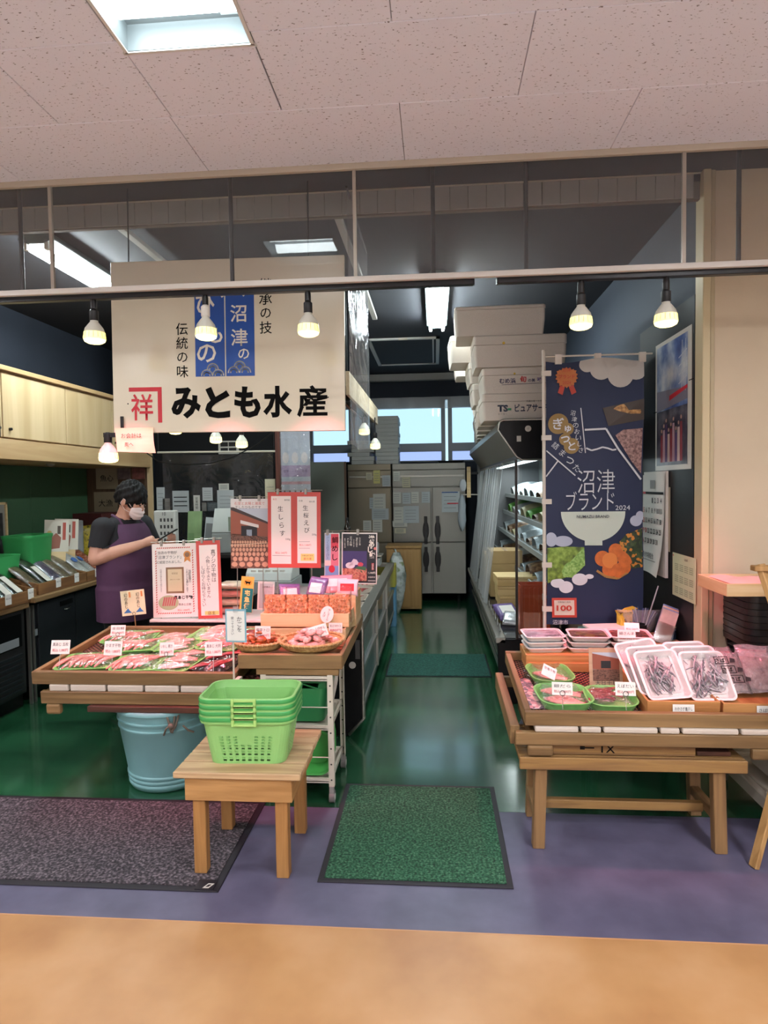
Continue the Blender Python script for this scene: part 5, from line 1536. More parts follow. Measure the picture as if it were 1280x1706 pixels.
for k in range(4):
    MB().box(0.352, 1.30, 2.782 + 0.084 * k, 2.782 + 0.084 * k + 0.08, 0.39, 0.415).build('plank', RWX, tb, bevel=0.003)
for lx in (0.44, 1.21):
    MB().box(lx - 0.02, lx + 0.02, 2.82, 3.08, 0.115, 0.155).build('side_stretcher', RWY, tb, bevel=0.003)
MB().box(0.46, 1.19, 2.93, 2.965, 0.105, 0.145).build('stretcher', RWX, tb, bevel=0.003)

# lower box with brush marks
bx = thing('lower_crate', 'shallow wooden crate with black brush marks lying on the trestle', 'crate', (0, 0, 0.417))
MB().box(0.42, 1.10, 2.79, 2.815, 0, 0.052).build('front_board', RWX, bx, bevel=0.002)
MB().box(0.42, 1.10, 3.33, 3.355, 0, 0.052).build('rear_board', RWX, bx, bevel=0.002)
MB().box(0.42, 0.445, 2.815, 3.33, 0, 0.052).build('end_board', RWY, bx, bevel=0.002)
MB().box(1.075, 1.10, 2.815, 3.33, 0, 0.052).build('end_board', RWY, bx, bevel=0.002)
mk = MB()
mk.box(0.615, 0.635, 2.7885, 2.79, 0.024, 0.038); mk.box(0.635, 0.675, 2.7885, 2.79, 0.029, 0.034)
mk.box(0.705, 0.712, 2.7885, 2.79, 0.012, 0.044)
mk.prism([(0.725, 0.012), (0.732, 0.012), (0.762, 0.044), (0.755, 0.044)], 2.7885, 2.79, 'XZ').prism([(0.755, 0.010), (0.763, 0.010), (0.735, 0.042), (0.728, 0.042)], 2.7885, 2.79, 'XZ')
mk.build('brush_marks', BLACKINK, bx)
MB().box(1.11, 1.25, 2.80, 3.30, 0.0, 0.02).build('side_shelf', DARKWOOD, bx, bevel=0.002)

fr = thing('tray_frame', 'second wooden frame under the right fish tray on the trestle crate', 'frame', (0.335, 2.752, 0.471), (SLOPE * 0.6, 0, 0))
MB().box(0.0, 1.22, 0.0, 0.03, 0.0, 0.055).build('front_rail', TRAYWOOD, fr, bevel=0.003)
MB().box(0.0, 1.22, 0.70, 0.73, 0.0, 0.055).build('rear_rail', TRAYWOOD, fr, bevel=0.003)
MB().box(-0.02, 0.02, 0.03, 0.72, -0.01, 0.075).build('side_rail', TRAYWOODY, fr, bevel=0.003)
MB().box(1.18, 1.22, 0.032, 0.698, 0.0, 0.055).build('side_rail', TRAYWOODY, fr, bevel=0.003)
MB().box(0.05, 0.16, -0.002, 0.03, -0.05, 0.0).build('foot', TRAYWOOD, fr, bevel=0.010, seg=2)
MB().box(0.98, 1.08, -0.002, 0.03, -0.05, 0.0).build('foot', TRAYWOOD, fr, bevel=0.010, seg=2)
for k, (a, b_) in enumerate(((0.08, 0.27), (0.275, 0.365), (0.37, 0.60), (0.605, 0.69), (0.695, 0.93), (0.935, 1.15))):
    o = MB().box(a + 0.003, b_ - 0.003, 0.006, 0.69, 0.0555, 0.079).build('foam_slab', FOAM, None, bevel=0.006, seg=2)
    o.location = fr.location; o.rotation_euler = fr.rotation_euler
    tag(o, ['white foam lid at the left end under the right fish tray', 'narrow second white foam lid from the left under the right tray', 'wide third white foam lid from the left under the right tray',
            'narrow fourth white foam lid under the right tray', 'fifth white foam lid under the right fish tray', 'white foam lid at the right end under the right fish tray'][k], 'foam slab', 'foam lids under the right tray')

TRX, TRY, TRZ = 0.378, 2.762, 0.612
drying_tray('drying_tray', 'shallow wooden drying tray with green packs and silver fish on the right', TRX, 1.17, TRY, 0.80, TRZ, 0.062)
def onR(x, y, dz=0.0): return (x, y, TRZ - 0.038 + (y - TRY) * math.tan(SLOPE) + dz)
g2 = 'fish packs on the right drying tray'
GREENCLEAR = P('bright_green_dish', '#77bd68', 0.35, var=0.1, scale=40)
fish_pack('green oval pack of one broad pink fillet at the back left of the right tray', onR(0.565, 3.24, 0.004), R(6), 0.21, 0.26, GREENCLEAR, FIL_W, 1, -30, g2, lay='stack', scale=1.0, leaf=False, th=0.042, rad=0.075, filmh=0.05)
fish_pack('green oval pack of pink fillets at the front left of the right tray', onR(0.575, 2.955, 0.006), R(4), 0.24, 0.25, GREENCLEAR, FIL_W, 2, -20, g2, lay='stack', scale=1.0, leaf=False, th=0.042, rad=0.075, filmh=0.05)
fish_pack('green pack of pink and white fillets beside the wooden boxes', onR(0.785, 2.95), R(-4), 0.22, 0.24, GREENCLEAR, FIL_R, 5, 20, g2, lay='heap', scale=1.0, leaf=False, th=0.042, rad=0.075, filmh=0.05)
# flattened pack along the left rail
soft_pack('net_pack', 'flat clear pack of small pink fish along the left rail of the right tray', 'fish pack', onR(0.445, 2.86, 0.012), (R(-86), 0, R(3)), 0.07, 0.36, 0.02, BLOTCH('mixed_fish', ['#6b5a63', '#c38c92', '#dfb6b4', '#8c7078'], 55, 0.3, kind='cell', bump=.3), g2)

# boxes on the tray
OBX = WOOD('orange_box_x', '#a8703c', '#bf8850', 'X', 0.8)
OBY = WOOD('orange_box_y', '#a8703c', '#bf8850', 'Y', 0.8)
b1 = pale_box('wooden_box', 'orange wooden box under the leaning trays of small silver fish', 0.905, 1.210, 2.815, 3.22, TRZ - 0.036, 0.075, OBX, OBY, tilt=SLOPE)
b2 = pale_box('wooden_box', 'orange wooden box holding clear printed pouches at the right end', 1.222, 1.515, 2.815, 3.22, TRZ - 0.036, 0.068, OBX, OBY, tilt=SLOPE)
for b_, n in ((b1, 0.305), (b2, 0.293)):
    MB().box(0.012, n - 0.012, 0.012, 0.39, 0.05, 0.055).build('inner_shelf', OBY, b_)
b3 = pale_box('wooden_box', 'long orange wooden box at the back carrying the stacked white trays', 0.465, 1.135, 3.36, 3.60, onR(0, 3.36)[2] + 0.002, 0.085, OBX, OBY)
MB().box(0.01, 0.66, 0.01, 0.23, 0.078, 0.084).build('lid_board', OBX, b3)
MB().box(0.01, 0.40, -0.012, 0.0, 0.0, 0.045).build('front_step', OBX, b3)

# white foam trays stacked at the back
FT = open_tray(0.205, 0.16, 0.030, 0.018, 0.022, 0.004, 0.005).mesh('foam_tray', P('foam_tray_white', '#e6dcd8', 0.45), 35)
CONT = [BLOTCH('tsukudani_silver', ['#6a747c', '#aab4bc', '#434a4a'], 12, 0.2), BLOTCH('tsukudani_green', ['#4a4428', '#6b6238', '#55302c', '#3a3322'], 30, 0.3, kind='cell', bump=.5), BLOTCH('tsukudani_brown', ['#4a1f18', '#6b3026', '#8a4b38', '#2e120e'], 45, 0.3, kind='cell', bump=.6)]
FILLED = [MB().loft([ring(0.17, 0.125, 0.016, 0.004), ring(0.19, 0.145, 0.018, 0.022), ring(0.175, 0.13, 0.016, 0.027)]).mesh('contents', m, 35) for m in CONT]
names = [('left', 0.575, R(5)), ('middle', 0.798, R(-2)), ('right', 1.012, R(-4))]
zt = onR(0, 3.36)[2] + 0.0885
words_ = [['bottom', 'middle', 'top'], ['glossy silver topped', 'green brown', 'dark reddish brown']]
for s, (nm, x, rz) in enumerate(names):
    for k in range(3):
        t = thing('food_tray', '%s white foam tray in the %s stack of %s food at the back' % (words_[0][k], nm, ('silver', 'green brown', 'red brown')[s]), 'food tray', (x + 0.004 * k * (1 if s else -1), 3.475 - 0.006 * k, zt + 0.031 * k), (R(3), 0, rz), 'stacked white foam trays at the back')
        link('foam_tray', FT, t)
        link('contents', FILLED[s], t)
        if k == 2:
            MB().grid(lambda u, v: ((u - .5) * .20, (v - .5) * .155, 0.031 + 0.0015 * math.sin(u * 30) * math.sin(v * 22)), 10, 8).build('film', CLEAR, t, smooth=True)
price_card((0.985, 3.385, zt + 0.065), 'pink lit price card standing before the red brown food stack', 0.09, 0.06, '細さんま', '税込 540円', R(-4), tilt=-8, stem=0.0, coil=False)
price_card((1.035, 3.46, zt + 0.100), 'price card lying on the topmost tray of the red brown stack', 0.075, 0.05, '', '税込 540円', R(-10), tilt=-35, stem=0.0, coil=False)

# leaning foam trays with small silver fish
NT = open_tray(0.185, 0.235, 0.030, 0.016, 0.022, 0.004, 0.006).mesh('foam_tray', P('foam_tray_white', '#e6dcd8', 0.45), 35)
SARD = []
for sd in range(3):
    N = 8
    rings = []
    for i in range(N + 1):
        s = i / N
        rr = 0.0075 * math.sin(PI * (0.12 + 0.80 * s)) ** 0.8
        if i == N: rr = 0.006
        x = (s - .5) * 0.085
        rings.append([(x, 0.006 * math.sin(s * 3 + sd) + rr * 0.62 * math.cos(a), rr * math.sin(a)) for a in [2 * PI * k / 6 for k in range(6)]])
    SARD.append(MB().loft(rings).mesh('small_fish', BLOTCH('niboshi_silver', ['#3f3b42', '#77727a', '#b9b0b2', '#d8cfcf'], 60, 0.28, stretch=(0.4, 3, 3)), True))
def niboshi(label, loc, rot, n):
    t = thing('small_fish_tray', label, 'fish tray', loc, rot, 'leaning trays of small dried fish')
    link('foam_tray', NT, t)
    for k in range(n):
        o = link('small_fish', SARD[k % 3], t, (random.uniform(-.055, .055), random.uniform(-.07, .075), 0.012 + 0.0006 * k), (random.uniform(-.2, .2), random.uniform(-.15, .15), R(90) + random.gauss(0, .45)))
        o.scale = (random.uniform(.85, 1.15),) * 3
    MB().grid(lambda u, v: ((u - .5) * .178, (v - .5) * .228, 0.031 + 0.002 * math.sin(u * 9 + v * 14)), 8, 8).build('film', CLEAR, t, smooth=True)
    return t
LEAN = R(44)
niboshi('front left leaning white tray of small silver dried fish', (1.01, 2.955, 0.712), (LEAN, R(-4), R(4)), 34)
niboshi('front right leaning white tray of small silver dried fish', (1.205, 2.955, 0.708), (LEAN, R(-2), R(-2)), 34)
niboshi('leaning fish tray just behind the front left one', (0.985, 2.995, 0.722), (LEAN, R(-4), R(4)), 14)
niboshi('leaning fish tray just behind the front right one', (1.185, 2.997, 0.722), (LEAN, R(-2), R(-1)), 14)
niboshi('third leaning fish tray deep behind on the left', (0.955, 3.045, 0.735), (LEAN, R(-8), R(7)), 22)
niboshi('third leaning fish tray deep behind on the right', (1.165, 3.045, 0.730), (LEAN, R(-2), R(2)), 8)
price_card((1.055, 2.803, 0.578), 'white price card taped to the front of the orange box under the silver fish', 0.09, 0.06, 'わかさぎ煮干し', '税込 540円', 0, tilt=-4, stem=0.0, coil=False)
price_card((1.40, 2.803, 0.574), 'white price card on the orange box of printed pouches', 0.085, 0.062, 'さば味噌', '税込 600円', 0, tilt=-4, stem=0.0, coil=False)
price_card((0.545, 2.80, 0.60), 'white price card on a dark wire stem before the green oval packs', 0.088, 0.055, '銀だら', '税込 1,080円', R(-4), stem=0.072)
price_card((0.815, 2.80, 0.60), 'white price card on a dark wire stem before the pink and white fillets', 0.085, 0.058, 'えぼだい', '税込 1,080円', R(-4), stem=0.072)
price_card((0.52, 3.03, 0.685), 'tilted handwritten slip lying on the green oval packs', 0.07, 0.06, '甘塩干物', '', R(0), tilt=-45, stem=0.0, roll=28, coil=False)
# photo card with wooden frame
p, w, h = poster('framed_photo_card', 'small wooden framed photo of a brick building among the green packs', 0.732, 0.885, 0.625, 0.800, 3.11, WOOD('photo_frame', '#b08a6a', '#c4a184', 'X'), (R(-5), R(-1), R(-4)), t=0.006, bar=False, cat='card')
flat(p, rect(0.016, w - 0.014, 0.02, h - 0.02), P('photo_sky', '#b3bcc8', 0.35)); flat(p, [(0.016, 0.075), (w - 0.014, 0.07), (w - 0.014, 0.125), (0.016, 0.15)], P('photo_brick', '#8f4f3c', 0.4), y=-0.0015)
flat(p, rect(0.055, 0.10, 0.08, 0.115), P('photo_dark', '#1e1a1e', 0.4), y=-0.002); flat(p, rect(0.016, w - 0.014, 0.02, 0.074), BLOTCH('photo_fish', ['#6d4a3d', '#b88a6f', '#d8ab8d', '#c99679'], 90, 0.35), y=-0.0016)
text(p, '天日干し', w / 2, 0.01, GREYINK, w=0.10, y=-0.001)
# clear printed pouches
POUCH = FILM('pouch_film', tint=(0.95, 0.92, 0.93), refl=0.16, rough=0.14, wrinkle=0.9, wscale=20, haze=0.18)
for k, (x, y, z, rz, ln) in enumerate(((1.315, 2.90, 0.655, 0.10, 40), (1.43, 2.91, 0.66, -0.12, 42), (1.36, 2.99, 0.675, 0.25, 50), (1.47, 3.02, 0.675, -0.2, 48))):
    t = thing('printed_pouch', ['clear pouch with three printed emblems leaning in the right orange box', 'crinkled clear pouch beside the printed one at the frame edge', 'clear pouch leaning behind the printed one', 'clear pouch at the back of the right orange box'][k], 'pouch', (x, y, z), (R(-ln), 0, rz), 'clear pouches in the right box')
    w_, h_ = 0.15, 0.20
    def bag(u, v, w_=w_, h_=h_):
        side = 1 if u < .5 else -1
        x = (-1 + 4 * u if u < .5 else 3 - 4 * u) * w_ / 2
        e = (1 - (abs(x) / (w_ / 2)) ** 3) * math.sin(PI * min(1, max(0, v)))
        return (x, -side * 0.02 * e, v * h_ + 0.004 * math.sin(x * 50 + v * 9))
    MB().grid(bag, 20, 12).build('film', POUCH, t, smooth=True)
    MB().grid(lambda u, v: ((u - .5) * w_ * .8, -0.010 * math.sin(PI * u) * math.sin(PI * v), 0.015 + v * h_ * .8), 8, 8).build('contents', BLOTCH('pouch_fish', ['#8c7478', '#c9a9a6', '#ddc3be'], 40, 0.35), t, smooth=True)
    if k == 0:
        for j in range(3):
            q = stroke(t, [(-0.055 + 0.02 * j, 0.135 - 0.045 * j), (0.005 + 0.02 * j, 0.135 - 0.045 * j), (0.005 + 0.02 * j, 0.168 - 0.045 * j), (-0.055 + 0.02 * j, 0.168 - 0.045 * j)], 0.003, BLACKINK, y=-0.0225, close=True, name='emblem')
            text(t, 'さば', -0.03 + 0.02 * j, 0.151 - 0.045 * j, BLACKINK, h=0.022, y=-0.0225, bold=.02)
            flat(t, [(0.01 + 0.02 * j, 0.138 - 0.045 * j), (0.035 + 0.02 * j, 0.140 - 0.045 * j), (0.038 + 0.02 * j, 0.156 - 0.045 * j), (0.018 + 0.02 * j, 0.162 - 0.045 * j)], GREYINK, y=-0.0225, name='emblem_fish')

# ---------------------------------------------------------------- right edge: dolly, container, black baskets, easel
DW = P('dolly_white', '#cfc6b6', 0.45)
dl = thing('wheeled_dolly', 'white wheeled dolly under the stacked containers by the cream pillar', 'dolly', (1.72, 3.22, 0))
MB().box(-0.22, 0.22, -0.24, -0.20, 0.09, 0.17).build('side_rail', DW, dl, bevel=0.006)
MB().box(-0.22, 0.22, 0.20, 0.24, 0.09, 0.17).build('side_rail', DW, dl, bevel=0.006)
MB().box(-0.24, -0.20, -0.30, 0.30, 0.09, 0.155).build('end_rail', DW, dl, bevel=0.006)
MB().box(0.20, 0.24, -0.30, 0.30, 0.09, 0.155).build('end_rail', DW, dl, bevel=0.006)
MB().box(-0.20, 0.20, -0.20, 0.20, 0.15, 0.165).build('deck', DW, dl)
for cx in (-0.2, 0.2):
    for cy in (-0.26, 0.26):
        c = MB().box(cx - 0.015, cx + 0.015, cy - 0.015, cy + 0.015, 0.05, 0.092).build('caster', DW, dl)
        MB().cyl((cx - 0.012, cy + 0.01, 0.028), (cx + 0.012, cy + 0.01, 0.028), 0.028, n=16).build('wheel', P('wheel_grey', '#6e6a68', 0.5), c, smooth=40)
ct_ = thing('white_container', 'white plastic container with rounded corners and a small logo on the dolly', 'container', (1.76, 3.16, 0.172))
MB().loft([ring(0.34, 0.30, 0.06, 0.0, 5), ring(0.40, 0.36, 0.07, 0.02, 5), ring(0.42, 0.38, 0.07, 0.33, 5), ring(0.43, 0.39, 0.07, 0.335, 5), ring(0.43, 0.39, 0.07, 0.35, 5)]).build('body', P('container_white', '#d9d4cc', 0.35), ct_, smooth=40)
MB().loft([ring(0.44, 0.40, 0.07, 0.351, 5), ring(0.44, 0.40, 0.07, 0.366, 5), ring(0.40, 0.36, 0.07, 0.372, 5)]).build('lid', P('container_white', '#d9d4cc', 0.35), ct_, smooth=40)
text(ct_, 'おり', -0.09, 0.085, P('logo_brown', '#6b5648', 0.6), w=0.06, y=-0.192)
stroke(ct_, [(-0.135, 0.055), (-0.05, 0.058)], 0.004, P('logo_brown', '#6b5648', 0.6), y=-0.192)
BB = P('black_basket', '#131214', 0.4)
def black_basket_mesh():
    H_ = 0.24
    body = MB()
    n = 40
    # slatted wall: vertical bars and hoops
    for i in range(44):
        a = i / 44
        pts0, pts1 = ring(0.30, 0.24, 0.05, 0, 10), ring(0.37, 0.31, 0.06, H_ - .02, 10)
        k = i % len(pts0)
        body.cyl(pts0[k], pts1[k], 0.0045, n=4)
    for z in (0.0, 0.03, 0.06, 0.09, 0.12, 0.15, 0.18):
        f = z / H_
        body.tube(ring(0.30 + 0.07 * f, 0.24 + 0.07 * f, 0.05, z, 4), 0.0045, 4, closed=True)
    body._add(ring(0.30, 0.24, 0.05, 0.001, 4), [tuple(range(20))])
    rim = MB().loft([ring(0.365, 0.305, 0.06, H_ - 0.035, 5), ring(0.385, 0.325, 0.065, H_ - 0.03, 5), ring(0.39, 0.33, 0.066, H_, 5), ring(0.37, 0.31, 0.06, H_, 5)], closed=True)
    return body.mesh('black_basket_body', BB), rim.mesh('black_basket_rim', BB, 40)
BBM = black_basket_mesh()
for k in range(8):
    t = thing('black_basket', ['lowest black basket of the nested stack on the white container', 'second black basket from the bottom by the pillar', 'third black basket from the bottom by the pillar', 'fourth black basket from the bottom by the pillar', 'fifth black basket from the bottom by the pillar', 'sixth black basket from the bottom by the pillar', 'second highest black basket by the pillar', 'topmost black basket, just under the pale wooden board'][k], 'basket', (1.685, 3.33, 0.575 + 0.032 * k), group='nested black baskets by the pillar')
    link('body', BBM[0], t); link('rim', BBM[1], t)
pb = pale_box('shallow_box', 'shallow pale wooden box with tissue on top of the black baskets', 1.385, 1.80, 3.16, 3.50, 1.042, 0.062)
MB().grid(lambda u, v: (0.03 + 0.36 * u, 0.03 + 0.26 * v, 0.058 + 0.012 * math.sin(u * 9) * math.sin(v * 7)), 12, 10).build('tissue', P('tissue_pink', '#d8b8ae', 0.7), pb, smooth=True)
ea = thing('blackboard_easel', 'wooden framed blackboard easel cut by the right edge of the picture', 'easel', (0, 0, 0))
EW = WOOD('easel_pine', '#9c7443', '#b48c57', 'Z', 0.9)
def bar(p0, p1, w_, d_, nm, par, m):
    p0, p1 = Vector(p0), Vector(p1)
    ax = (p1 - p0)
    L = ax.length
    q = ax.to_track_quat('Z', 'Y').to_matrix().to_4x4()
    M = Matrix.Translation(p0) @ q
    return MB().box(-w_ / 2, w_ / 2, -d_ / 2, d_ / 2, 0, L, M).build(nm, m, par, bevel=0.003)
bar((1.60, 2.42, 0.0), (1.335, 2.745, 1.25), 0.045, 0.022, 'front_stile', ea, EW)
bar((1.72, 2.42, 0.0), (1.935, 2.745, 1.25), 0.045, 0.022, 'front_stile', ea, EW)
bar((1.30, 2.735, 1.235), (1.96, 2.735, 1.235), 0.045, 0.022, 'top_rail', ea, EW)
bar((1.49, 2.55, 0.48), (1.81, 2.55, 0.48), 0.045, 0.022, 'bottom_rail', ea, EW)
MB()._add([(1.50, 2.556, 0.50), (1.80, 2.556, 0.50), (1.92, 2.738, 1.215), (1.36, 2.738, 1.215), (1.50, 2.566, 0.50), (1.80, 2.566, 0.50), (1.92, 2.748, 1.215), (1.36, 2.748, 1.215)],
          [(0, 1, 2, 3), (7, 6, 5, 4), (0, 4, 5, 1), (1, 5, 6, 2), (2, 6, 7, 3), (3, 7, 4, 0)]).build('slate', P('slate_blue', '#2a323d', 0.5, var=0.15, scale=5), ea)
bar((1.295, 2.69, 0.0), (1.62, 2.78, 1.15), 0.04, 0.022, 'rear_leg', ea, EW)
bar((1.97, 2.69, 0.0), (1.66, 2.78, 1.15), 0.04, 0.022, 'rear_leg', ea, EW)
# ================================================================ RIGHT: OPEN MULTIDECK CASE
KY0, KY1 = 4.64, 8.55
kc = thing('multideck_display_case', 'tall open refrigerated shelf case with black end panels along the aisle', 'display case', (0, 0, 0))
INNER = P('case_inner_grey', '#9aa09e', 0.4, metal=0.2)
# base, lip, canopy (outlines in X-Z run along the aisle)
MB().prism([(0.50, 0.10), (0.455, 0.42), (0.445, 0.455), (0.47, 0.475), (1.40, 0.475), (1.40, 0.10)], KY0 + 0.03, KY1, 'XZ').build('base', P('case_base_dark', '#2b2e30', 0.25, metal=0.5), kc)
MB().box(0.56, 1.40, KY0 + 0.03, KY1, 0.0, 0.10).build('toe_kick', BLACKPANEL, kc)
MB().prism([(0.52, 0.0), (1.41, 0.0), (1.41, 0.47), (0.47, 0.47), (0.44, 0.44), (0.445, 0.10)], KY0, KY0 + 0.03, 'XZ').build('lower_end_panel', BLACKPANEL, kc, bevel=0.004)
for z, dx in ((0.16, 0.0), (0.30, 0.0)):
    MB().box(0.438 + (0.475 - z) * 0.12, 0.452 + (0.475 - z) * 0.12, KY0 + 0.03, KY1, z, z + 0.035).build('bumper_strip', STEEL, kc)
MB().box(0.425, 0.50, KY0, KY1, 0.44, 0.485).build('front_lip', STEEL, kc, bevel=0.006)
CAN = [(0.455, 1.98), (0.465, 2.035), (0.49, 2.05), (1.41, 2.05), (1.41, 1.765), (0.62, 1.765), (0.585, 1.785)]
MB().prism(CAN, KY0, KY0 + 0.03, 'XZ').build('upper_end_panel', BLACKPANEL, kc, bevel=0.004)
pth = [(x, KY0 - 0.002, z) for x, z in CAN]
MB().tube(pth, 0.008, 6, closed=True).build('end_trim', STEEL, kc, smooth=True)
MB().prism([(0.46, 1.98), (0.47, 2.04), (1.40, 2.045), (1.40, 1.90), (0.75, 1.84), (0.60, 1.80)], KY0 + 0.03, KY1, 'XZ').build('canopy', P('canopy_grey', '#8f918e', 0.35, metal=0.4), kc)
MB().box(0.60, 0.625, KY0 + 0.05, KY1, 1.775, 1.81).build('air_grille', P('grille_grey', '#6d706f', 0.5), kc)
MB().box(1.36, 1.40, KY0 + 0.03, KY1, 0.475, 1.90).build('rear_panel', INNER, kc)
MB().box(0.573, 0.588, KY0, KY0 + 0.03, 0.47, 1.765).build('corner_post', P('post_brown_black', '#2a1e18', 0.4), kc)
MB().box(0.588, 1.36, KY0 + 0.008, KY0 + 0.014, 0.475, 1.765).build('end_glass', FILM('end_glass', tint=(0.95, 0.98, 1.0), refl=0.03, rough=0.02, wrinkle=0), kc)
MB().box(0.56, 1.40, KY1, KY1 + 0.03, 0.0, 2.04).build('far_end_panel', P('far_end_grey', '#77787a', 0.4), kc)
for z, d, ang in ((0.80, 0.58, -4), (1.07, 0.52, -8), (1.30, 0.46, -10), (1.52, 0.42, -12)):
    x0 = 1.36 - d
    tz = math.tan(R(ang)) * d
    MB()._add([(x0, KY0 + 0.05, z + tz), (1.36, KY0 + 0.05, z), (1.36, KY1, z), (x0, KY1, z + tz), (x0, KY0 + 0.05, z + tz + 0.018), (1.36, KY0 + 0.05, z + 0.018), (1.36, KY1, z + 0.018), (x0, KY1, z + tz + 0.018)],
              [(0, 3, 2, 1), (4, 5, 6, 7), (0, 1, 5, 4), (1, 2, 6, 5), (2, 3, 7, 6), (3, 0, 4, 7)]).build('shelf', INNER, kc)
    MB().box(x0 - 0.012, x0, KY0 + 0.05, KY1, z + tz - 0.01, z + tz + 0.035).build('price_rail', P('price_rail', '#b4b8b6', 0.4), kc)
MB().box(0.80, 0.86, KY0 + 0.10, KY1 - 0.1, 1.785, 1.80).build('light_strip', EMIT('case_strip_glow', (0.85, 1.0, 1.0), 2.2), kc)
area('case_strip_light', (1.0, 6.6, 1.79), 0.35, 3.6, 16.0, (0.88, 0.99, 1.0), parent=kc)
area('case_shelf_light', (1.12, 6.6, 1.24), 0.25, 3.6, 5.0, (0.88, 0.99, 1.0), parent=kc)
# hanging clear air curtain over the farther part
ac = thing('strip_curtain', 'clear vinyl strip curtain hanging over the far part of the shelf case', 'curtain', (0.50, 5.75, 0.50))
for k in range(9):
    y0 = k * 0.30
    MB().grid(lambda u, v, k=k, y0=y0: (0.10 * v - 0.05 * (1 - v) + 0.012 * math.sin(u * 6 + k), y0 + 0.30 * u, 1.27 * v), 6, 6).build('strip', FILM('strip_vinyl', tint=(0.93, 0.95, 0.95), refl=0.05, rough=0.18, wrinkle=0.7, wscale=7, haze=0.30), ac, smooth=True)
MB().box(0.09, 0.11, 0, 2.7, 1.26, 1.28).build('hanging_rail', STEEL, ac)
# black and white card holders on the lip
for k in range(8):
    o = thing('shelf_label', 'small clear label holder number plate on the case lip, holder %s from the near end' % ('first', 'second', 'third', 'fourth', 'fifth', 'sixth', 'seventh', 'eighth')[k], 'label holder', (0.475, 4.80 + 0.19 * k, 0.485), (0, R(-25), R(-90)), 'label holders on the case lip')
    MB().box(-0.06, 0.06, -0.002, 0.0, 0.0, 0.065).build('plate', P('holder_dark', '#3b3e40', 0.3), o)
    flat(o, rect(0.005, 0.055, 0.008, 0.058), PAPER, y=-0.002)
# goods in the case -----------------------------------------------------------
CARD = P('cardboard', '#c0a06c', 0.7, var=0.06, scale=6)
def carton(name, label, cat, x0, x1, y0, y1, z0, z1, m, rz=0, group=None, seam=True):
    t = thing(name, label, cat, ((x0 + x1) / 2, (y0 + y1) / 2, z0), (0, 0, rz), group)
    w, d, h = (x1 - x0) / 2, (y1 - y0) / 2, z1 - z0
    MB().box(-w, w, -d, d, 0, h * 0.72).build('body', m, t, bevel=0.003)
    MB().box(-w - 0.002, w + 0.002, -d - 0.002, d + 0.002, h * 0.72, h).build('lid', m, t, bevel=0.003)
    if seam:
        MB().box(-w * 0.12, w * 0.12, -d - 0.003, d + 0.003, h, h + 0.001).build('tape', P('tape_tan', '#b08d5c', 0.3), t)
    return t
carton('cardboard_box', 'tan cardboard box standing on the lower deck of the shelf case', 'box', 0.53, 0.84, 6.30, 6.65, 0.487, 0.94, CARD)
carton('cardboard_box', 'second tan box just behind on the lower case deck', 'box', 0.52, 0.80, 6.75, 7.1, 0.487, 0.86, CARD)
WB = WOOD('flat_wood_box', '#c0a268', '#d3b77f', 'X', 0.9)
for k in range(4):
    t = carton('flat_wood_box', ['lowest flat wooden box of the stack in the case', 'second flat wooden box of the stack in the case', 'third flat wooden box of the stack in the case', 'topmost flat wooden box of the stack in the case'][k], 'wooden box', 0.54 - 0.01 * k, 0.86 + 0.015 * k, 5.42, 5.72, 0.487 + 0.082 * k, 0.487 + 0.082 * k + 0.080, WB, R(2 * (k % 2)), 'flat wooden boxes in the case', False)
OR = P('orange_crate', '#c9552f', 0.35)
t = thing('orange_folder_bin', 'bright orange ribbed plastic bin behind the case end glass', 'bin', (0.715, 4.78, 0.487))
open_tray(0.22, 0.16, 0.37, 0.005, 0.012, 0.003).build('body', OR, t)
for k in range(7):
    MB().box(-0.108 + 0.034 * k, -0.094 + 0.034 * k, -0.086, -0.080, 0.02, 0.35).build('rib', OR, t)
soft_pack('purple_pack', 'purple and white pack lying on the lower case deck', 'packet', (0.60, 5.18, 0.50), (R(-60), 0, R(20)), 0.18, 0.20, 0.06, PURPLEW, None, PAPER)
soft_pack('silver_pack', 'silver pouch lying near the lower lip of the case', 'packet', (0.57, 4.98, 0.50), (R(-60), 0, R(-15)), 0.13, 0.16, 0.05, P('silver_pouch', '#a9adb0', 0.2, metal=0.4, bump=.4, bscale=30))
# shelf goods: rows of packs
GOODS = [('green_pack', 'green vegetable pack', P('green_goods', '#6fae4c', 0.4, var=0.3, scale=14)), ('silver_pack', 'silver film pack', P('silver_goods', '#a7b0b3', 0.22, metal=0.3, var=0.2, scale=12, bump=.5, bscale=25)),
         ('white_pack', 'white paper pack', P('white_goods', '#cfd0cb', 0.4, var=0.1, scale=10)), ('brown_pack', 'brown dried goods pack', BLOTCH('brown_goods', ['#4d3526', '#7d5b3e', '#a58a66'], 30, 0.35)), ('cream_pack', 'cream coloured pack', P('cream_goods', '#c9bd92', 0.4, var=0.15, scale=10))]
ordn = ['first', 'second', 'third', 'fourth', 'fifth', 'sixth', 'seventh', 'eighth', 'ninth']
shelf_nm = ['lowest', 'lower middle', 'upper middle', 'top']
pat = [[2, 1, 3, 1, 3, 2, 1, 3, 1], [2, 3, 1, 3, 1, 1, 4, 3, 1], [0, 0, 4, 3, 0, 4, 1, 2, 0], [1, 1, 2, 3, 1, 1, 2, 1, 1]]
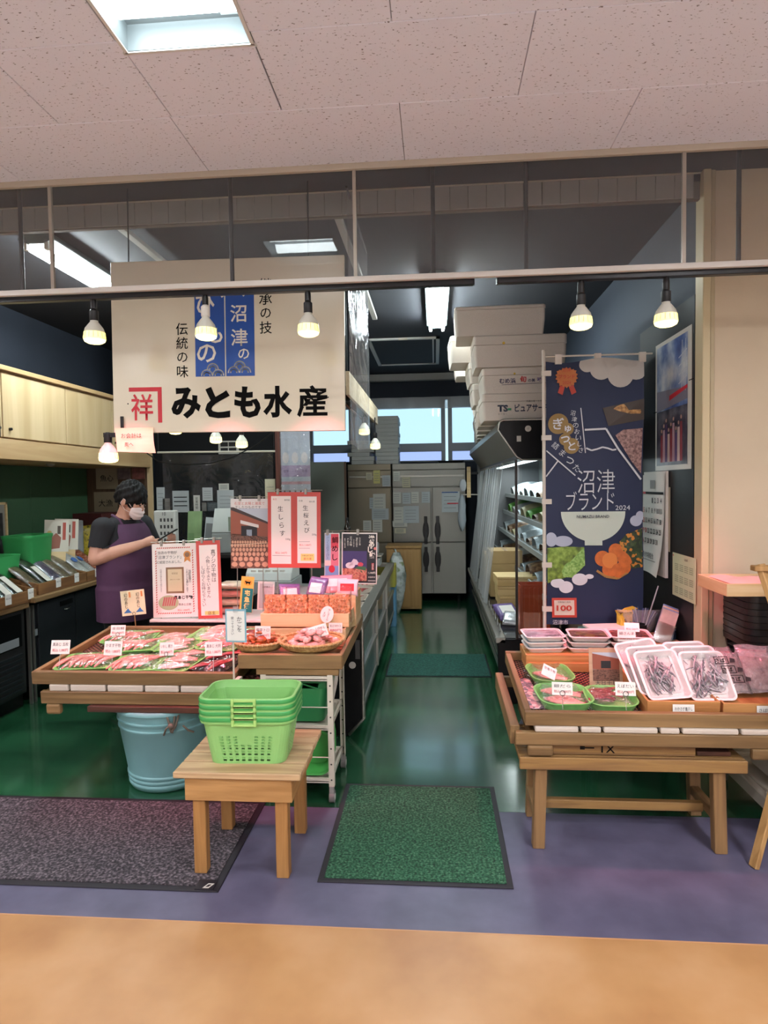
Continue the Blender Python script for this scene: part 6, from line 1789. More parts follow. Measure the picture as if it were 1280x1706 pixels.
for si, (z, d, ang) in enumerate(((0.80, 0.58, -4), (1.07, 0.52, -8), (1.30, 0.46, -10), (1.52, 0.42, -12))):
    for k in range(9):
        nm, ds, m = GOODS[pat[si][k]]
        y = 4.78 + k * 0.40
        x0 = 1.36 - d + 0.02
        tz = math.tan(R(ang)) * d
        t = thing(nm, '%s, %s from the near end on the %s case shelf' % (ds, ordn[k], shelf_nm[si]), 'packet', (x0 + 0.015, y, z + tz + 0.022), (0, R(ang), 0), 'packs on the case shelves')
        L = d * 0.78
        hh = 0.075 + 0.05 * ((k * 7 + si * 3) % 3) / 2
        ww = 0.30
        MB().grid(lambda u, v, L=L, hh=hh, ww=ww: (L * v, ww * u, hh * (math.sin(PI * min(1, max(0, u))) ** 0.35) * (0.55 + 0.45 * math.sin(PI * (0.15 + .7 * v))) * (1 if 0 < u < 1 else 0)), 10, 8).build('packet', m, t, smooth=True)
        MB().box(0.0, L, 0.0, ww, -0.001, 0.008).build('tray', FOAM, t)

# white foam boxes on top of the case ------------------------------------------
FB = P('foam_box_white', '#d9cfc4', 0.75, bump=0.25, bscale=220)
def foam_box(label, x0, x1, y0, y1, z0, z1, rz=0.0, lid=0.30):
    t = thing('foam_box', label, 'foam box', ((x0 + x1) / 2, (y0 + y1) / 2, z0), (0, 0, rz), 'white foam boxes stacked on the case')
    w, d, h = x1 - x0, y1 - y0, z1 - z0
    hl = h * (1 - lid)
    MB().loft([ring(w - 0.03, d - 0.03, 0.02, 0), ring(w - 0.008, d - 0.008, 0.022, hl * 0.6), ring(w - 0.006, d - 0.006, 0.022, hl - 0.002)]).build('body', FB, t, smooth=35)
    MB().loft([ring(w, d, 0.024, hl), ring(w, d, 0.024, h - 0.008), ring(w - 0.014, d - 0.014, 0.02, h)]).build('lid', FB, t, smooth=35)
    return t, w, d, h
ZT = 2.052
bA, w, d, h = foam_box('foam box with green and navy letters, lowest in the front stack', 0.345, 0.93, 4.68, 5.10, ZT, 2.245)
text(bA, 'TS', -0.145, 0.085, P('ts_navy', '#14233f', 0.4), w=0.075, h=0.05, y=-d / 2 - 0.0005, bold=0.05)
text(bA, 'ピュアサーモン', 0.085, 0.085, P('ts_navy', '#14233f', 0.4), w=0.29, h=0.055, y=-d / 2 - 0.0005, bold=0.025)
flat(bA, rect(-0.11, -0.085, 0.07, 0.085), P('ts_green', '#1f8a5a', 0.4), y=-d / 2 - 0.0008)
text(bA, '沖縄の味・トラウト鮮', 0.10, 0.132, GREYINK, w=0.16, y=-d / 2 - 0.0005); text(bA, 'トーヨー', -0.145, 0.045, GREYINK, w=0.06, y=-d / 2 - 0.0005)
bB, w, d, h = foam_box('foam box with coloured brush lettering, second in the front stack', 0.345, 0.93, 4.68, 5.10, 2.247, 2.430)
text(bB, 'むめ浜', -0.11, 0.085, P('brush_navy', '#2a2450', 0.4), w=0.115, y=-d / 2 - 0.0005, bold=0.02); text(bB, '旬', 0.0, 0.095, P('brush_red', '#c2362e', 0.4), w=0.045, y=-d / 2 - 0.0005, bold=0.03)
text(bB, 'の美', 0.06, 0.085, P('brush_navy', '#2a2450', 0.4), w=0.05, y=-d / 2 - 0.0005, bold=.02); text(bB, '味づくり', 0.16, 0.09, P('brush_purple', '#5a3f8a', 0.4), w=0.12, y=-d / 2 - 0.0005, bold=.02)
stroke(bB, [(-0.15, 0.058), (0.21, 0.066)], 0.003, P('brush_navy', '#2a2450', 0.4), y=-d / 2 - 0.0008); flat(bB, disc(-0.06, 0.135, 0.008, 10), P('yellow_dot', '#d9b43a', 0.4), y=-d / 2 - 0.0005)
bC, w, d, h = foam_box('wide plain foam box with a yellow dot, third in the front stack', 0.285, 0.945, 4.66, 5.08, 2.432, 2.655)
flat(bC, disc(-0.115, 0.165, 0.010, 12), P('yellow_dot', '#d9b43a', 0.4), y=-d / 2 - 0.0005)
foam_box('topmost plain foam box shifted over the aisle', 0.155, 0.80, 4.66, 5.04, 2.657, 2.865, R(-1), 0.12)
foam_box('lone foam box behind the topmost one, high over the aisle', 0.125, 0.62, 5.15, 5.55, 2.56, 2.77, R(2), 0.2)
cols = [(5.14, 5.52, [(0.34, .88, 0.17), (0.30, .86, 0.17), (0.27, .83, 0.165)]), (5.62, 6.02, [(0.37, .9, 0.15), (0.35, .88, .15), (0.33, .86, .15), (0.30, .84, .15)]),
        (6.10, 6.50, [(0.40, .92, 0.14), (0.39, .9, .14), (0.41, .92, .14), (0.38, .9, .14), (0.20, .76, .15)]), (6.58, 6.98, [(0.43, .95, 0.13), (0.42, .94, .13), (0.44, .94, .13)]), (7.06, 7.46, [(0.45, .95, 0.13), (0.44, .94, .13), (0.47, .96, .13)])]
cn = ['just behind the lettered boxes', 'in the third row from the front', 'in the fourth row from the front', 'in the fifth row from the front', 'in the farthest row']
lv = ['lowest', 'second', 'third', 'fourth', 'overhanging top']
for ci, (y0, y1, bs) in enumerate(cols):
    z = ZT
    for k, (a, b_, hh) in enumerate(bs):
        foam_box('%s foam box of the column %s' % (lv[k], cn[ci]), a, b_, y0, y1, z, z + hh - 0.002, R(1.5 * (k % 3 - 1)))
        z += hh
# round sticker and plate on the black end panel
MB().cyl((0.665, KY0 - 0.001, 1.985), (0.665, KY0 - 0.003, 1.985), 0.022, n=20).build('round_sticker', P('sticker_white', '#cfcac0', 0.4), kc)
MB().cyl((0.665, KY0 - 0.003, 1.985), (0.665, KY0 - 0.0035, 1.985), 0.008, n=14).build('sticker_centre', P('badge_grey', '#b9b5ad', 0.4), kc)
MB().box(0.585, 0.615, KY0 - 0.003, KY0, 1.895, 1.935).build('small_plate', P('sticker_white', '#cfcac0', 0.4), kc)

# ---------------------------------------------------------------- blue banner on a pole
bn = thing('banner_flag', 'tall navy vertical banner with white lettering and bowl on a white pole', 'banner', (0.685, 4.10, 0.0))
POLE = P('pole_white', '#cfc7ba', 0.4)
MB().cyl((0, 0, 0.02), (0, 0, 2.425), 0.011, n=12).build('pole', POLE, bn, smooth=40)
MB().cyl((-0.01, 0, 2.385), (0.66, 0, 2.385), 0.006, n=10).build('crossbar', POLE, bn, smooth=40)
MB().lathe([(0.16, 0.0), (0.17, 0.03), (0.15, 0.08), (0.03, 0.09), (0.02, 0.14)], 24).build('base', P('banner_base', '#4a5560', 0.4), bn, smooth=40)
BW = 0.595
def cloth(u, v):
    return (0.012 + BW * u + 0.004 * math.sin(v * 9), 0.006 * math.sin(u * 7 + 1.2 * v) * (1.0 - 0.3 * v) + 0.0015 * math.sin(v * 14), 0.70 + 1.655 * v - 0.012 * math.sin(u * 8) * (1 if v > .97 else 0))
NAVYB = P('banner_navy', '#111f42', 0.6, var=0.05, scale=3)
MB().grid(cloth, 24, 40).build('cloth', NAVYB, bn, smooth=True)
for z in (2.28, 1.88, 1.48, 1.08, 0.80):
    MB().box(-0.014, 0.045, -0.013, 0.013, z - 0.016, z + 0.016).build('side_loop', POLE, bn)
for x in (0.09, 0.33, 0.60):
    MB().box(x - 0.02, x + 0.02, -0.009, 0.009, 2.335, 2.395).build('top_loop', POLE, bn)
# prints follow the cloth
def bpx(px, py):      # print layout units on the cloth -> (u, v)
    return ((px - 907) / 162.0, (1036 - py) / 438.0)
def bprint(poly, m, off=0.0016, name='print'):
    pts = []
    for px, py in poly:
        u, v = bpx(px, py)
        c = Vector(cloth(min(1, max(0, u)), min(1, max(0, v))))
        pts.append((c.x, c.y - off - 0.006, c.z))
    mb = MB()
    n = len(pts)
    cx, cy, cz = (sum(p[i] for p in pts) / n for i in range(3))
    mb._add(pts + [(cx, min(cy, min(p[1] for p in pts)) , cz)], [(i, (i + 1) % n, n) for i in range(n)])
    return mb.build(name, m, bn)
def bcirc(px, py, r, m, off=0.0016, ry=None, n=24, a0=0, a1=2 * PI):
    return bprint([(px + r * math.cos(a0 + (a1 - a0) * i / n), py + (ry or r) * math.sin(a0 + (a1 - a0) * i / n)) for i in range(n + (0 if a1 - a0 > 6.2 else 1))], m, off)
def bline(pts, w, m, off=0.003):
    for (a, b_), (c, e) in zip(pts, pts[1:]):
        L = math.hypot(c - a, e - b_)
        nx, ny = -(e - b_) / L * w / 2, (c - a) / L * w / 2
        bprint([(a + nx, b_ + ny), (a - nx, b_ - ny), (c - nx, e - ny), (c + nx, e + ny)], m, off)
def btext(s, px, py, m, w=None, h=None, rot=0, vertical=False, bold=0.0, off=0.012):
    u, v = bpx(px, py)
    c = cloth(u, v)
    k = BW / 162.0
    o = text(bn, s, c[0], c[2], m, w=w * k if w else None, h=h * k if h else None, y=c[1] - off, bold=bold, vertical=vertical, rot=rot)
    return o
WH = P('banner_white', '#cfd2d6', 0.6)
GOLD = P('banner_gold', '#8f7440', 0.6)
for cx, cy, r in ((975, 605, 13), (998, 612, 19), (1030, 622, 22), (1056, 612, 20), (1045, 603, 18), (1015, 602, 16)):
    bcirc(cx, cy, r, P('banner_cloud', '#bdb8b0', 0.6), 0.0012 + 0.0003 * (cx % 3))
SUN = P('medal_orange', '#b96b35', 0.6)
bprint([(941 + (19 if i % 2 else 16) * math.cos(PI * i / 18), 624 + (19 if i % 2 else 16) * math.sin(PI * i / 18)) for i in range(36)], SUN)
bprint([(930, 638), (938, 640), (934, 654), (926, 650)], P('ribbon_red', '#b5402f', 0.6)); bprint([(944, 640), (952, 638), (957, 650), (949, 654)], P('ribbon_red', '#b5402f', 0.6))
btext('ブランド', 941, 624, P('ribbon_red', '#b5402f', 0.6), w=27, bold=.02); btext('沼津', 941, 613, P('ribbon_red', '#b5402f', 0.6), w=14); btext('2024', 941, 634, P('ribbon_red', '#b5402f', 0.6), w=14)
bprint([(1000, 677), (1070, 663), (1070, 697), (1010, 707)], P('print_tray_dark', '#3a2d24', 0.5)); bcirc(1040, 684, 24, BLOTCH('print_tempura', ['#6b4a24', '#a8783e', '#c79c5a'], 60, 0.5), 0.003, 13)
bprint([(1022, 722), (1035, 713), (1067, 711), (1066, 785), (1050, 765)], BLOTCH('print_drying', ['#5a3f3a', '#93706a', '#b08c82'], 70, 0.5), 0.0014)
bline([(971, 712), (1006, 711), (1027, 744), (1066, 795)], 3.2, WH)
bline([(974, 742), (983, 746), (992, 744), (1001, 741), (1010, 743), (1018, 746), (1024, 745)], 2.6, WH)
bline([(964, 676), (973, 750)], 1.6, WH); bline([(908, 745), (957, 787)], 2.0, WH); bline([(908, 788), (928, 762)], 2.2, WH)
for px, py, r, ch in ((927, 701, 17, 'ぎ'), (943, 710, 10, 'ゅ'), (939, 727, 10, 'っ'), (950, 738, 13, 'と')):
    bcirc(px, py, r, GOLD, 0.002); btext(ch, px, py, WH, h=r * 1.15, off=0.016, bold=.02)
for k, ch in enumerate('沼津のおいしさ'):
    btext(ch, 951 + 2.4 * k, 684 + 10.2 * k, WH, h=8.5, rot=R(12))
for k, ch in enumerate('詰まった'):
    btext(ch, 923 + 12 * k, 737 + 12.5 * k, WH, h=11, rot=R(40))
for s, px, py, w_, h_ in (('沼津', 991, 797, 62, 40), ('ブランド', 981, 829, 80, 32), ('2024', 1035, 841, 24, 8)):
    btext(s, px, py, WH, w=w_, h=h_, bold=-0.006 if s != '2024' else 0.0)
bcirc(986, 847, 53.5, P('bowl_white', '#c3cdbf', 0.6), 0.002, 50, 30, 0.0, PI); bprint([(971, 893), (1000, 893), (1000, 903), (971, 903)], P('bowl_white', '#c3cdbf', 0.6))
btext('NUMAZU BRAND', 985, 855, P('bowl_ink', '#2f3b4a', 0.6), w=54, off=0.016, bold=.01)
bprint([(908, 907), (940, 905), (970, 906), (971, 935), (945, 955), (908, 966)], BLOTCH('print_tea', ['#4a5a1c', '#6f8a2e', '#93ad4c'], 30, 0.6), 0.0014); bprint([(920, 935), (945, 915), (970, 908), (971, 936), (950, 957), (922, 955)], BLOTCH('print_tea2', ['#5f8a3a', '#84ad55', '#a4c87a'], 70, 0.6), 0.0022)
for cx, cy, rx, ry in ((915, 893, 10, 12), (935, 896, 16, 9), (1057, 863, 10, 9), (1064, 855, 7, 8)):
    bcirc(cx, cy, rx, P('banner_cloud2', '#aeb4c4', 0.6), 0.0018, ry)
bprint([(1022, 905), (1040, 885), (1067, 875), (1067, 940), (1050, 942), (1035, 925)], BLOTCH('print_orchard', ['#23301c', '#3b4c26', '#c07a2a', '#2a3a20'], 60, 0.6, kind='cell'), 0.0014)
OJ = P('print_orange_fruit', '#c8682a', 0.6, var=0.15, scale=40)
for i, (cx, cy, r) in enumerate(((1000, 925, 13), (1022, 912, 12), (1038, 925, 13), (1012, 943, 13), (1035, 940, 12), (1012, 928, 13), (1026, 945, 12))):
    bcirc(cx, cy, r, OJ if i != 5 else P('print_orange_cut', '#d9803a', 0.6), 0.0024 + 0.0004 * i)
bline([(990, 945), (1005, 955), (1025, 958), (1042, 948)], 4, P('print_basket', '#a3793f', 0.6), 0.004)
for cx, cy, rx, ry in ((962, 960, 13, 10), (978, 955, 7, 4), (925, 966, 12, 8), (939, 973, 12, 10)):
    bcirc(cx, cy, rx, WH, 0.003, ry)
bprint([(915, 991), (957, 991), (958, 1024), (916, 1024)], P('ribbon_red', '#b5402f', 0.6)); bprint([(919, 995), (953, 995), (954, 1020), (920, 1020)], P('print_cream', '#cfc6b4', 0.6), 0.003)
btext('100', 936, 1008, P('ribbon_red', '#b5402f', 0.6), w=26, h=10, off=0.016, bold=.03); btext('市制施行周年', 936, 998, GREYINK, w=22, off=0.016)
btext('沼津市', 930, 1032, WH, w=26)
# ================================================================ RIGHT WALL: POSTER, CALENDARS, DESK
RZ = R(-90)
def wall_sheet(name, label, yfar, ynear, z0, z1, m, cat, x=1.428, t=0.003):
    o = thing(name, label, cat, (x, yfar, z0), (0, 0, RZ))
    MB().box(0, yfar - ynear, 0, t, 0, z1 - z0).build('sheet', m, o)
    return o, yfar - ynear, z1 - z0
p, w, h = wall_sheet('festival_poster', 'large white bordered festival photograph poster on the black wall', 4.29, 3.71, 1.665, 2.465, P('poster_border', '#d4cfc4', 0.35), 'poster')
flat(p, rect(0.03, w - 0.05, 0.37, h - 0.025), BLOTCH('print_sky', ['#2e3f77', '#5b72a8', '#a9b4c8', '#dcdcdc'], 4.5, 0.3), name='photo')
flat(p, [(0.03, 0.37), (w - 0.05, 0.40), (w - 0.05, 0.47), (0.03, 0.50)], P('print_awning', '#7f7a88', 0.35), y=-0.0016)
flat(p, rect(0.03, w - 0.05, 0.03, 0.37), BLOTCH('print_street', ['#20202c', '#3f3b4a', '#6d6a72'], 8, 0.35), y=-0.0014, name='photo')
flat(p, [(0.25, 0.42), (w - 0.05, 0.46), (w - 0.05, 0.48), (0.25, 0.45)], REDINK, y=-0.002)
for k in range(9):
    cx = 0.12 + 0.04 * k
    m = [P('kimono_%d' % j, c, 0.5) for j, c in enumerate(('#8c3a44', '#b08d96', '#5a4470', '#c7b0a8'))][k % 4]
    flat(p, [(cx - 0.02, 0.05), (cx + 0.02, 0.05), (cx + 0.016, 0.22 + 0.03 * (k % 3)), (cx - 0.016, 0.22 + 0.03 * (k % 3))], m, y=-0.002, name='photo_figure'); flat(p, disc(cx, 0.245 + 0.03 * (k % 3), 0.012, 10), P('photo_skin', '#b58f80', 0.5), y=-0.0024, name='photo_figure')
for k in range(4):
    stroke(p, [(0.40, 0.50 + 0.05 * k), (w - 0.06, 0.53 + 0.05 * k)], 0.006, WH, y=-0.002)
stroke(p, [(0.44, 0.45), (0.45, 0.74)], 0.006, WH, y=-0.002); stroke(p, [(0.50, 0.45), (0.50, 0.74)], 0.006, WH, y=-0.002)
for xx, zz in ((0.0, h * .47), (w, h * .62)):
    MB().box(xx - 0.03, xx + 0.03, -0.003, 0.001, zz - 0.002, zz + 0.002).build('holder_cord', BLACKINK, p)
# wall calendar: stacked leaves
p, w, h = wall_sheet('hanging_calendar', 'tall white wall calendar with large black and red dates', 4.46, 4.05, 1.00, 1.66, PAPER, 'calendar', 1.41, 0.016)
MB().grid(lambda u, v: (w * u, -0.006 - 0.035 * (1 - v) ** 3 * (0.4 + u), h * v * .97 + 0.01 * (1 - v) * math.sin(u * 3)), 8, 8).build('front_leaf', PAPER, p, smooth=True)
flat(p, rect(0.02, w - 0.01, h - 0.145, h - 0.130), BLACKINK, y=-0.011); flat(p, rect(0.02, 0.07, h - 0.145, h - 0.130), REDINK, y=-0.0115)
flat(p, rect(0.16, 0.25, h - 0.11, h - 0.055), P('calendar_grey', '#8a8684', 0.6), y=-0.011)
days = [[None, None, None, 1, 2, 3, 4], [5, 6, 7, 8, 9, 10, 11], [12, 13, 14, 15, 16, 17, 18], [19, 20, 21, 22, 23, 24, 25], [26, 27, 28, 29, 30, 31, None]]
for r_, wk_ in enumerate(days):
    for c_, dnum in enumerate(wk_):
        if dnum:
            text(p, str(dnum), 0.045 + c_ * 0.053, h - 0.185 - r_ * 0.066, REDINK if c_ == 0 or dnum == 20 else BLACKINK, h=0.034, w=0.018 if dnum < 10 else 0.034, y=-0.0125 - 0.002 * r_, bold=.03)
text(p, '魚市場組合', w / 2 - .02, 0.12, BLACKINK, w=0.2, y=-0.032); stroke(p, [(0.1, 0.09), (0.33, 0.09)], 0.003, GREYINK, y=-0.036)
MB().box(w * .3, w + 0.03, 0.016, 0.018, h * .25, h * .85).build('backing_card', P('card_tan', '#a59a86', 0.6), p)
# yearly sheet
p, w, h = wall_sheet('year_sheet', 'pale green yearly calendar sheet pinned low on the black wall', 3.97, 3.63, 0.915, 1.17, P('pale_green_paper', '#c9cfa8', 0.6), 'calendar', 1.424)
GR_ = P('calendar_pale_ink', '#98a080', 0.6)
text(p, '2025年', w * .62, h - 0.025, GREYINK, w=0.05)
for i in range(4):
    for j in range(3):
        for k in range(4):
            flat(p, rect(0.04 + 0.072 * i, 0.095 + 0.072 * i, 0.19 - 0.068 * j - 0.011 * k, 0.195 - 0.068 * j - 0.011 * k), GR_, name='print')
flat(p, disc(0.015, h - 0.015, 0.006, 10), REDINK)

# small desk ---------------------------------------------------------------
dk = thing('desk', 'small beige topped desk in the corner under the wall calendars', 'desk', (0, 0, 0))
DT = P('desk_beige', '#b79d72', 0.45, var=0.05, scale=4)
MB().box(0.82, 1.425, 3.72, 4.08, 0.632, 0.658).build('top', DT, dk, bevel=0.006, seg=2)
for x in (0.91, 1.40):
    for y in (3.75, 4.05):
        MB().box(x - 0.015, x + 0.015, y - 0.015, y + 0.015, 0, 0.632).build('leg', BLACKMETAL, dk)
MB().box(0.86, 1.40, 3.74, 3.755, 0.55, 0.632).build('front_panel', BLACKMETAL, dk)
DZ = 0.659
# items on the desk
t = thing('document_tray', 'stack of papers and green clipboard on the desk', 'papers', (0.97, 3.90, DZ), (0, 0, R(8)))
for k, (m, dx) in enumerate(((PAPER, 0), (P('paper_tan', '#b39d78', 0.7), .02), (PAPER, -.02), (P('clip_teal', '#2f7262', 0.4), .03), (PAPER, .06))):
    MB().box(-0.12 + dx, 0.12 + dx, -0.10, 0.10, 0.014 * k, 0.014 * k + 0.012).build('sheet', m, t)
t = thing('desk_tape', 'curved white plastic holder at the desk edge near the foam trays', 'holder', (0.80 + 0.09, 3.775, DZ), (0, 0, R(-10)))
MB().tube([(0, 0.0, 0.01), (-0.02, 0, 0.05), (-0.06, 0, 0.075), (-0.02, 0, 0.075), (0.015, 0, 0.04), (0.02, 0, 0.01)], 0.012, 8).build('body', PAPER, t, smooth=True)
t = thing('giraffe_box', 'yellow spotted paper box behind the pen cup on the desk', 'box', (1.145, 3.98, DZ), (0, 0, R(12)))
MB().loft([ring(0.075, 0.06, 0.004, 0.0, 1), ring(0.075, 0.06, 0.004, 0.13, 1), ring(0.09, 0.075, 0.004, 0.15, 1)]).build('body', BLOTCH('giraffe_print', ['#c9a832', '#caa93a', '#d9bd4a', '#6b5020'], 38, 0.5, kind='cell'), t)
MB().prism([(-0.035, 0.148), (0.0, 0.17), (0.05, 0.18), (0.085, 0.165), (0.04, 0.150)], -0.01, 0.0, 'XZ').build('flap', P('yellow_flap', '#cdb03a', 0.5), t)
t = thing('clear_bag_fan', 'open clear plastic bag of blue pens fanning out on the desk', 'bag', (1.235, 3.97, DZ))
for k in range(12):
    a = R(-38 + 7 * k)
    MB().cyl((0.02 * math.sin(a), 0.004 * (k % 3), 0.0), (0.17 * math.sin(a), 0.02 * (k % 3 - 1), 0.165 * math.cos(a) + .01), 0.004, n=6).build('pen', P('pen_%d' % (k % 3), ('#4a5a8c', '#8f9ab0', '#3a4468')[k % 3], 0.4), t)
MB().grid(lambda u, v: ((0.05 + 0.10 * v) * math.sin(R(-75 + 150 * u)), -0.05 * math.cos(R(-75 + 150 * u)) * (0.6 + .6 * v), 0.17 * v), 14, 6).build('film', FILM('open_bag', refl=0.12, rough=0.15, wrinkle=0.8, haze=.2), t, smooth=True)
t = thing('pen_cup', 'black mesh pen cup on the desk', 'cup', (1.19, 3.84, DZ))
MB().lathe([(0.038, 0.0), (0.042, 0.10), (0.044, 0.102), (0.040, 0.102), (0.036, 0.004)], 20).build('cup', BLACKMETAL, t, smooth=40)
MB().cyl((0.01, 0, 0.01), (0.10, -0.02, 0.33), 0.004, n=8).build('long_stick', P('stick_grey', '#8e9499', 0.4), t)
t = thing('leaflet_stand', 'clear stand of slanted leaflets at the corner of the desk', 'leaflet stand', (1.30, 3.80, DZ), (R(-22), R(20), R(-12)))
for k in range(4):
    MB().box(-0.045, 0.045, 0.012 * k, 0.012 * k + 0.003, 0.0, 0.20 + 0.012 * k).build('leaflet', P('leaflet_%d' % k, ('#c9c4b8', '#8fa3c4', '#d0b08c', '#5e77a8')[k], 0.4, var=.2, scale=14), t)
MB().box(-0.05, 0.05, -0.008, -0.006, 0.0, 0.12).build('holder', FILM('clear_clip', refl=0.2, rough=0.1, wrinkle=0), t)
t = thing('tape_roll', 'blue tape roll behind the leaflets on the desk', 'tape roll', (1.38, 3.93, DZ))
MB().lathe([(0.025, 0.0), (0.05, 0.0), (0.05, 0.05), (0.025, 0.05), (0.025, 0.002)], 24).build('roll', P('tape_blue', '#3f6390', 0.35), t, smooth=40)

# ================================================================ BACK: FRIDGES, CARTONS, CABINET
FR = P('fridge_steel', '#85857f', 0.34, metal=0.7, var=0.10, scale=1.6, stretch=(1, 1, 0.15))
FRT = P('fridge_tan', '#857c6b', 0.38, metal=0.6, var=0.08, scale=1.6)
HAND = P('fridge_handle', '#141416', 0.35)
def fridge(label, x0, x1, m, doors, handles):
    t = thing('commercial_fridge', label, 'fridge', (0, 0, 0), group='tall steel fridges at the back')
    MB().box(x0, x1, 8.72, 9.38, 0.11, 1.88).build('cabinet', m, t)
    MB().box(x0, x1, 8.675, 8.72, 1.80, 1.885).build('top_band', m, t, bevel=0.004)
    MB().box(x0, x1, 8.68, 8.72, 1.57, 1.795).build('control_panel', m, t, bevel=0.004)
    MB().box(x0 + 0.02, x1 - 0.02, 8.672, 8.68, 1.70, 1.725).build('panel_ridge', STEEL, t, bevel=0.002)
    for a, b_, z0, z1, hx in doors:
        d = MB().box(a + 0.004, b_ - 0.004, 8.67, 8.718, z0, z1).build('door', m, t, bevel=0.005)
        if hx is not None:
            hz = 0.98 if z0 > 0.5 else 0.585
            s = 1 if z0 > 0.5 else -1
            hd = MB().prism([(hx + 0.042 * math.cos(q), hz + 0.125 * math.sin(q)) for q in [2 * PI * i / 18 for i in range(18)]], 8.650, 8.67, 'XZ').build('handle', HAND, d, bevel=0.006)
            MB().box(hx - 0.022, hx + 0.022, 8.645, 8.67, hz - 0.19 if s > 0 else hz - 0.17, hz + 0.19 if s > 0 else hz + 0.17).build('handle_stem', HAND, d, bevel=0.004)
    for lx in (x0 + 0.06, x1 - 0.10):
        for ly in (8.74, 9.3):
            MB().cyl((lx, ly, 0.0), (lx, ly, 0.11), 0.022, n=10).build('foot', BLACKMETAL, t)
    return t
fridge('wide two door steel fridge with long black handles at the end of the aisle', -0.575, 0.41, FR, [(-0.575, -0.075 + 0.02, 0.82, 1.56, -0.13), (-0.04, 0.41, 0.82, 1.56, 0.03), (-0.575, -0.055, 0.115, 0.81, -0.13), (-0.04, 0.41, 0.115, 0.81, 0.03)], True)
fridge('narrower tan steel fridge left of the two door fridge', -1.185, -0.595, FRT, [(-1.185, -0.595, 0.82, 1.56, None), (-1.185, -0.595, 0.115, 0.81, None)], True)
# papers stuck on the fridges
PC = [P('note_white', '#c9c8bf', 0.7), P('note_grey', '#b3b9bb', 0.7), P('note_yellow', '#c9c07a', 0.7), P('note_cream', '#c2bb9f', 0.7)]
# x, z of the lower left corner, width, height, paper
notes = [(-0.89, 1.28, 0.09, 0.15, 1), (-0.84, 1.25, 0.17, 0.23, 0), (-0.86, 1.13, 0.23, 0.15, 1), (-0.98, 0.97, 0.11, 0.15, 0), (-0.85, 0.96, 0.13, 0.17, 0), (-0.93, 1.67, 0.08, 0.1, 3), (-0.83, 1.62, 0.09, 0.18, 2), (-0.71, 1.58, 0.11, 0.15, 1), (-0.56, 1.65, 0.09, 0.13, 0), (-0.44, 1.56, 0.11, 0.14, 3), (-0.57, 1.35, 0.11, 0.15, 0), (-0.44, 1.34, 0.11, 0.15, 1), (-0.32, 1.35, 0.1, 0.15, 0), (-0.18, 1.35, 0.11, 0.15, 1), (-0.56, 1.08, 0.13, 0.22, 0), (-0.43, 1.08, 0.21, 0.23, 1), (-0.58, 1.03, 0.2, 0.08, 0), (-0.55, 0.94, 0.15, 0.07, 3), (0.09, 1.22, 0.24, 0.28, 1)]
where = ['left fridge door, small grey upper', 'left fridge door, largest upper', 'left fridge door, wide blue grey', 'left fridge door, lower left', 'left fridge door, lower right', 'left fridge header, small cream', 'left fridge header, yellow', 'left fridge header, grey right',
         'right fridge header, left', 'right fridge header, pale green', 'right fridge door top row, first', 'right fridge door top row, second', 'right fridge door top row, third', 'right fridge door top row, fourth', 'right fridge door middle, narrow', 'right fridge door middle, wide', 'right fridge door, wide strip', 'right fridge door, lowest cream slip', 'far right fridge door, blue and red lined']
for (x, z, w, h, ci), wh in zip(notes, where):
    t = thing('paper_note', '%s paper note' % wh, 'note', (x, 8.664 - 0.0025 * (notes.index((x, z, w, h, ci)) % 4), z), group='papers stuck on the fridges')
    MB().box(0, w, -0.002, 0, 0, h).build('sheet', PC[ci], t)
    for k in range(4):
        flat(t, rect(w * .12, w * .8, h * (.2 + .18 * k), h * (.2 + .18 * k) + 0.006), P('note_ink', '#77797a', 0.7), y=-0.0025)
    if wh.startswith('far'):
        flat(t, rect(0, w * .9, h * .93, h * .98), P('note_blue', '#2f4f8a', 0.6), y=-0.003); flat(t, rect(w * .3, w, h * .40, h * .45), REDINK, y=-0.003)
# flat cartons stacked on the fridges
CW = P('carton_white', '#b9b9b4', 0.6)
cmesh = MB().box(-0.155, 0.155, -0.20, 0.20, 0, 0.0525).mesh('flat_carton', CW, bevel=0.003)
for k in range(12):
    o = thing('flat_carton', '%s flat white carton of the tall stack on the tan fridge' % ('lowest', 'second', 'third', 'fourth', 'fifth', 'sixth', 'seventh', 'eighth', 'ninth', 'tenth', 'eleventh', 'topmost')[k], 'carton', (-0.645 + 0.004 * math.sin(k * 2), 8.95, 1.887 + 0.0545 * k), (0, 0, R(1.2 * math.sin(k * 1.7))), 'flat cartons on the fridges')
    link('box', cmesh, o); MB().box(-0.155, 0.155, -0.201, -0.2, 0.024, 0.026).build('fold_line', P('carton_line', '#8f8f8b', 0.6), o)
for k in range(6):
    o = thing('flat_carton', '%s flat white carton of the short stack beside the tall one' % ('lowest', 'second', 'third', 'fourth', 'fifth', 'topmost')[k], 'carton', (-0.985 - (0.05 if k in (2, 5) else 0), 8.95, 1.887 + 0.0545 * k), (0, 0, R(1.5 * math.sin(k * 2.3))), 'flat cartons on the fridges')
    link('box', cmesh, o); MB().box(-0.155, 0.155, -0.201, -0.2, 0.024, 0.026).build('fold_line', P('carton_line', '#8f8f8b', 0.6), o)
t = thing('flat_tray', 'thin dark tray lying on top of the two door fridge', 'tray', (0.22, 8.95, 1.887))
open_tray(0.36, 0.3, 0.03, 0.02, 0.03, 0.003, 0.006).build('body', BLACKMETAL, t, smooth=40)
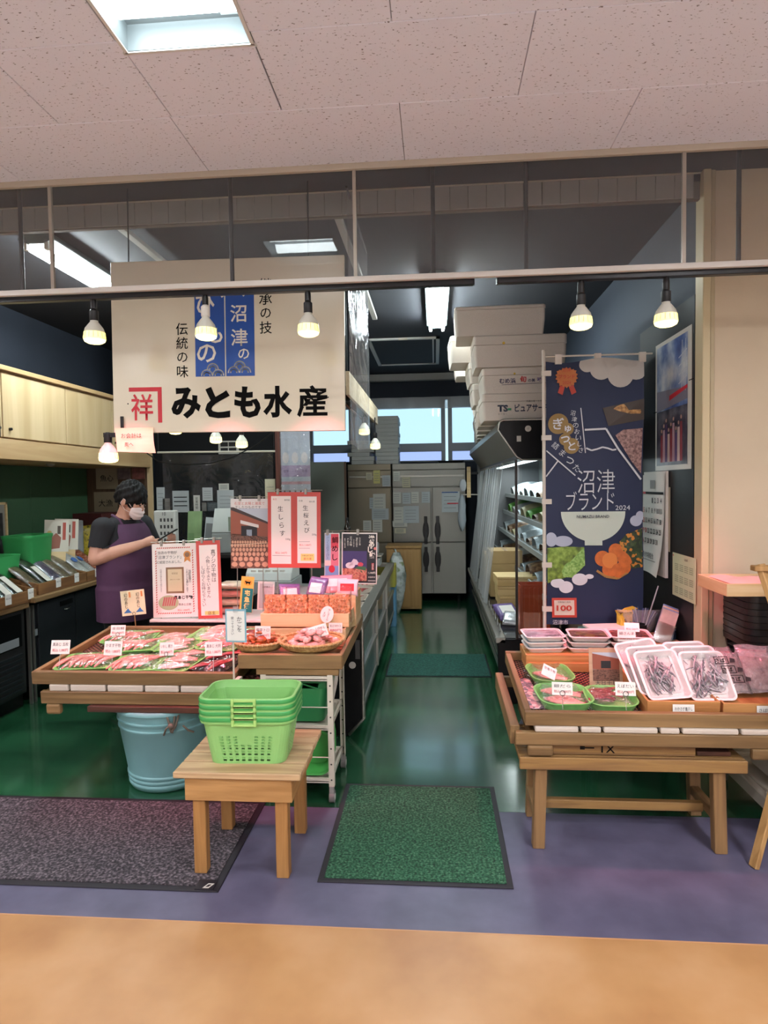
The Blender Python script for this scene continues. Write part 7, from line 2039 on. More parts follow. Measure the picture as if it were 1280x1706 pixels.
# wooden cabinet in front of the fridge
t = thing('wooden_cabinet', 'waist high tan wooden cabinet in front of the two door fridge', 'cabinet', (0, 0, 0))
CB = WOOD('cabinet_oak', '#8f6c3e', '#a17c4b', 'Z', 0.5)
MB().box(-0.62, -0.185, 8.02, 8.45, 0.03, 0.80).build('body', CB, t, bevel=0.004)
MB().box(-0.63, -0.175, 8.005, 8.46, 0.80, 0.83).build('top', CB, t, bevel=0.004)
MB().box(-0.60, -0.20, 8.012, 8.02, 0.06, 0.78).build('front_panel', CB, t, bevel=0.002)
for x in (-0.58, -0.23):
    MB().cyl((x, 8.08, 0.0), (x, 8.08, 0.03), 0.02, n=8).build('foot', BLACKMETAL, t)
t = thing('plastic_bag', 'bulging clear bag of crumpled plastic hung on the wooden cabinet', 'bag', (-0.485, 7.90, 0.0))
rings = []
rb = random.Random(3)
for j in range(9):
    s = j / 8
    rr = 0.02 + 0.13 * math.sin(PI * (0.1 + .85 * (1 - s) ** 0.8))
    rings.append([(rr * .75 * math.cos(2 * PI * i / 14) * rb.uniform(.85, 1.15), rr * .6 * math.sin(2 * PI * i / 14) * rb.uniform(.85, 1.15), 0.76 * s) for i in range(14)])
MB().loft(rings).build('body', BLOTCH('crumpled_plastic', ['#6f776f', '#9aa19c', '#c4c9c7', '#7d8a63'], 9, 0.2, bump=.8), t, smooth=True)
MB().tube([(0, 0, 0.75), (-0.02, 0.05, 0.79), (-0.03, 0.10, 0.79)], 0.012, 6).build('handle_loop', P('bag_clear_white', '#a9aeac', 0.3), t, smooth=True)
t = thing('scale_machine', 'small grey weighing scale on the far end of the counter', 'scale', (-0.72, 6.85, IZ))
MB().box(-0.13, 0.13, -0.12, 0.12, 0, 0.09).build('body', P('scale_grey', '#8f9390', 0.4), t, bevel=0.01)
MB().box(-0.15, 0.15, -0.13, 0.13, 0.105, 0.118).build('pan', STEEL, t, bevel=0.004); MB().cyl((0, 0, 0.09), (0, 0, 0.106), 0.04, n=14).build('pillar', STEEL, t)
MB().box(-0.10, 0.10, 0.10, 0.125, 0.118, 0.24).build('display', P('scale_grey', '#8f9390', 0.4), t, bevel=0.006)
t = carton('back_crate', 'grey crate on the counter holding up the dark bottle', 'crate', -1.02, -0.82, 6.35, 6.75, IZ, IZ + 0.30, P('crate_grey', '#77756c', 0.5), seam=False)
t = thing('bottle', 'dark sauce bottle standing behind the black food poster', 'bottle', (-0.90, 6.5, IZ + 0.30))
MB().lathe([(0.032, 0.0), (0.035, 0.01), (0.035, 0.12), (0.028, 0.15), (0.013, 0.175), (0.012, 0.21)], 18).build('glass', P('bottle_dark', '#120d0a', 0.15), t, smooth=40)
MB().cyl((0, 0, 0.21), (0, 0, 0.235), 0.014, n=12).build('cap', BLACKMETAL, t); MB().lathe([(0.0356, 0.03), (0.0356, 0.09)], 18, cap=False).build('label_band', P('label_dark', '#4a3f35', 0.5), t)
t = thing('yellow_carton', 'yellow and blue carton standing at the far end of the counter', 'carton', (-0.545, 7.25, 0.0))
MB().box(-0.09, 0.09, -0.10, 0.10, 0, 0.45).build('lower', P('carton_blue', '#5f8fb0', 0.5), t, bevel=0.003); MB().box(-0.14, 0.09, -0.12, 0.12, 0.45, 0.70).build('upper', P('carton_yellow', '#a8a03f', 0.5, var=.1, scale=8), t, bevel=0.003)
# things hung at the far end of the case
t = thing('hanging_board', 'narrow wooden board and white cloth hung at the far end of the shelf case', 'board', (0.435, 8.40, 1.42))
MB().box(-0.02, 0.03, 0, 0.02, 0, 0.40).build('board', PALEBOX, t); MB().ell((-0.07, 0.01, 0.16), (0.045, 0.02, 0.085), 12, 8).build('cloth', P('cloth_white', '#b9bcc0', 0.7), t, smooth=True)
MB().box(0.03, 0.13, 0.0, 0.02, 0.30, 0.33).build('bracket', BLACKMETAL, t)
t = thing('hanging_plastic', 'bundle of clear plastic bags hanging beside the fridge handles', 'bag', (0.35, 8.45, 0.98))
MB().loft([[((0.015 + 0.045 * math.sin(PI * s)) * math.cos(2 * PI * i / 10) * (1 + .2 * math.sin(i * 5 + s * 9)), .04 * math.sin(2 * PI * i / 10), 0.48 * s) for i in range(10)] for s in [k / 7 for k in range(8)]]).build('bundle', P('bag_bundle', '#9fa6ac', 0.25, bump=.6, bscale=20), t, smooth=True)
MB().box(-0.01, 0.21, 0.0, 0.012, 0.47, 0.485).build('hook_bar', STEEL, t)
# ================================================================ LEFT: WALL CABINETS, COUNTER, UNDERCOUNTER FRIDGES
PLY = WOOD('cabinet_ply', '#b59a72', '#c9b08a', 'Z', 0.35, rough=0.5, ring=3)
PLYY = WOOD('cabinet_ply_y', '#b08f66', '#c4a67c', 'Y', 0.5, rough=0.5, ring=4)
wc = thing('cupboard_row', 'long row of pale plywood wall cupboards over the green wall', 'cabinet', (0, 0, 0))
MB().box(XL, -3.03, 3.2, 6.57, 1.96, 2.44).build('carcass', PLYY, wc)
MB().box(XL, -2.985, 3.2, 6.57, 2.44, 2.475).build('top_board', PLYY, wc, bevel=0.003)
ys_ = [3.25, 4.27, 5.05, 5.80, 6.55]
for k, (a, b_) in enumerate(zip(ys_, ys_[1:])):
    d = MB().box(-3.028, -3.006, a + 0.006, b_ - 0.006, 1.975, 2.425).build('door', PLY, wc, bevel=0.003)
    hy = a + 0.05 if k % 2 else b_ - 0.05
    if k == 1: hy = a + 0.07
    MB().cyl((-3.006, hy, 2.035), (-2.988, hy, 2.035), 0.010, n=10).build('knob', BLACKMETAL, d)
MB().box(-3.02, -2.998, 3.2, 6.57, 1.82, 1.962).build('valance_board', PLYY, wc, bevel=0.003)
MB().box(-3.02, -2.985, 4.20, 4.215, 1.97, 2.20).build('door_catch', BLACKMETAL, wc)
MB().box(-3.04, -2.985, 6.57, 6.60, 0.0, 2.475).build('end_post', PLY, wc, bevel=0.003)
for y in (4.4, 5.2):
    MB().lathe([(0.02, 0.0), (0.035, 0.012), (0.035, 0.02)], 16, (-3.25, y, 1.80)).build('downlight', P('downlight', '#8f8577', 0.5), wc)
MB().box(XL, -3.02, 3.2, 6.57, 1.82, 1.835).build('under_board', PLYY, wc)
GW = P('green_panel', '#35553a', 0.55, var=0.05, scale=2)
gw = struct('wall_left_green', MB().box(XL, XL + 0.012, 3.2, 6.56, 0.0, 1.83), P('green_core', '#1f3323', 0.6))
for k in range(7):
    a = 3.2 + 0.48 * k
    MB().box(XL + 0.012, XL + 0.022, a + 0.002, a + 0.478, 0.78, 1.82).build('panel', GW, gw, bevel=0.002)
# end partition facing the front, with sheets
ep = struct('wall_partition', MB().box(XL, -3.04, 6.57, 6.60, 0.0, 2.44), WOOD('partition_brown', '#3f2a1b', '#57402b', 'Z', 0.6))
for (x, z, w, h, lb, s) in ((-3.60, 1.60, 0.24, 0.23, 'upper autograph card on the brown partition behind the man', '魚心'), (-3.63, 1.33, 0.26, 0.24, 'lower autograph card on the brown partition behind the man', '大漁'), (-3.37, 1.70, 0.15, 0.12, 'small photograph on the brown partition', ''), (-3.20, 1.70, 0.14, 0.13, 'reddish photograph on the brown partition', ''), (-3.22, 1.30, 0.13, 0.22, 'grey notice on the brown partition beside the post', '案内')):
    t = thing('autograph_card' if s else 'photo_print', lb, 'card', (x, 6.568, z))
    MB().box(0, w, -0.004, 0, 0, h).build('sheet', P('shikishi', '#8f8068', 0.7, var=.06, scale=5) if s else P('photo_grey_%d' % int(-x * 100), '#6a5a5a' if x < -3.3 else '#7d4a44', 0.4, var=.4, scale=20), t)
    if s: text(t, s, w / 2, h / 2, BLACKINK, w=w * .6, y=-0.006)

# counter ---------------------------------------------------------------
CT = WOOD('counter_wood', '#6f5433', '#8a6b45', 'Y', 0.7)
t = thing('counter_top', 'wooden counter along the green wall carrying boxes of packets', 'counter', (0, 0, 0))
MB().box(XL + 0.022, -2.95, 4.47, 6.55, 0.765, 0.805).build('far_board', CT, t, bevel=0.008, seg=2)
MB().box(XL + 0.022, -2.99, 3.3, 4.465, 0.735, 0.775).build('near_board', CT, t, bevel=0.008, seg=2)
UF = P('undercounter_dark', '#33373b', 0.35, metal=0.5, var=.05, scale=3)
t = thing('undercounter_fridge', 'dark undercounter fridge with two flat doors behind the fish tray', 'fridge', (0, 0, 0))
MB().box(XL + 0.03, -3.05, 4.60, 6.40, 0.10, 0.762).build('body', UF, t)
for a, b_ in ((4.62, 5.12), (5.13, 5.75), (5.76, 6.38)):
    d = MB().box(-3.05, -3.028, a, b_, 0.12, 0.735).build('door', UF, t, bevel=0.003)
    MB().box(-3.03, -3.020, b_ - 0.22, b_ - 0.04, 0.655, 0.70).build('grip', BLACKPANEL, d, bevel=0.006)
    MB().tube([(-3.018, b_ - 0.17, 0.63), (-3.012, b_ - 0.13, 0.625), (-3.018, b_ - 0.09, 0.635)], 0.006, 6).build('lock', CHROME, d, smooth=True)
MB().box(XL + 0.03, -3.08, 4.60, 6.40, 0.0, 0.10).build('toe_kick', BLACKPANEL, t)
t = thing('undercounter_fridge', 'dark undercounter fridge with louvred grille at the left edge', 'fridge', (0, 0, 0))
MB().box(XL + 0.03, -3.05, 3.5, 4.48, 0.10, 0.732).build('body', UF, t)
MB().box(-3.05, -3.025, 3.52, 3.98, 0.12, 0.72).build('door', UF, t, bevel=0.003)
fp_ = MB().box(-3.05, -3.035, 4.0, 4.46, 0.12, 0.72).build('grille_frame', P('grille_frame', '#2b2a2b', 0.4), t)
for k in range(8):
    MB().box(-3.042, -3.024, 4.03, 4.42, 0.14 + 0.036 * k, 0.155 + 0.036 * k).build('louvre', UF, fp_)
MB().box(-3.036, -3.028, 4.03, 4.42, 0.46, 0.70).build('control_recess', BLACKPANEL, t)
MB().box(-3.03, -3.024, 4.16, 4.38, 0.47, 0.53).build('sticker', P('sticker_grey', '#8d9296', 0.5), t)
MB().box(XL + 0.03, -3.08, 3.5, 4.48, 0.0, 0.10).build('toe_kick', BLACKPANEL, t)
t = thing('steel_post', 'thin stainless post between the two undercounter fridges', 'post', (-3.035, 4.535, 0.0))
MB().box(-0.012, 0.012, -0.03, -0.015, 0.0, 0.735).build('upright', STEEL, t); MB().box(-0.012, 0.012, 0.015, 0.03, 0.0, 0.735).build('upright', STEEL, t); MB().box(-0.016, 0.0, -0.015, 0.015, 0.0, 0.70).build('infill', BLACKPANEL, t)
MB().box(0.0115, 0.014, 0.03, 0.06, 0.50, 0.55).build('tag', P('sticker_grey', '#8d9296', 0.5), t)

# boxes of dried goods on the counter -----------------------------------------
DB = WOOD('goods_box_y', '#6f4a2a', '#8a6138', 'Y', 0.8)
def goods_box(label, y0, y1, z):
    t = thing('goods_box', label, 'wooden box', (-2.985, y0, z), group='wooden boxes along the left counter')
    L = y1 - y0
    MB().box(-0.012, 0.0, 0, L, 0, 0.085).build('front_board', DB, t, bevel=0.002); MB().box(-0.36, -0.348, 0, L, 0, 0.16).build('rear_board', DB, t, bevel=0.002)
    for yy in (0, L - 0.012):
        MB().prism([(-0.348, 0), (-0.012, 0), (-0.012, 0.085), (-0.348, 0.16)], yy, yy + 0.012, 'XZ').build('end_board', DB, t)
    MB().box(-0.348, -0.012, 0.012, L - 0.012, 0, 0.01).build('bottom_board', DB, t)
    return t
goods_box('low wooden box of packets at the left picture edge', 3.75, 4.545, 0.777)
goods_box('low wooden box of packets in the middle of the left counter', 4.575, 5.235, 0.807)
goods_box('low wooden box of packets at the far end of the left counter', 5.25, 5.62, 0.807)
SEAWEED = BLOTCH('seaweed', ['#10140f', '#1f2a1a', '#34432a'], 18, 0.3)
HIJIKI = BLOTCH('dried_herb', ['#3a3324', '#5c5238', '#7b6e4d'], 45, 0.4, stretch=(1, 1, 5))
KONBU = BLOTCH('kelp', ['#2b2630', '#454152', '#6b6776'], 14, 0.3)
REDGOODS = BLOTCH('red_goods', ['#6b2a1a', '#9c4b2c', '#c9a184'], 24, 0.35, stretch=(1, 1, 4))
PALEG = BLOTCH('pale_goods', ['#8c8f8c', '#b9bab4', '#d0cfc6'], 10, 0.35)
PKF = FILM('counter_pack_film', refl=0.14, rough=0.1, wrinkle=1.0, wscale=16)
rows = [(3.95, PALEG, 'pale grey'), (4.14, PALEG, 'pale grey speckled'), (4.30, SEAWEED, 'dark seaweed'), (4.42, SEAWEED, 'black seaweed'), (4.64, HIJIKI, 'olive dried herb'), (4.78, SEAWEED, 'deep green seaweed'), (4.92, KONBU, 'violet grey kelp'), (5.06, HIJIKI, 'brown dried herb'), (5.18, HIJIKI, 'straw coloured herb'), (5.33, PALEG, 'white and blue'), (5.45, PALEG, 'second white and blue'), (5.56, REDGOODS, 'red brown')]
for k, (y, m, ds) in enumerate(rows):
    z = 0.80 if y < 4.55 else 0.83
    t = thing('dried_goods_pack', '%s packet leaning in a box on the left counter, %s along' % (ds, ['first', 'second', 'third', 'fourth', 'fifth', 'sixth', 'seventh', 'eighth', 'ninth', 'tenth', 'eleventh', 'twelfth'][k]), 'packet', (-3.02, y, z + 0.02), (0, R(-52), R(6 * math.sin(k * 2))), 'packets leaning on the left counter')
    # pack lies in its own y-z plane, top tipped back towards the wall
    w_, h_ = 0.135, 0.34
    MB().loft([[(-0.002 + 0.022 * f * math.cos(q), w_ / 2 * math.sin(q) * (0.95), h_ * s) for q in [2 * PI * i / 12 for i in range(12)]] for s, f in ((0.0, .1), (.12, .8), (.5, 1.0), (.85, .7), (1.0, .1))]).build('contents', m, t, smooth=True)
    MB().loft([[(-0.002 + 0.028 * f * math.cos(q), (w_ / 2 + .008) * math.sin(q), -0.008 + (h_ + .03) * s) for q in [2 * PI * i / 14 for i in range(14)]] for s, f in ((0.0, .1), (.12, .8), (.5, 1.0), (.85, .7), (1.0, .1))]).build('film', PKF, t, smooth=True)
    if k in (2, 3, 5):
        MB().box(0.024, 0.026, -0.03, 0.03, 0.03, 0.21).build('label', P('pack_label', '#c9c6ba', 0.5), t)
    if k in (9, 10):
        MB().cyl((0.026, 0, 0.19), (0.028, 0, 0.19), 0.03, n=16).build('label', P('pack_label_blue', '#3f5f95', 0.5), t)
for k, (y, z) in enumerate(((4.22, 0.80), (4.47, 0.80), (4.82, 0.83), (5.08, 0.83), (5.40, 0.83))):
    t = thing('price_tag', '%s white price tag on the boxes of the left counter from the picture edge' % ('first', 'second', 'third', 'fourth', 'fifth')[k], 'price tag', (-2.982, y, z), (0, 0, R(90)), 'price tags on the left counter')
    MB().box(-0.032, 0.032, -0.002, 0.0, 0.0, 0.075).build('card', CARDW, t)
    text(t, '税込 540', 0, 0.045, GREYINK, w=0.05, y=-0.003)
# things behind the packets
t = thing('framed_picture', 'framed dark fishing photograph leaning on the green wall', 'picture', (XL + 0.03, 4.55, 0.94), (0, 0, 0))
MB().box(0, 0.02, 0, 0.68, 0, 0.02).box(0, 0.02, 0, 0.68, 0.54, 0.56).box(0, 0.02, 0, 0.02, 0, 0.56).box(0, 0.02, 0.66, 0.68, 0, 0.56).build('frame', PALEBOXY, t)
MB().box(0.004, 0.008, 0.02, 0.66, 0.02, 0.54).build('mount', P('mount_grey', '#8c8a82', 0.5), t); MB().box(0.008, 0.010, 0.05, 0.63, 0.04, 0.47).build('photo', BLOTCH('old_photo', ['#0e0e10', '#2a2a2c', '#565656'], 12, 0.4), t)
tb_ = thing('green_tub', 'bright green plastic tub behind the packets on the left counter', 'tub', (-3.33, 4.98, 0.807))
MB().loft([ring(0.20, 0.30, 0.05, 0.0, 5), ring(0.25, 0.36, 0.06, 0.40, 5), ring(0.26, 0.37, 0.06, 0.41, 5), ring(0.26, 0.37, 0.06, 0.43, 5), ring(0.23, 0.34, 0.05, 0.42, 5), ring(0.18, 0.28, 0.04, 0.02, 5)]).build('body', P('tub_green', '#3b9c57', 0.35), tb_, smooth=40)
tb_ = thing('green_tub', 'second lower green tub at the left picture edge', 'tub', (-3.33, 4.55, 0.777))
MB().loft([ring(0.20, 0.30, 0.05, 0.0, 5), ring(0.25, 0.36, 0.06, 0.29, 5), ring(0.26, 0.37, 0.06, 0.33, 5), ring(0.23, 0.34, 0.05, 0.32, 5), ring(0.18, 0.28, 0.04, 0.02, 5)]).build('body', P('tub_green', '#3b9c57', 0.35), tb_, smooth=40)
for k, y in enumerate((5.22, 5.40)):
    t = thing('leaflet', ['left white fish leaflet standing behind the packets', 'right white fish leaflet standing behind the packets'][k], 'leaflet', (-3.30 - 0.02 * k, y - 0.08, 1.08), (R(-6), R(4), R(38)), 'fish leaflets on the left counter')
    MB().box(0, 0.19, 0, 0.002, 0, 0.27).build('sheet', P('leaflet_white', '#c9c2b4', 0.5), t)
    flat(t, [(0.05, 0.02), (0.12, 0.03), (0.13, 0.12), (0.09, 0.16), (0.04, 0.10)], P('leaflet_fish', '#8a5544', 0.5)); flat(t, rect(0.14, 0.165, 0.10, 0.25), P('leaflet_red', '#a54a3c', 0.5)); flat(t, rect(0.10, 0.125, 0.15, 0.22), P('leaflet_dark', '#4a3f36', 0.5)); flat(t, disc(0.04, 0.16, 0.018, 12), P('leaflet_gold', '#b99c5c', 0.5))
    MB().box(0.02, 0.17, 0.002, 0.02, -0.275, 0.02).build('stand', PALEBOX, t)
soft_pack('clear_bag', 'crinkled clear bag behind the leaflets on the left counter', 'bag', (-3.40, 5.72, 0.807), (0, 0, R(40)), 0.22, 0.50, 0.10, FILM('grey_bag', tint=(.8, .82, .8), refl=0.15, rough=.15, wrinkle=1, wscale=12, haze=.25))
for k in range(3):
    soft_pack('yellow_pack', ['first yellow printed pack beside the man', 'second yellow printed pack beside the man', 'third yellow printed pack beside the man'][k], 'packet', (-3.34, 5.88 + 0.08 * k, 0.95), (0, 0, R(50)), 0.09, 0.30, 0.05, BLOTCH('yellow_print', ['#8c7a18', '#b59f2a', '#3f3a14'], 30, 0.4), 'yellow packs on the left counter')
t = carton('red_boxes', 'dark red boxes stacked at the end of the left counter', 'box', -3.60, -3.30, 6.1, 6.5, 0.807, 1.36, P('dark_red_box', '#4a1717', 0.5, var=.2, scale=14, stretch=(1, 1, 6)), seam=False)
t = carton('pack_step', 'low wooden step under the yellow packs', 'step', -3.42, -3.25, 5.83, 6.09, 0.807, 0.948, DARKWOOD, seam=False)

# ================================================================ BLACK PARTITION BEHIND THE COUNTER
struct('wall_inner', MB().box(-2.985, -1.655, 6.65, 6.70, 0.0, 3.2), P('inner_black', '#0a0b0f', 0.7, spec=0.2, var=.05, scale=3))
struct('trim_7', MB().box(-1.665, -1.62, 6.62, 6.72, 0.0, 3.2), WOOD('red_brown_post', '#4a2418', '#633022', 'Z', 0.8))
pw = [(-3.01, 1.37, 0.09, 0.24), (-2.91, 1.36, 0.08, 0.13), (-2.8, 1.34, 0.18, 0.23), (-2.57, 1.35, 0.07, 0.17), (-2.47, 1.46, 0.11, 0.14), (-2.48, 1.35, 0.05, 0.09), (-2.42, 1.35, 0.11, 0.09), (-2.29, 1.57, 0.11, 0.07), (-2.31, 1.34, 0.18, 0.23), (-1.79, 1.38, 0.11, 0.30)]
pl = ['tall framed notice beside the post', 'small photo card', 'white schedule sheet with three black rows', 'narrow strip with four characters', 'plain grey sheet', 'small portrait card', 'dark display card', 'small white label', 'large grey sheet with fine print', 'green edged certificate beside the brown post']
for k, ((x, z, w, h), lb) in enumerate(zip(pw, pl)):
    t = thing('notice_sheet', '%s on the black partition' % lb, 'notice', (max(x, -2.975), 6.648, z), group='papers on the black partition')
    MB().box(0, w, -0.003, 0, 0, h).build('sheet', [PC[1], P('photo_grey_1', '#6a6660', 0.5, var=.4, scale=20), PC[1], PC[0], PC[1], P('photo_grey_1', '#6a6660', 0.5), P('card_teal', '#39454a', 0.4), PC[0], PC[1], PC[3]][k], t)
    if k == 2:
        for j in range(3): flat(t, rect(0.015, w - .02, h * (.28 + .2 * j), h * (.28 + .2 * j) + 0.01), BLACKINK, y=-0.004)
    elif k == 3:
        text(t, '営業時間', w / 2, h * .5, BLACKINK, h=h * .75, vertical=True, y=-0.004)
    else:
        for j in range(4): flat(t, rect(w * .15, w * .85, h * (.2 + .17 * j), h * (.2 + .17 * j) + 0.004), P('note_ink', '#77797a', 0.7), y=-0.004)
cu = thing('vinyl_curtain', 'clear vinyl curtain on a white rod before the black partition', 'curtain', (-2.82, 6.35, 1.06))
MB().cyl((0.0, 0, 0.905), (1.22, 0, 0.895), 0.010, n=8).build('rod', WHITEPAINT, cu)
MB().grid(lambda u, v: (0.05 + 1.15 * u, 0.02 * math.sin(u * 17) * (1 - .6 * v), 0.90 * v - 0.03 * math.sin(PI * u) * v), 50, 8).build('sheet', FILM('counter_vinyl', refl=0.02, rough=0.10, wrinkle=0.9, wscale=4, haze=0.008), cu, smooth=True)
MB().cyl((0.01, 0, 0.905), (0.01, 0, 2.14), 0.003, n=6).build('hanger', BLACKMETAL, cu); MB().cyl((1.21, 0, 0.90), (1.21, 0, 2.14), 0.003, n=6).build('hanger', BLACKMETAL, cu)
vb = thing('vent_grille', 'small white framed ventilation grille high on the black partition', 'vent', (-2.28, 6.648, 1.95))
MB().box(0, 0.22, -0.015, 0, 0, 0.14).build('frame', P('vent_white', '#b5b2aa', 0.5), vb, bevel=0.003)
for j in range(2):
    for i in range(2):
        MB().box(0.025 + 0.09 * i, 0.105 + 0.09 * i, -0.018, -0.014, 0.02 + 0.06 * j, 0.065 + 0.06 * j).build('opening', BLACKPANEL, vb)
# cable drooping below the sign
cb = MB().tube([(-3.0, 6.575, 2.12), (-2.95, 6.45, 2.05), (-2.86, 6.2, 1.95), (-2.7, 6.1, 1.86), (-2.4, 6.0, 1.82), (-2.1, 5.9, 1.83), (-1.85, 5.8, 1.88), (-1.6, 5.7, 1.98), (-1.4, 5.6, 2.1), (-1.25, 5.5, 2.2), (-0.9, 5.4, 2.28), (-0.722, 5.35, 2.31)], 0.006, 6).build('cable', BLACKMETAL, None, smooth=True)
tag(cb, 'black cable drooping below the shop sign across the vinyl curtain', 'cable')
# small table behind the counter with folders and calendar bag
bt = thing('back_table', 'low dark table behind the counter carrying folders and boxes', 'table', (0, 0, 0))
MB().box(-2.78, -1.72, 6.0, 6.55, 0.92, 0.95).build('top', BLACKMETAL, bt)
for x in (-2.75, -1.73):
    for y in (6.03, 6.52):
        MB().box(x - 0.02, x + 0.02, y - 0.02, y + 0.02, 0, 0.92).build('leg', BLACKMETAL, bt)
gf = thing('green_folder', 'pale green folder standing on the back table', 'folder', (-2.46, 6.15, 0.951), (R(-8), 0, 0))
MB().box(0, 0.14, 0, 0.02, 0, 0.42).build('cover', P('folder_green', '#7f9a6a', 0.5, var=.15, scale=8), gf); MB().box(0.01, 0.07, -0.002, 0, 0.0, 0.20).build('pocket', P('folder_green2', '#6b8a5a', 0.5), gf)
gf = thing('white_folder', 'white paper pile beside the green folder', 'folder', (-2.30, 6.15, 0.951), (R(-8), R(4), 0))
MB().box(0, 0.09, 0, 0.02, 0, 0.36).build('cover', PC[1], gf); MB().box(0.01, 0.08, -0.002, 0, 0.1, 0.3).build('print', P('note_ink', '#77797a', 0.7), gf)
gf = thing('grey_printer', 'grey printer with raised lid on the back table', 'printer', (-2.19, 6.10, 0.951))
MB().box(0, 0.30, 0, 0.30, 0, 0.20).build('body', P('register_grey', '#8f9492', 0.45), gf, bevel=0.01); MB()._add([(0.0, 0.02, 0.21), (0.28, 0.02, 0.21), (0.28, 0.12, 0.44), (0.0, 0.12, 0.44), (0, 0.03, 0.20), (0.28, 0.03, 0.20), (0.28, 0.13, 0.43), (0, 0.13, 0.43)], [(0, 1, 2, 3), (7, 6, 5, 4), (0, 4, 5, 1), (1, 5, 6, 2), (2, 6, 7, 3), (3, 7, 4, 0)]).build('lid', P('register_light', '#b3b7b2', 0.45), gf)
MB().box(0.18, 0.36, -0.02, 0.0, 0.22, 0.36).build('tablet', P('tablet_grey', '#7d8878', 0.3), gf); MB().box(0.25, 0.28, -0.015, 0.01, 0.0, 0.22).build('tablet_stem', BLACKMETAL, gf)
gf = thing('calendar_bag', 'white carrier bag with a printed date grid behind the phone', 'bag', (-2.52, 5.55, 0.0))
MB().box(0, 0.20, 0, 0.08, 0.92, 1.40).build('bag', P('bag_white2', '#b9b9b4', 0.6), gf, bevel=0.01); MB().box(0.02, 0.18, 0.02, 0.06, 0.0, 0.92).build('stand', BLACKMETAL, gf)
for i in range(4):
    for j in range(4):
        flat(gf, rect(0.06 + 0.033 * i, 0.078 + 0.033 * i, 1.12 + 0.06 * j, 1.15 + 0.06 * j), GREYINK, y=-0.001)
text(gf, '10', 0.10, 1.37, GREYINK, h=0.03, y=-0.002)
# pictures and grey partition right of the brown post
pp = thing('bottle_poster', 'pale poster of sauce bottles behind a clear sheet next to the brown post', 'poster', (-1.615, 6.66, 1.40))
MB().box(0, 0.31, 0, 0.004, 0, 0.90).build('sheet', P('pale_lilac', '#a9b1bf', 0.35), pp)
flat(pp, rect(0, 0.31, 0.30, 0.42), P('lilac_print', '#9a86a8', 0.5)); flat(pp, rect(0, 0.31, 0.22, 0.25), P('pink_print2', '#b98d94', 0.5))
for k in range(5):
    flat(pp, [(0.02 + 0.058 * k, 0.03), (0.045 + 0.058 * k, 0.03), (0.045 + 0.058 * k, 0.13), (0.039 + 0.058 * k, 0.16), (0.026 + 0.058 * k, 0.16), (0.02 + 0.058 * k, 0.13)], P('bottle_print', '#4a3f42', 0.5), y=-0.0015)
for k in range(3):
    flat(pp, disc(0.05 + 0.1 * k, 0.50, 0.035, 14, 0.06), P('rice_cup_print', '#c9c4c4', 0.5), y=-0.0015)
    text(pp, ('塩辛', 'わさび', '海苔')[k], 0.05 + 0.1 * k, 0.36, P('purple_ink', '#5a3f6a', 0.5), w=0.06, y=-0.002)
MB().grid(lambda u, v: (0.32 * u, -0.03 + 0.01 * math.sin(u * 15), 0.95 * v), 20, 3).build('clear_cover', FILM('cover_vinyl', refl=0.10, rough=0.12, wrinkle=1.0, wscale=6, haze=0.06), pp, smooth=True)
MB().box(-0.0, 0.31, 0.004, 0.03, -0.655, 0.0).build('backing', P('backing_grey', '#6d736f', 0.6), pp)
struct('wall_grey_panel', MB().box(-1.60, -1.13, 8.0, 8.04, 0.0, 1.90), P('grey_green_panel', '#7a7f76', 0.55, var=.05, scale=2))
struct('trim_8', MB().box(-1.135, -1.115, 7.99, 8.05, 0.0, 1.90), P('brown_strip', '#5a4030', 0.5))
# ================================================================ THE MAN WITH THE PHONE (local front is -Y)
SKINM = P('skin', '#c0907a', 0.5, var=0.05, scale=18)
SHIRT = P('shirt_black', '#15151a', 0.85, var=0.15, scale=9)
PANTS = P('trousers_black', '#121214', 0.85)
APRON = P('apron_purple', '#4a2a48', 0.8, var=0.10, scale=7, bump=0.25, bscale=9)
HAIRM = P('hair_black', '#0b0909', 0.65, spec=0.25, bump=0.5, bscale=90, stretch=(1, 1, .35))
MASKM = P('mask_white', '#e0cfcb', 0.75)
man = thing('person', 'person in black t-shirt, purple apron and white mask looking at a phone', 'person', (-2.235, 4.44, 0.0), (0, 0, R(72)))
man.scale = (0.965, 0.965, 0.965)
TOR = [(0.80, 0, 0.00, 0.165, 0.130), (0.88, 0, 0.00, 0.190, 0.150), (0.98, 0, -0.01, 0.198, 0.165), (1.08, 0, -0.025, 0.205, 0.178), (1.18, 0, -0.02, 0.205, 0.165), (1.27, 0, 0.0, 0.205, 0.145), (1.35, 0, 0.012, 0.190, 0.120), (1.405, 0, 0.012, 0.150, 0.090), (1.44, 0, 0.008, 0.085, 0.070), (1.465, 0, 0.0, 0.058, 0.058)]
def ell_ring(z, cx, cy, rx, ry, n=24):
    return [(cx + rx * math.cos(2 * PI * i / n), cy + ry * math.sin(2 * PI * i / n), z) for i in range(n)]
HM = Matrix.Translation((0.0, -0.070, 1.565)) @ Matrix.Rotation(R(14), 4, 'Z') @ Matrix.Rotation(R(24), 4, 'X')
mb = MB()
mb.loft([ell_ring(*r) for r in TOR])
mb.tube([(0, 0.008, 1.40), (0, -0.012, 1.46), (0, -0.045, 1.53)], [0.075, 0.060, 0.056], 14)
mb.ell((0, 0.010, 0.028), (0.081, 0.100, 0.104), 20, 14, HM)
mb.ell((0, -0.045, -0.045), (0.063, 0.056, 0.068), 18, 12, HM)
mb.ell((0, -0.062, -0.012), (0.066, 0.040, 0.055), 16, 10, HM)
mb.ell((0, -0.104, -0.018), (0.014, 0.018, 0.022), 10, 8, HM)
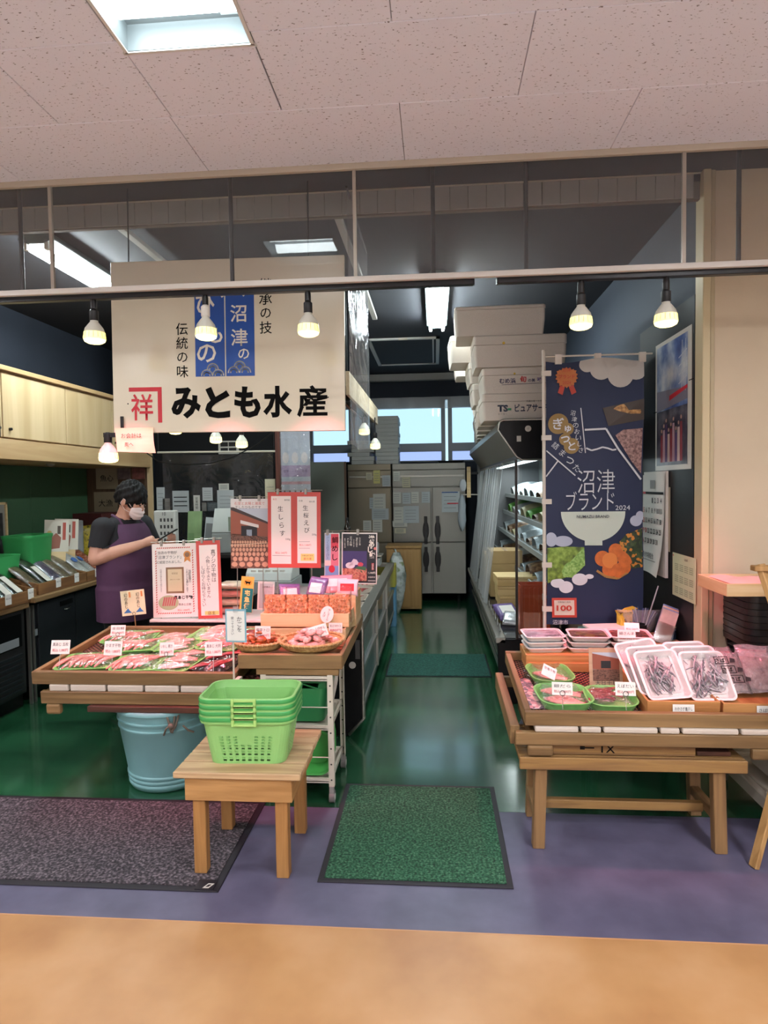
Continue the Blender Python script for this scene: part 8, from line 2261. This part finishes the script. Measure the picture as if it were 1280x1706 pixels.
for s in (-1, 1):
    mb.ell((s * 0.083, 0.004, -0.008), (0.012, 0.024, 0.034), 10, 8, HM)
    hip = s * 0.095
    mb.tube([(hip, 0, 0.90), (hip * 1.05, -0.012, 0.50), (hip * 1.1, 0.015, 0.09)], [0.105, 0.072, 0.048], 16)
    mb.ell((hip * 1.12, -0.045, 0.045), (0.046, 0.125, 0.045), 14, 8)
sR, eR, wR = Vector((-0.188, 0.012, 1.378)), Vector((-0.262, 0.015, 1.165)), Vector((-0.085, -0.255, 1.262))
sL, eL, wL = Vector((0.188, 0.005, 1.378)), Vector((0.262, -0.07, 1.15)), Vector((0.105, -0.315, 1.235))
for s_, e_, w_ in ((sR, eR, wR), (sL, eL, wL)):
    mb.ell(tuple(s_), (0.074, 0.072, 0.070), 14, 10)
    mb.tube([s_, s_.lerp(e_, .5), e_], [0.072, 0.062, 0.053], 14)
    mb.ell(tuple(e_), (0.053, 0.053, 0.053), 12, 8)
    mb.tube([e_, e_.lerp(w_, .35), e_.lerp(w_, .75), w_], [0.052, 0.050, 0.038, 0.032], 14)
# hands: palm plus five fingers each
def hand(wr, fwd, up, curl, spread, side, tips=None):
    fwd, up = fwd.normalized(), up.normalized()
    rt = fwd.cross(up).normalized() * side
    pc = wr + fwd * 0.045
    mb.tube([wr - fwd * 0.01, wr + fwd * 0.03, wr + fwd * 0.075, wr + fwd * 0.088], [0.029, 0.034, 0.036, 0.022], 12)
    for k in range(4):
        b0 = wr + fwd * 0.075 + rt * ((k - 1.5) * 0.0185)
        L = (0.066, 0.075, 0.070, 0.055)[k]
        c = curl[k]
        d1 = (fwd * math.cos(c * .6) - up * math.sin(c * .6)).normalized()
        d2 = (fwd * math.cos(c * 1.5) - up * math.sin(c * 1.5)).normalized()
        d3 = (fwd * math.cos(c * 2.3) - up * math.sin(c * 2.3)).normalized()
        p1 = b0 + d1 * L * .45; p2 = p1 + d2 * L * .32; p3 = p2 + d3 * L * .25
        mb.tube([b0 - fwd * .01, p1, p2, p3], [0.0098, 0.0092, 0.0085, 0.0068], 8)
        if k == 0: idx = p3
    tb0 = wr + fwd * 0.03 - rt * 0.026
    td = (fwd * .75 - rt * .65 - up * .15).normalized()
    t1 = tb0 + td * 0.035; t2 = t1 + (td + fwd * .5 - up * .2).normalized() * 0.032
    mb.tube([tb0, t1, t2], [0.0125, 0.0105, 0.0085], 8)
    return idx
hand(wR, Vector((0.62, -0.62, 0.30)), Vector((-0.1, 0.35, 0.93)), [0.28, 1.05, 1.15, 1.2], 0, 1)
hand(wL, Vector((-0.40, -0.80, 0.45)), Vector((0.25, -0.30, -0.92)), [0.75, 0.75, 0.75, 0.75], 0, 1)
tmp = bpy.data.objects.new('person_tmp', mb.mesh('person_tmp', SKINM))
COL.objects.link(tmp)
md = tmp.modifiers.new('r', 'REMESH'); md.mode = 'VOXEL'; md.voxel_size = 0.0065
sm = tmp.modifiers.new('s', 'SMOOTH'); sm.iterations = 3; sm.factor = 0.5
bpy.context.view_layer.update()
bme = bpy.data.meshes.new_from_object(tmp.evaluated_get(bpy.context.evaluated_depsgraph_get()))
bpy.data.objects.remove(tmp)
bme.name = 'body'
bme.materials.clear(); bme.materials.append(SKINM)
bme.polygons.foreach_set('use_smooth', [True] * len(bme.polygons))
link('body', bme, man)
def seg_t(p, a, b_):
    ab = b_ - a
    t_ = (p - a).dot(ab) / ab.length_squared
    return t_, (p - (a + ab * max(0, min(1, t_)))).length
def shell(name, test, off, m):
    bm = bmesh.new(); bm.from_mesh(bme)
    kill = [f for f in bm.faces if not test(f.calc_center_median())]
    bmesh.ops.delete(bm, geom=kill, context='FACES')
    bm.normal_update()
    ns = {v.index: v.normal.copy() for v in bm.verts}
    for v in bm.verts:
        v.co += ns[v.index] * off
    for _ in range(3):
        bmesh.ops.smooth_vert(bm, verts=bm.verts, factor=0.4, use_axis_x=True, use_axis_y=True, use_axis_z=True)
    me = bpy.data.meshes.new(name); bm.to_mesh(me); bm.free()
    me.materials.clear(); me.materials.append(m)
    me.polygons.foreach_set('use_smooth', [True] * len(me.polygons))
    return link(name, me, man)
def in_shirt(p):
    for s_, e_ in ((sR, eR), (sL, eL)):
        t_, d_ = seg_t(p, s_, e_)
        if d_ < 0.095 and -0.6 < t_ < 0.70 and abs(p.x) > 0.15: return True
    if p.z < 0.84 or p.z > 1.452: return False
    # exclude forearms and hands in front of the belly
    for e_, w_ in ((eR, wR), (eL, wL)):
        t_, d_ = seg_t(p, e_, w_)
        if d_ < 0.062 and t_ > -0.1: return False
    if p.y < -0.205: return False
    if (p.x ** 2 + (p.y + 0.005) ** 2) < 0.078 ** 2 and p.z > 1.425: return False
    return abs(p.x) < 0.235
shell('t_shirt', in_shirt, 0.011, SHIRT)
shell('trousers', lambda p: 0.10 < p.z < 0.90, 0.012, PANTS)
shell('shoes', lambda p: p.z <= 0.098, 0.006, P('shoe_black', '#1a1a1c', 0.5))
# apron: follows the torso front, hangs straight below the hips
def tor_at(z):
    if z <= TOR[2][0]: return TOR[2][1:]
    for a, b_ in zip(TOR, TOR[1:]):
        if a[0] <= z <= b_[0]:
            f = (z - a[0]) / (b_[0] - a[0])
            return tuple(a[i] + (b_[i] - a[i]) * f for i in range(1, 5))
    return TOR[-1][1:]
def apron_f(u, v):
    z = 0.70 + 0.70 * v
    cx, cy, rx, ry = tor_at(z)
    half = 118 if z < 1.14 else 118 - (118 - 46) * min(1, (z - 1.14) / 0.16)
    a = R(-90 + half * (2 * u - 1))
    fold = 0.004 * math.sin(u * 31 + z * 6) * (1 - v)
    k = 0.030 + fold + (0.012 if z < 0.95 else 0)
    return (cx + (rx + k) * math.cos(a), cy + (ry + k) * math.sin(a), z)
ap = MB().grid(apron_f, 48, 44).build('apron', APRON, man, smooth=True)
for s in (-1, 1):
    MB().tube([(s * 0.105, -0.085, 1.395), (s * 0.088, -0.045, 1.43), (s * 0.075, 0.03, 1.462), (s * 0.03, 0.085, 1.462)], 0.011, 6).build('strap', APRON, ap, smooth=True)
MB().grid(lambda u, v: tuple(Vector(apron_f(0.40 + 0.34 * u, 0.28 + 0.20 * v)) + Vector((0, -0.006, 0))), 12, 8).build('pocket', APRON, ap, smooth=True)
stroke(ap, [(0.055, 1.335), (0.068, 1.318), (0.060, 1.30)], 0.006, P('apron_logo', '#b9a9b5', 0.6), y=-0.138, name='chest_mark')
# hair: cap over the skull with a fringe
def hair_pt(u, v):
    th = 2 * PI * u
    ph = PI * v * 0.70
    d = Vector((math.sin(ph) * math.cos(th), math.sin(ph) * math.sin(th), math.cos(ph)))
    front = max(0, -d.y)
    low = -0.075 if d.y > 0 else (-0.030 if abs(d.x) > 0.55 else 0.018)
    z = d.z * 0.122
    q = Vector((d.x * 0.095, d.y * 0.116, z))
    jag = 0.010 * math.sin(th * 13) + 0.006 * math.sin(th * 29 + 1)
    lim = low + jag + 0.0 - 0.028
    if q.z < lim: q.z = lim
    q += d * (0.005 * math.sin(th * 9 + ph * 11) + 0.004 * math.sin(th * 17 - ph * 7))
    return HM @ (q + Vector((0, 0.012, 0.034)))
MB().grid(hair_pt, 72, 26).build('hair', HAIRM, man, smooth=True)
# face details
for s in (-1, 1):
    e = MB().ell((s * 0.031, -0.0985, 0.008), (0.012, 0.006, 0.0045), 10, 6, HM).build('eye', P('eye_dark', '#1b1310', 0.3), man, smooth=True)
    MB().tube([HM @ Vector((s * 0.014, -0.103, 0.030)), HM @ Vector((s * 0.033, -0.101, 0.034)), HM @ Vector((s * 0.052, -0.088, 0.029))], 0.004, 6).build('eyebrow', HAIRM, man, smooth=True)
def mask_f(u, v):
    a = R(-78 + 156 * u)
    zz = -0.108 + 0.100 * v
    ex = 1 - abs(2 * u - 1)
    zz = zz * (0.55 + 0.45 * min(1, ex * 1.8)) - 0.020 * (1 - min(1, ex * 1.8))
    bul = math.sin(PI * v) ** 0.6
    r_ = 0.063 + 0.010 * bul
    return HM @ Vector((r_ * 1.10 * math.sin(a), -0.048 - (0.052 + 0.022 * bul + 0.004 * math.sin(v * 22)) * math.cos(a), zz))
mk = MB().grid(mask_f, 24, 14).build('face_mask', MASKM, man, smooth=True)
for s in (-1, 1):
    MB().tube([HM @ Vector((s * 0.070, -0.058, -0.020)), HM @ Vector((s * 0.082, -0.03, 0.005)), HM @ Vector((s * 0.092, 0.012, 0.020)), HM @ Vector((s * 0.090, 0.022, -0.02)), HM @ Vector((s * 0.078, -0.02, -0.055)), HM @ Vector((s * 0.066, -0.055, -0.062))], 0.0022, 5).build('ear_loop', MASKM, mk, smooth=True)
# the phone in his left hand (a thing of its own)
ax = Vector((0.43, -0.75, 0.50)).normalized()
nn = Vector((-0.25, 0.43, 0.87)); nn = (nn - ax * nn.dot(ax)).normalized()
sd = ax.cross(nn)
W = Matrix.Rotation(R(72), 4, 'Z') @ Matrix.Scale(0.965, 4)
pc = Vector((0.035, -0.375, 1.318))
M4 = Matrix((sd.to_4d(), ax.to_4d(), nn.to_4d(), (0, 0, 0, 1))).transposed()
M4 = Matrix(((sd.x, ax.x, nn.x, pc.x), (sd.y, ax.y, nn.y, pc.y), (sd.z, ax.z, nn.z, pc.z), (0, 0, 0, 1)))
ph = thing('mobile_phone', 'black mobile phone held in the left hand of the person', 'phone', (0, 0, 0))
ph.matrix_world = Matrix.Translation(man.location) @ W @ M4
MB().box(-0.037, 0.037, -0.078, 0.078, -0.005, 0.004).build('case', P('phone_black', '#0b0b0c', 0.25), ph, bevel=0.003)
MB().box(-0.034, 0.034, -0.075, 0.075, 0.004, 0.0048).build('screen', P('phone_screen', '#2a3038', 0.08), ph)
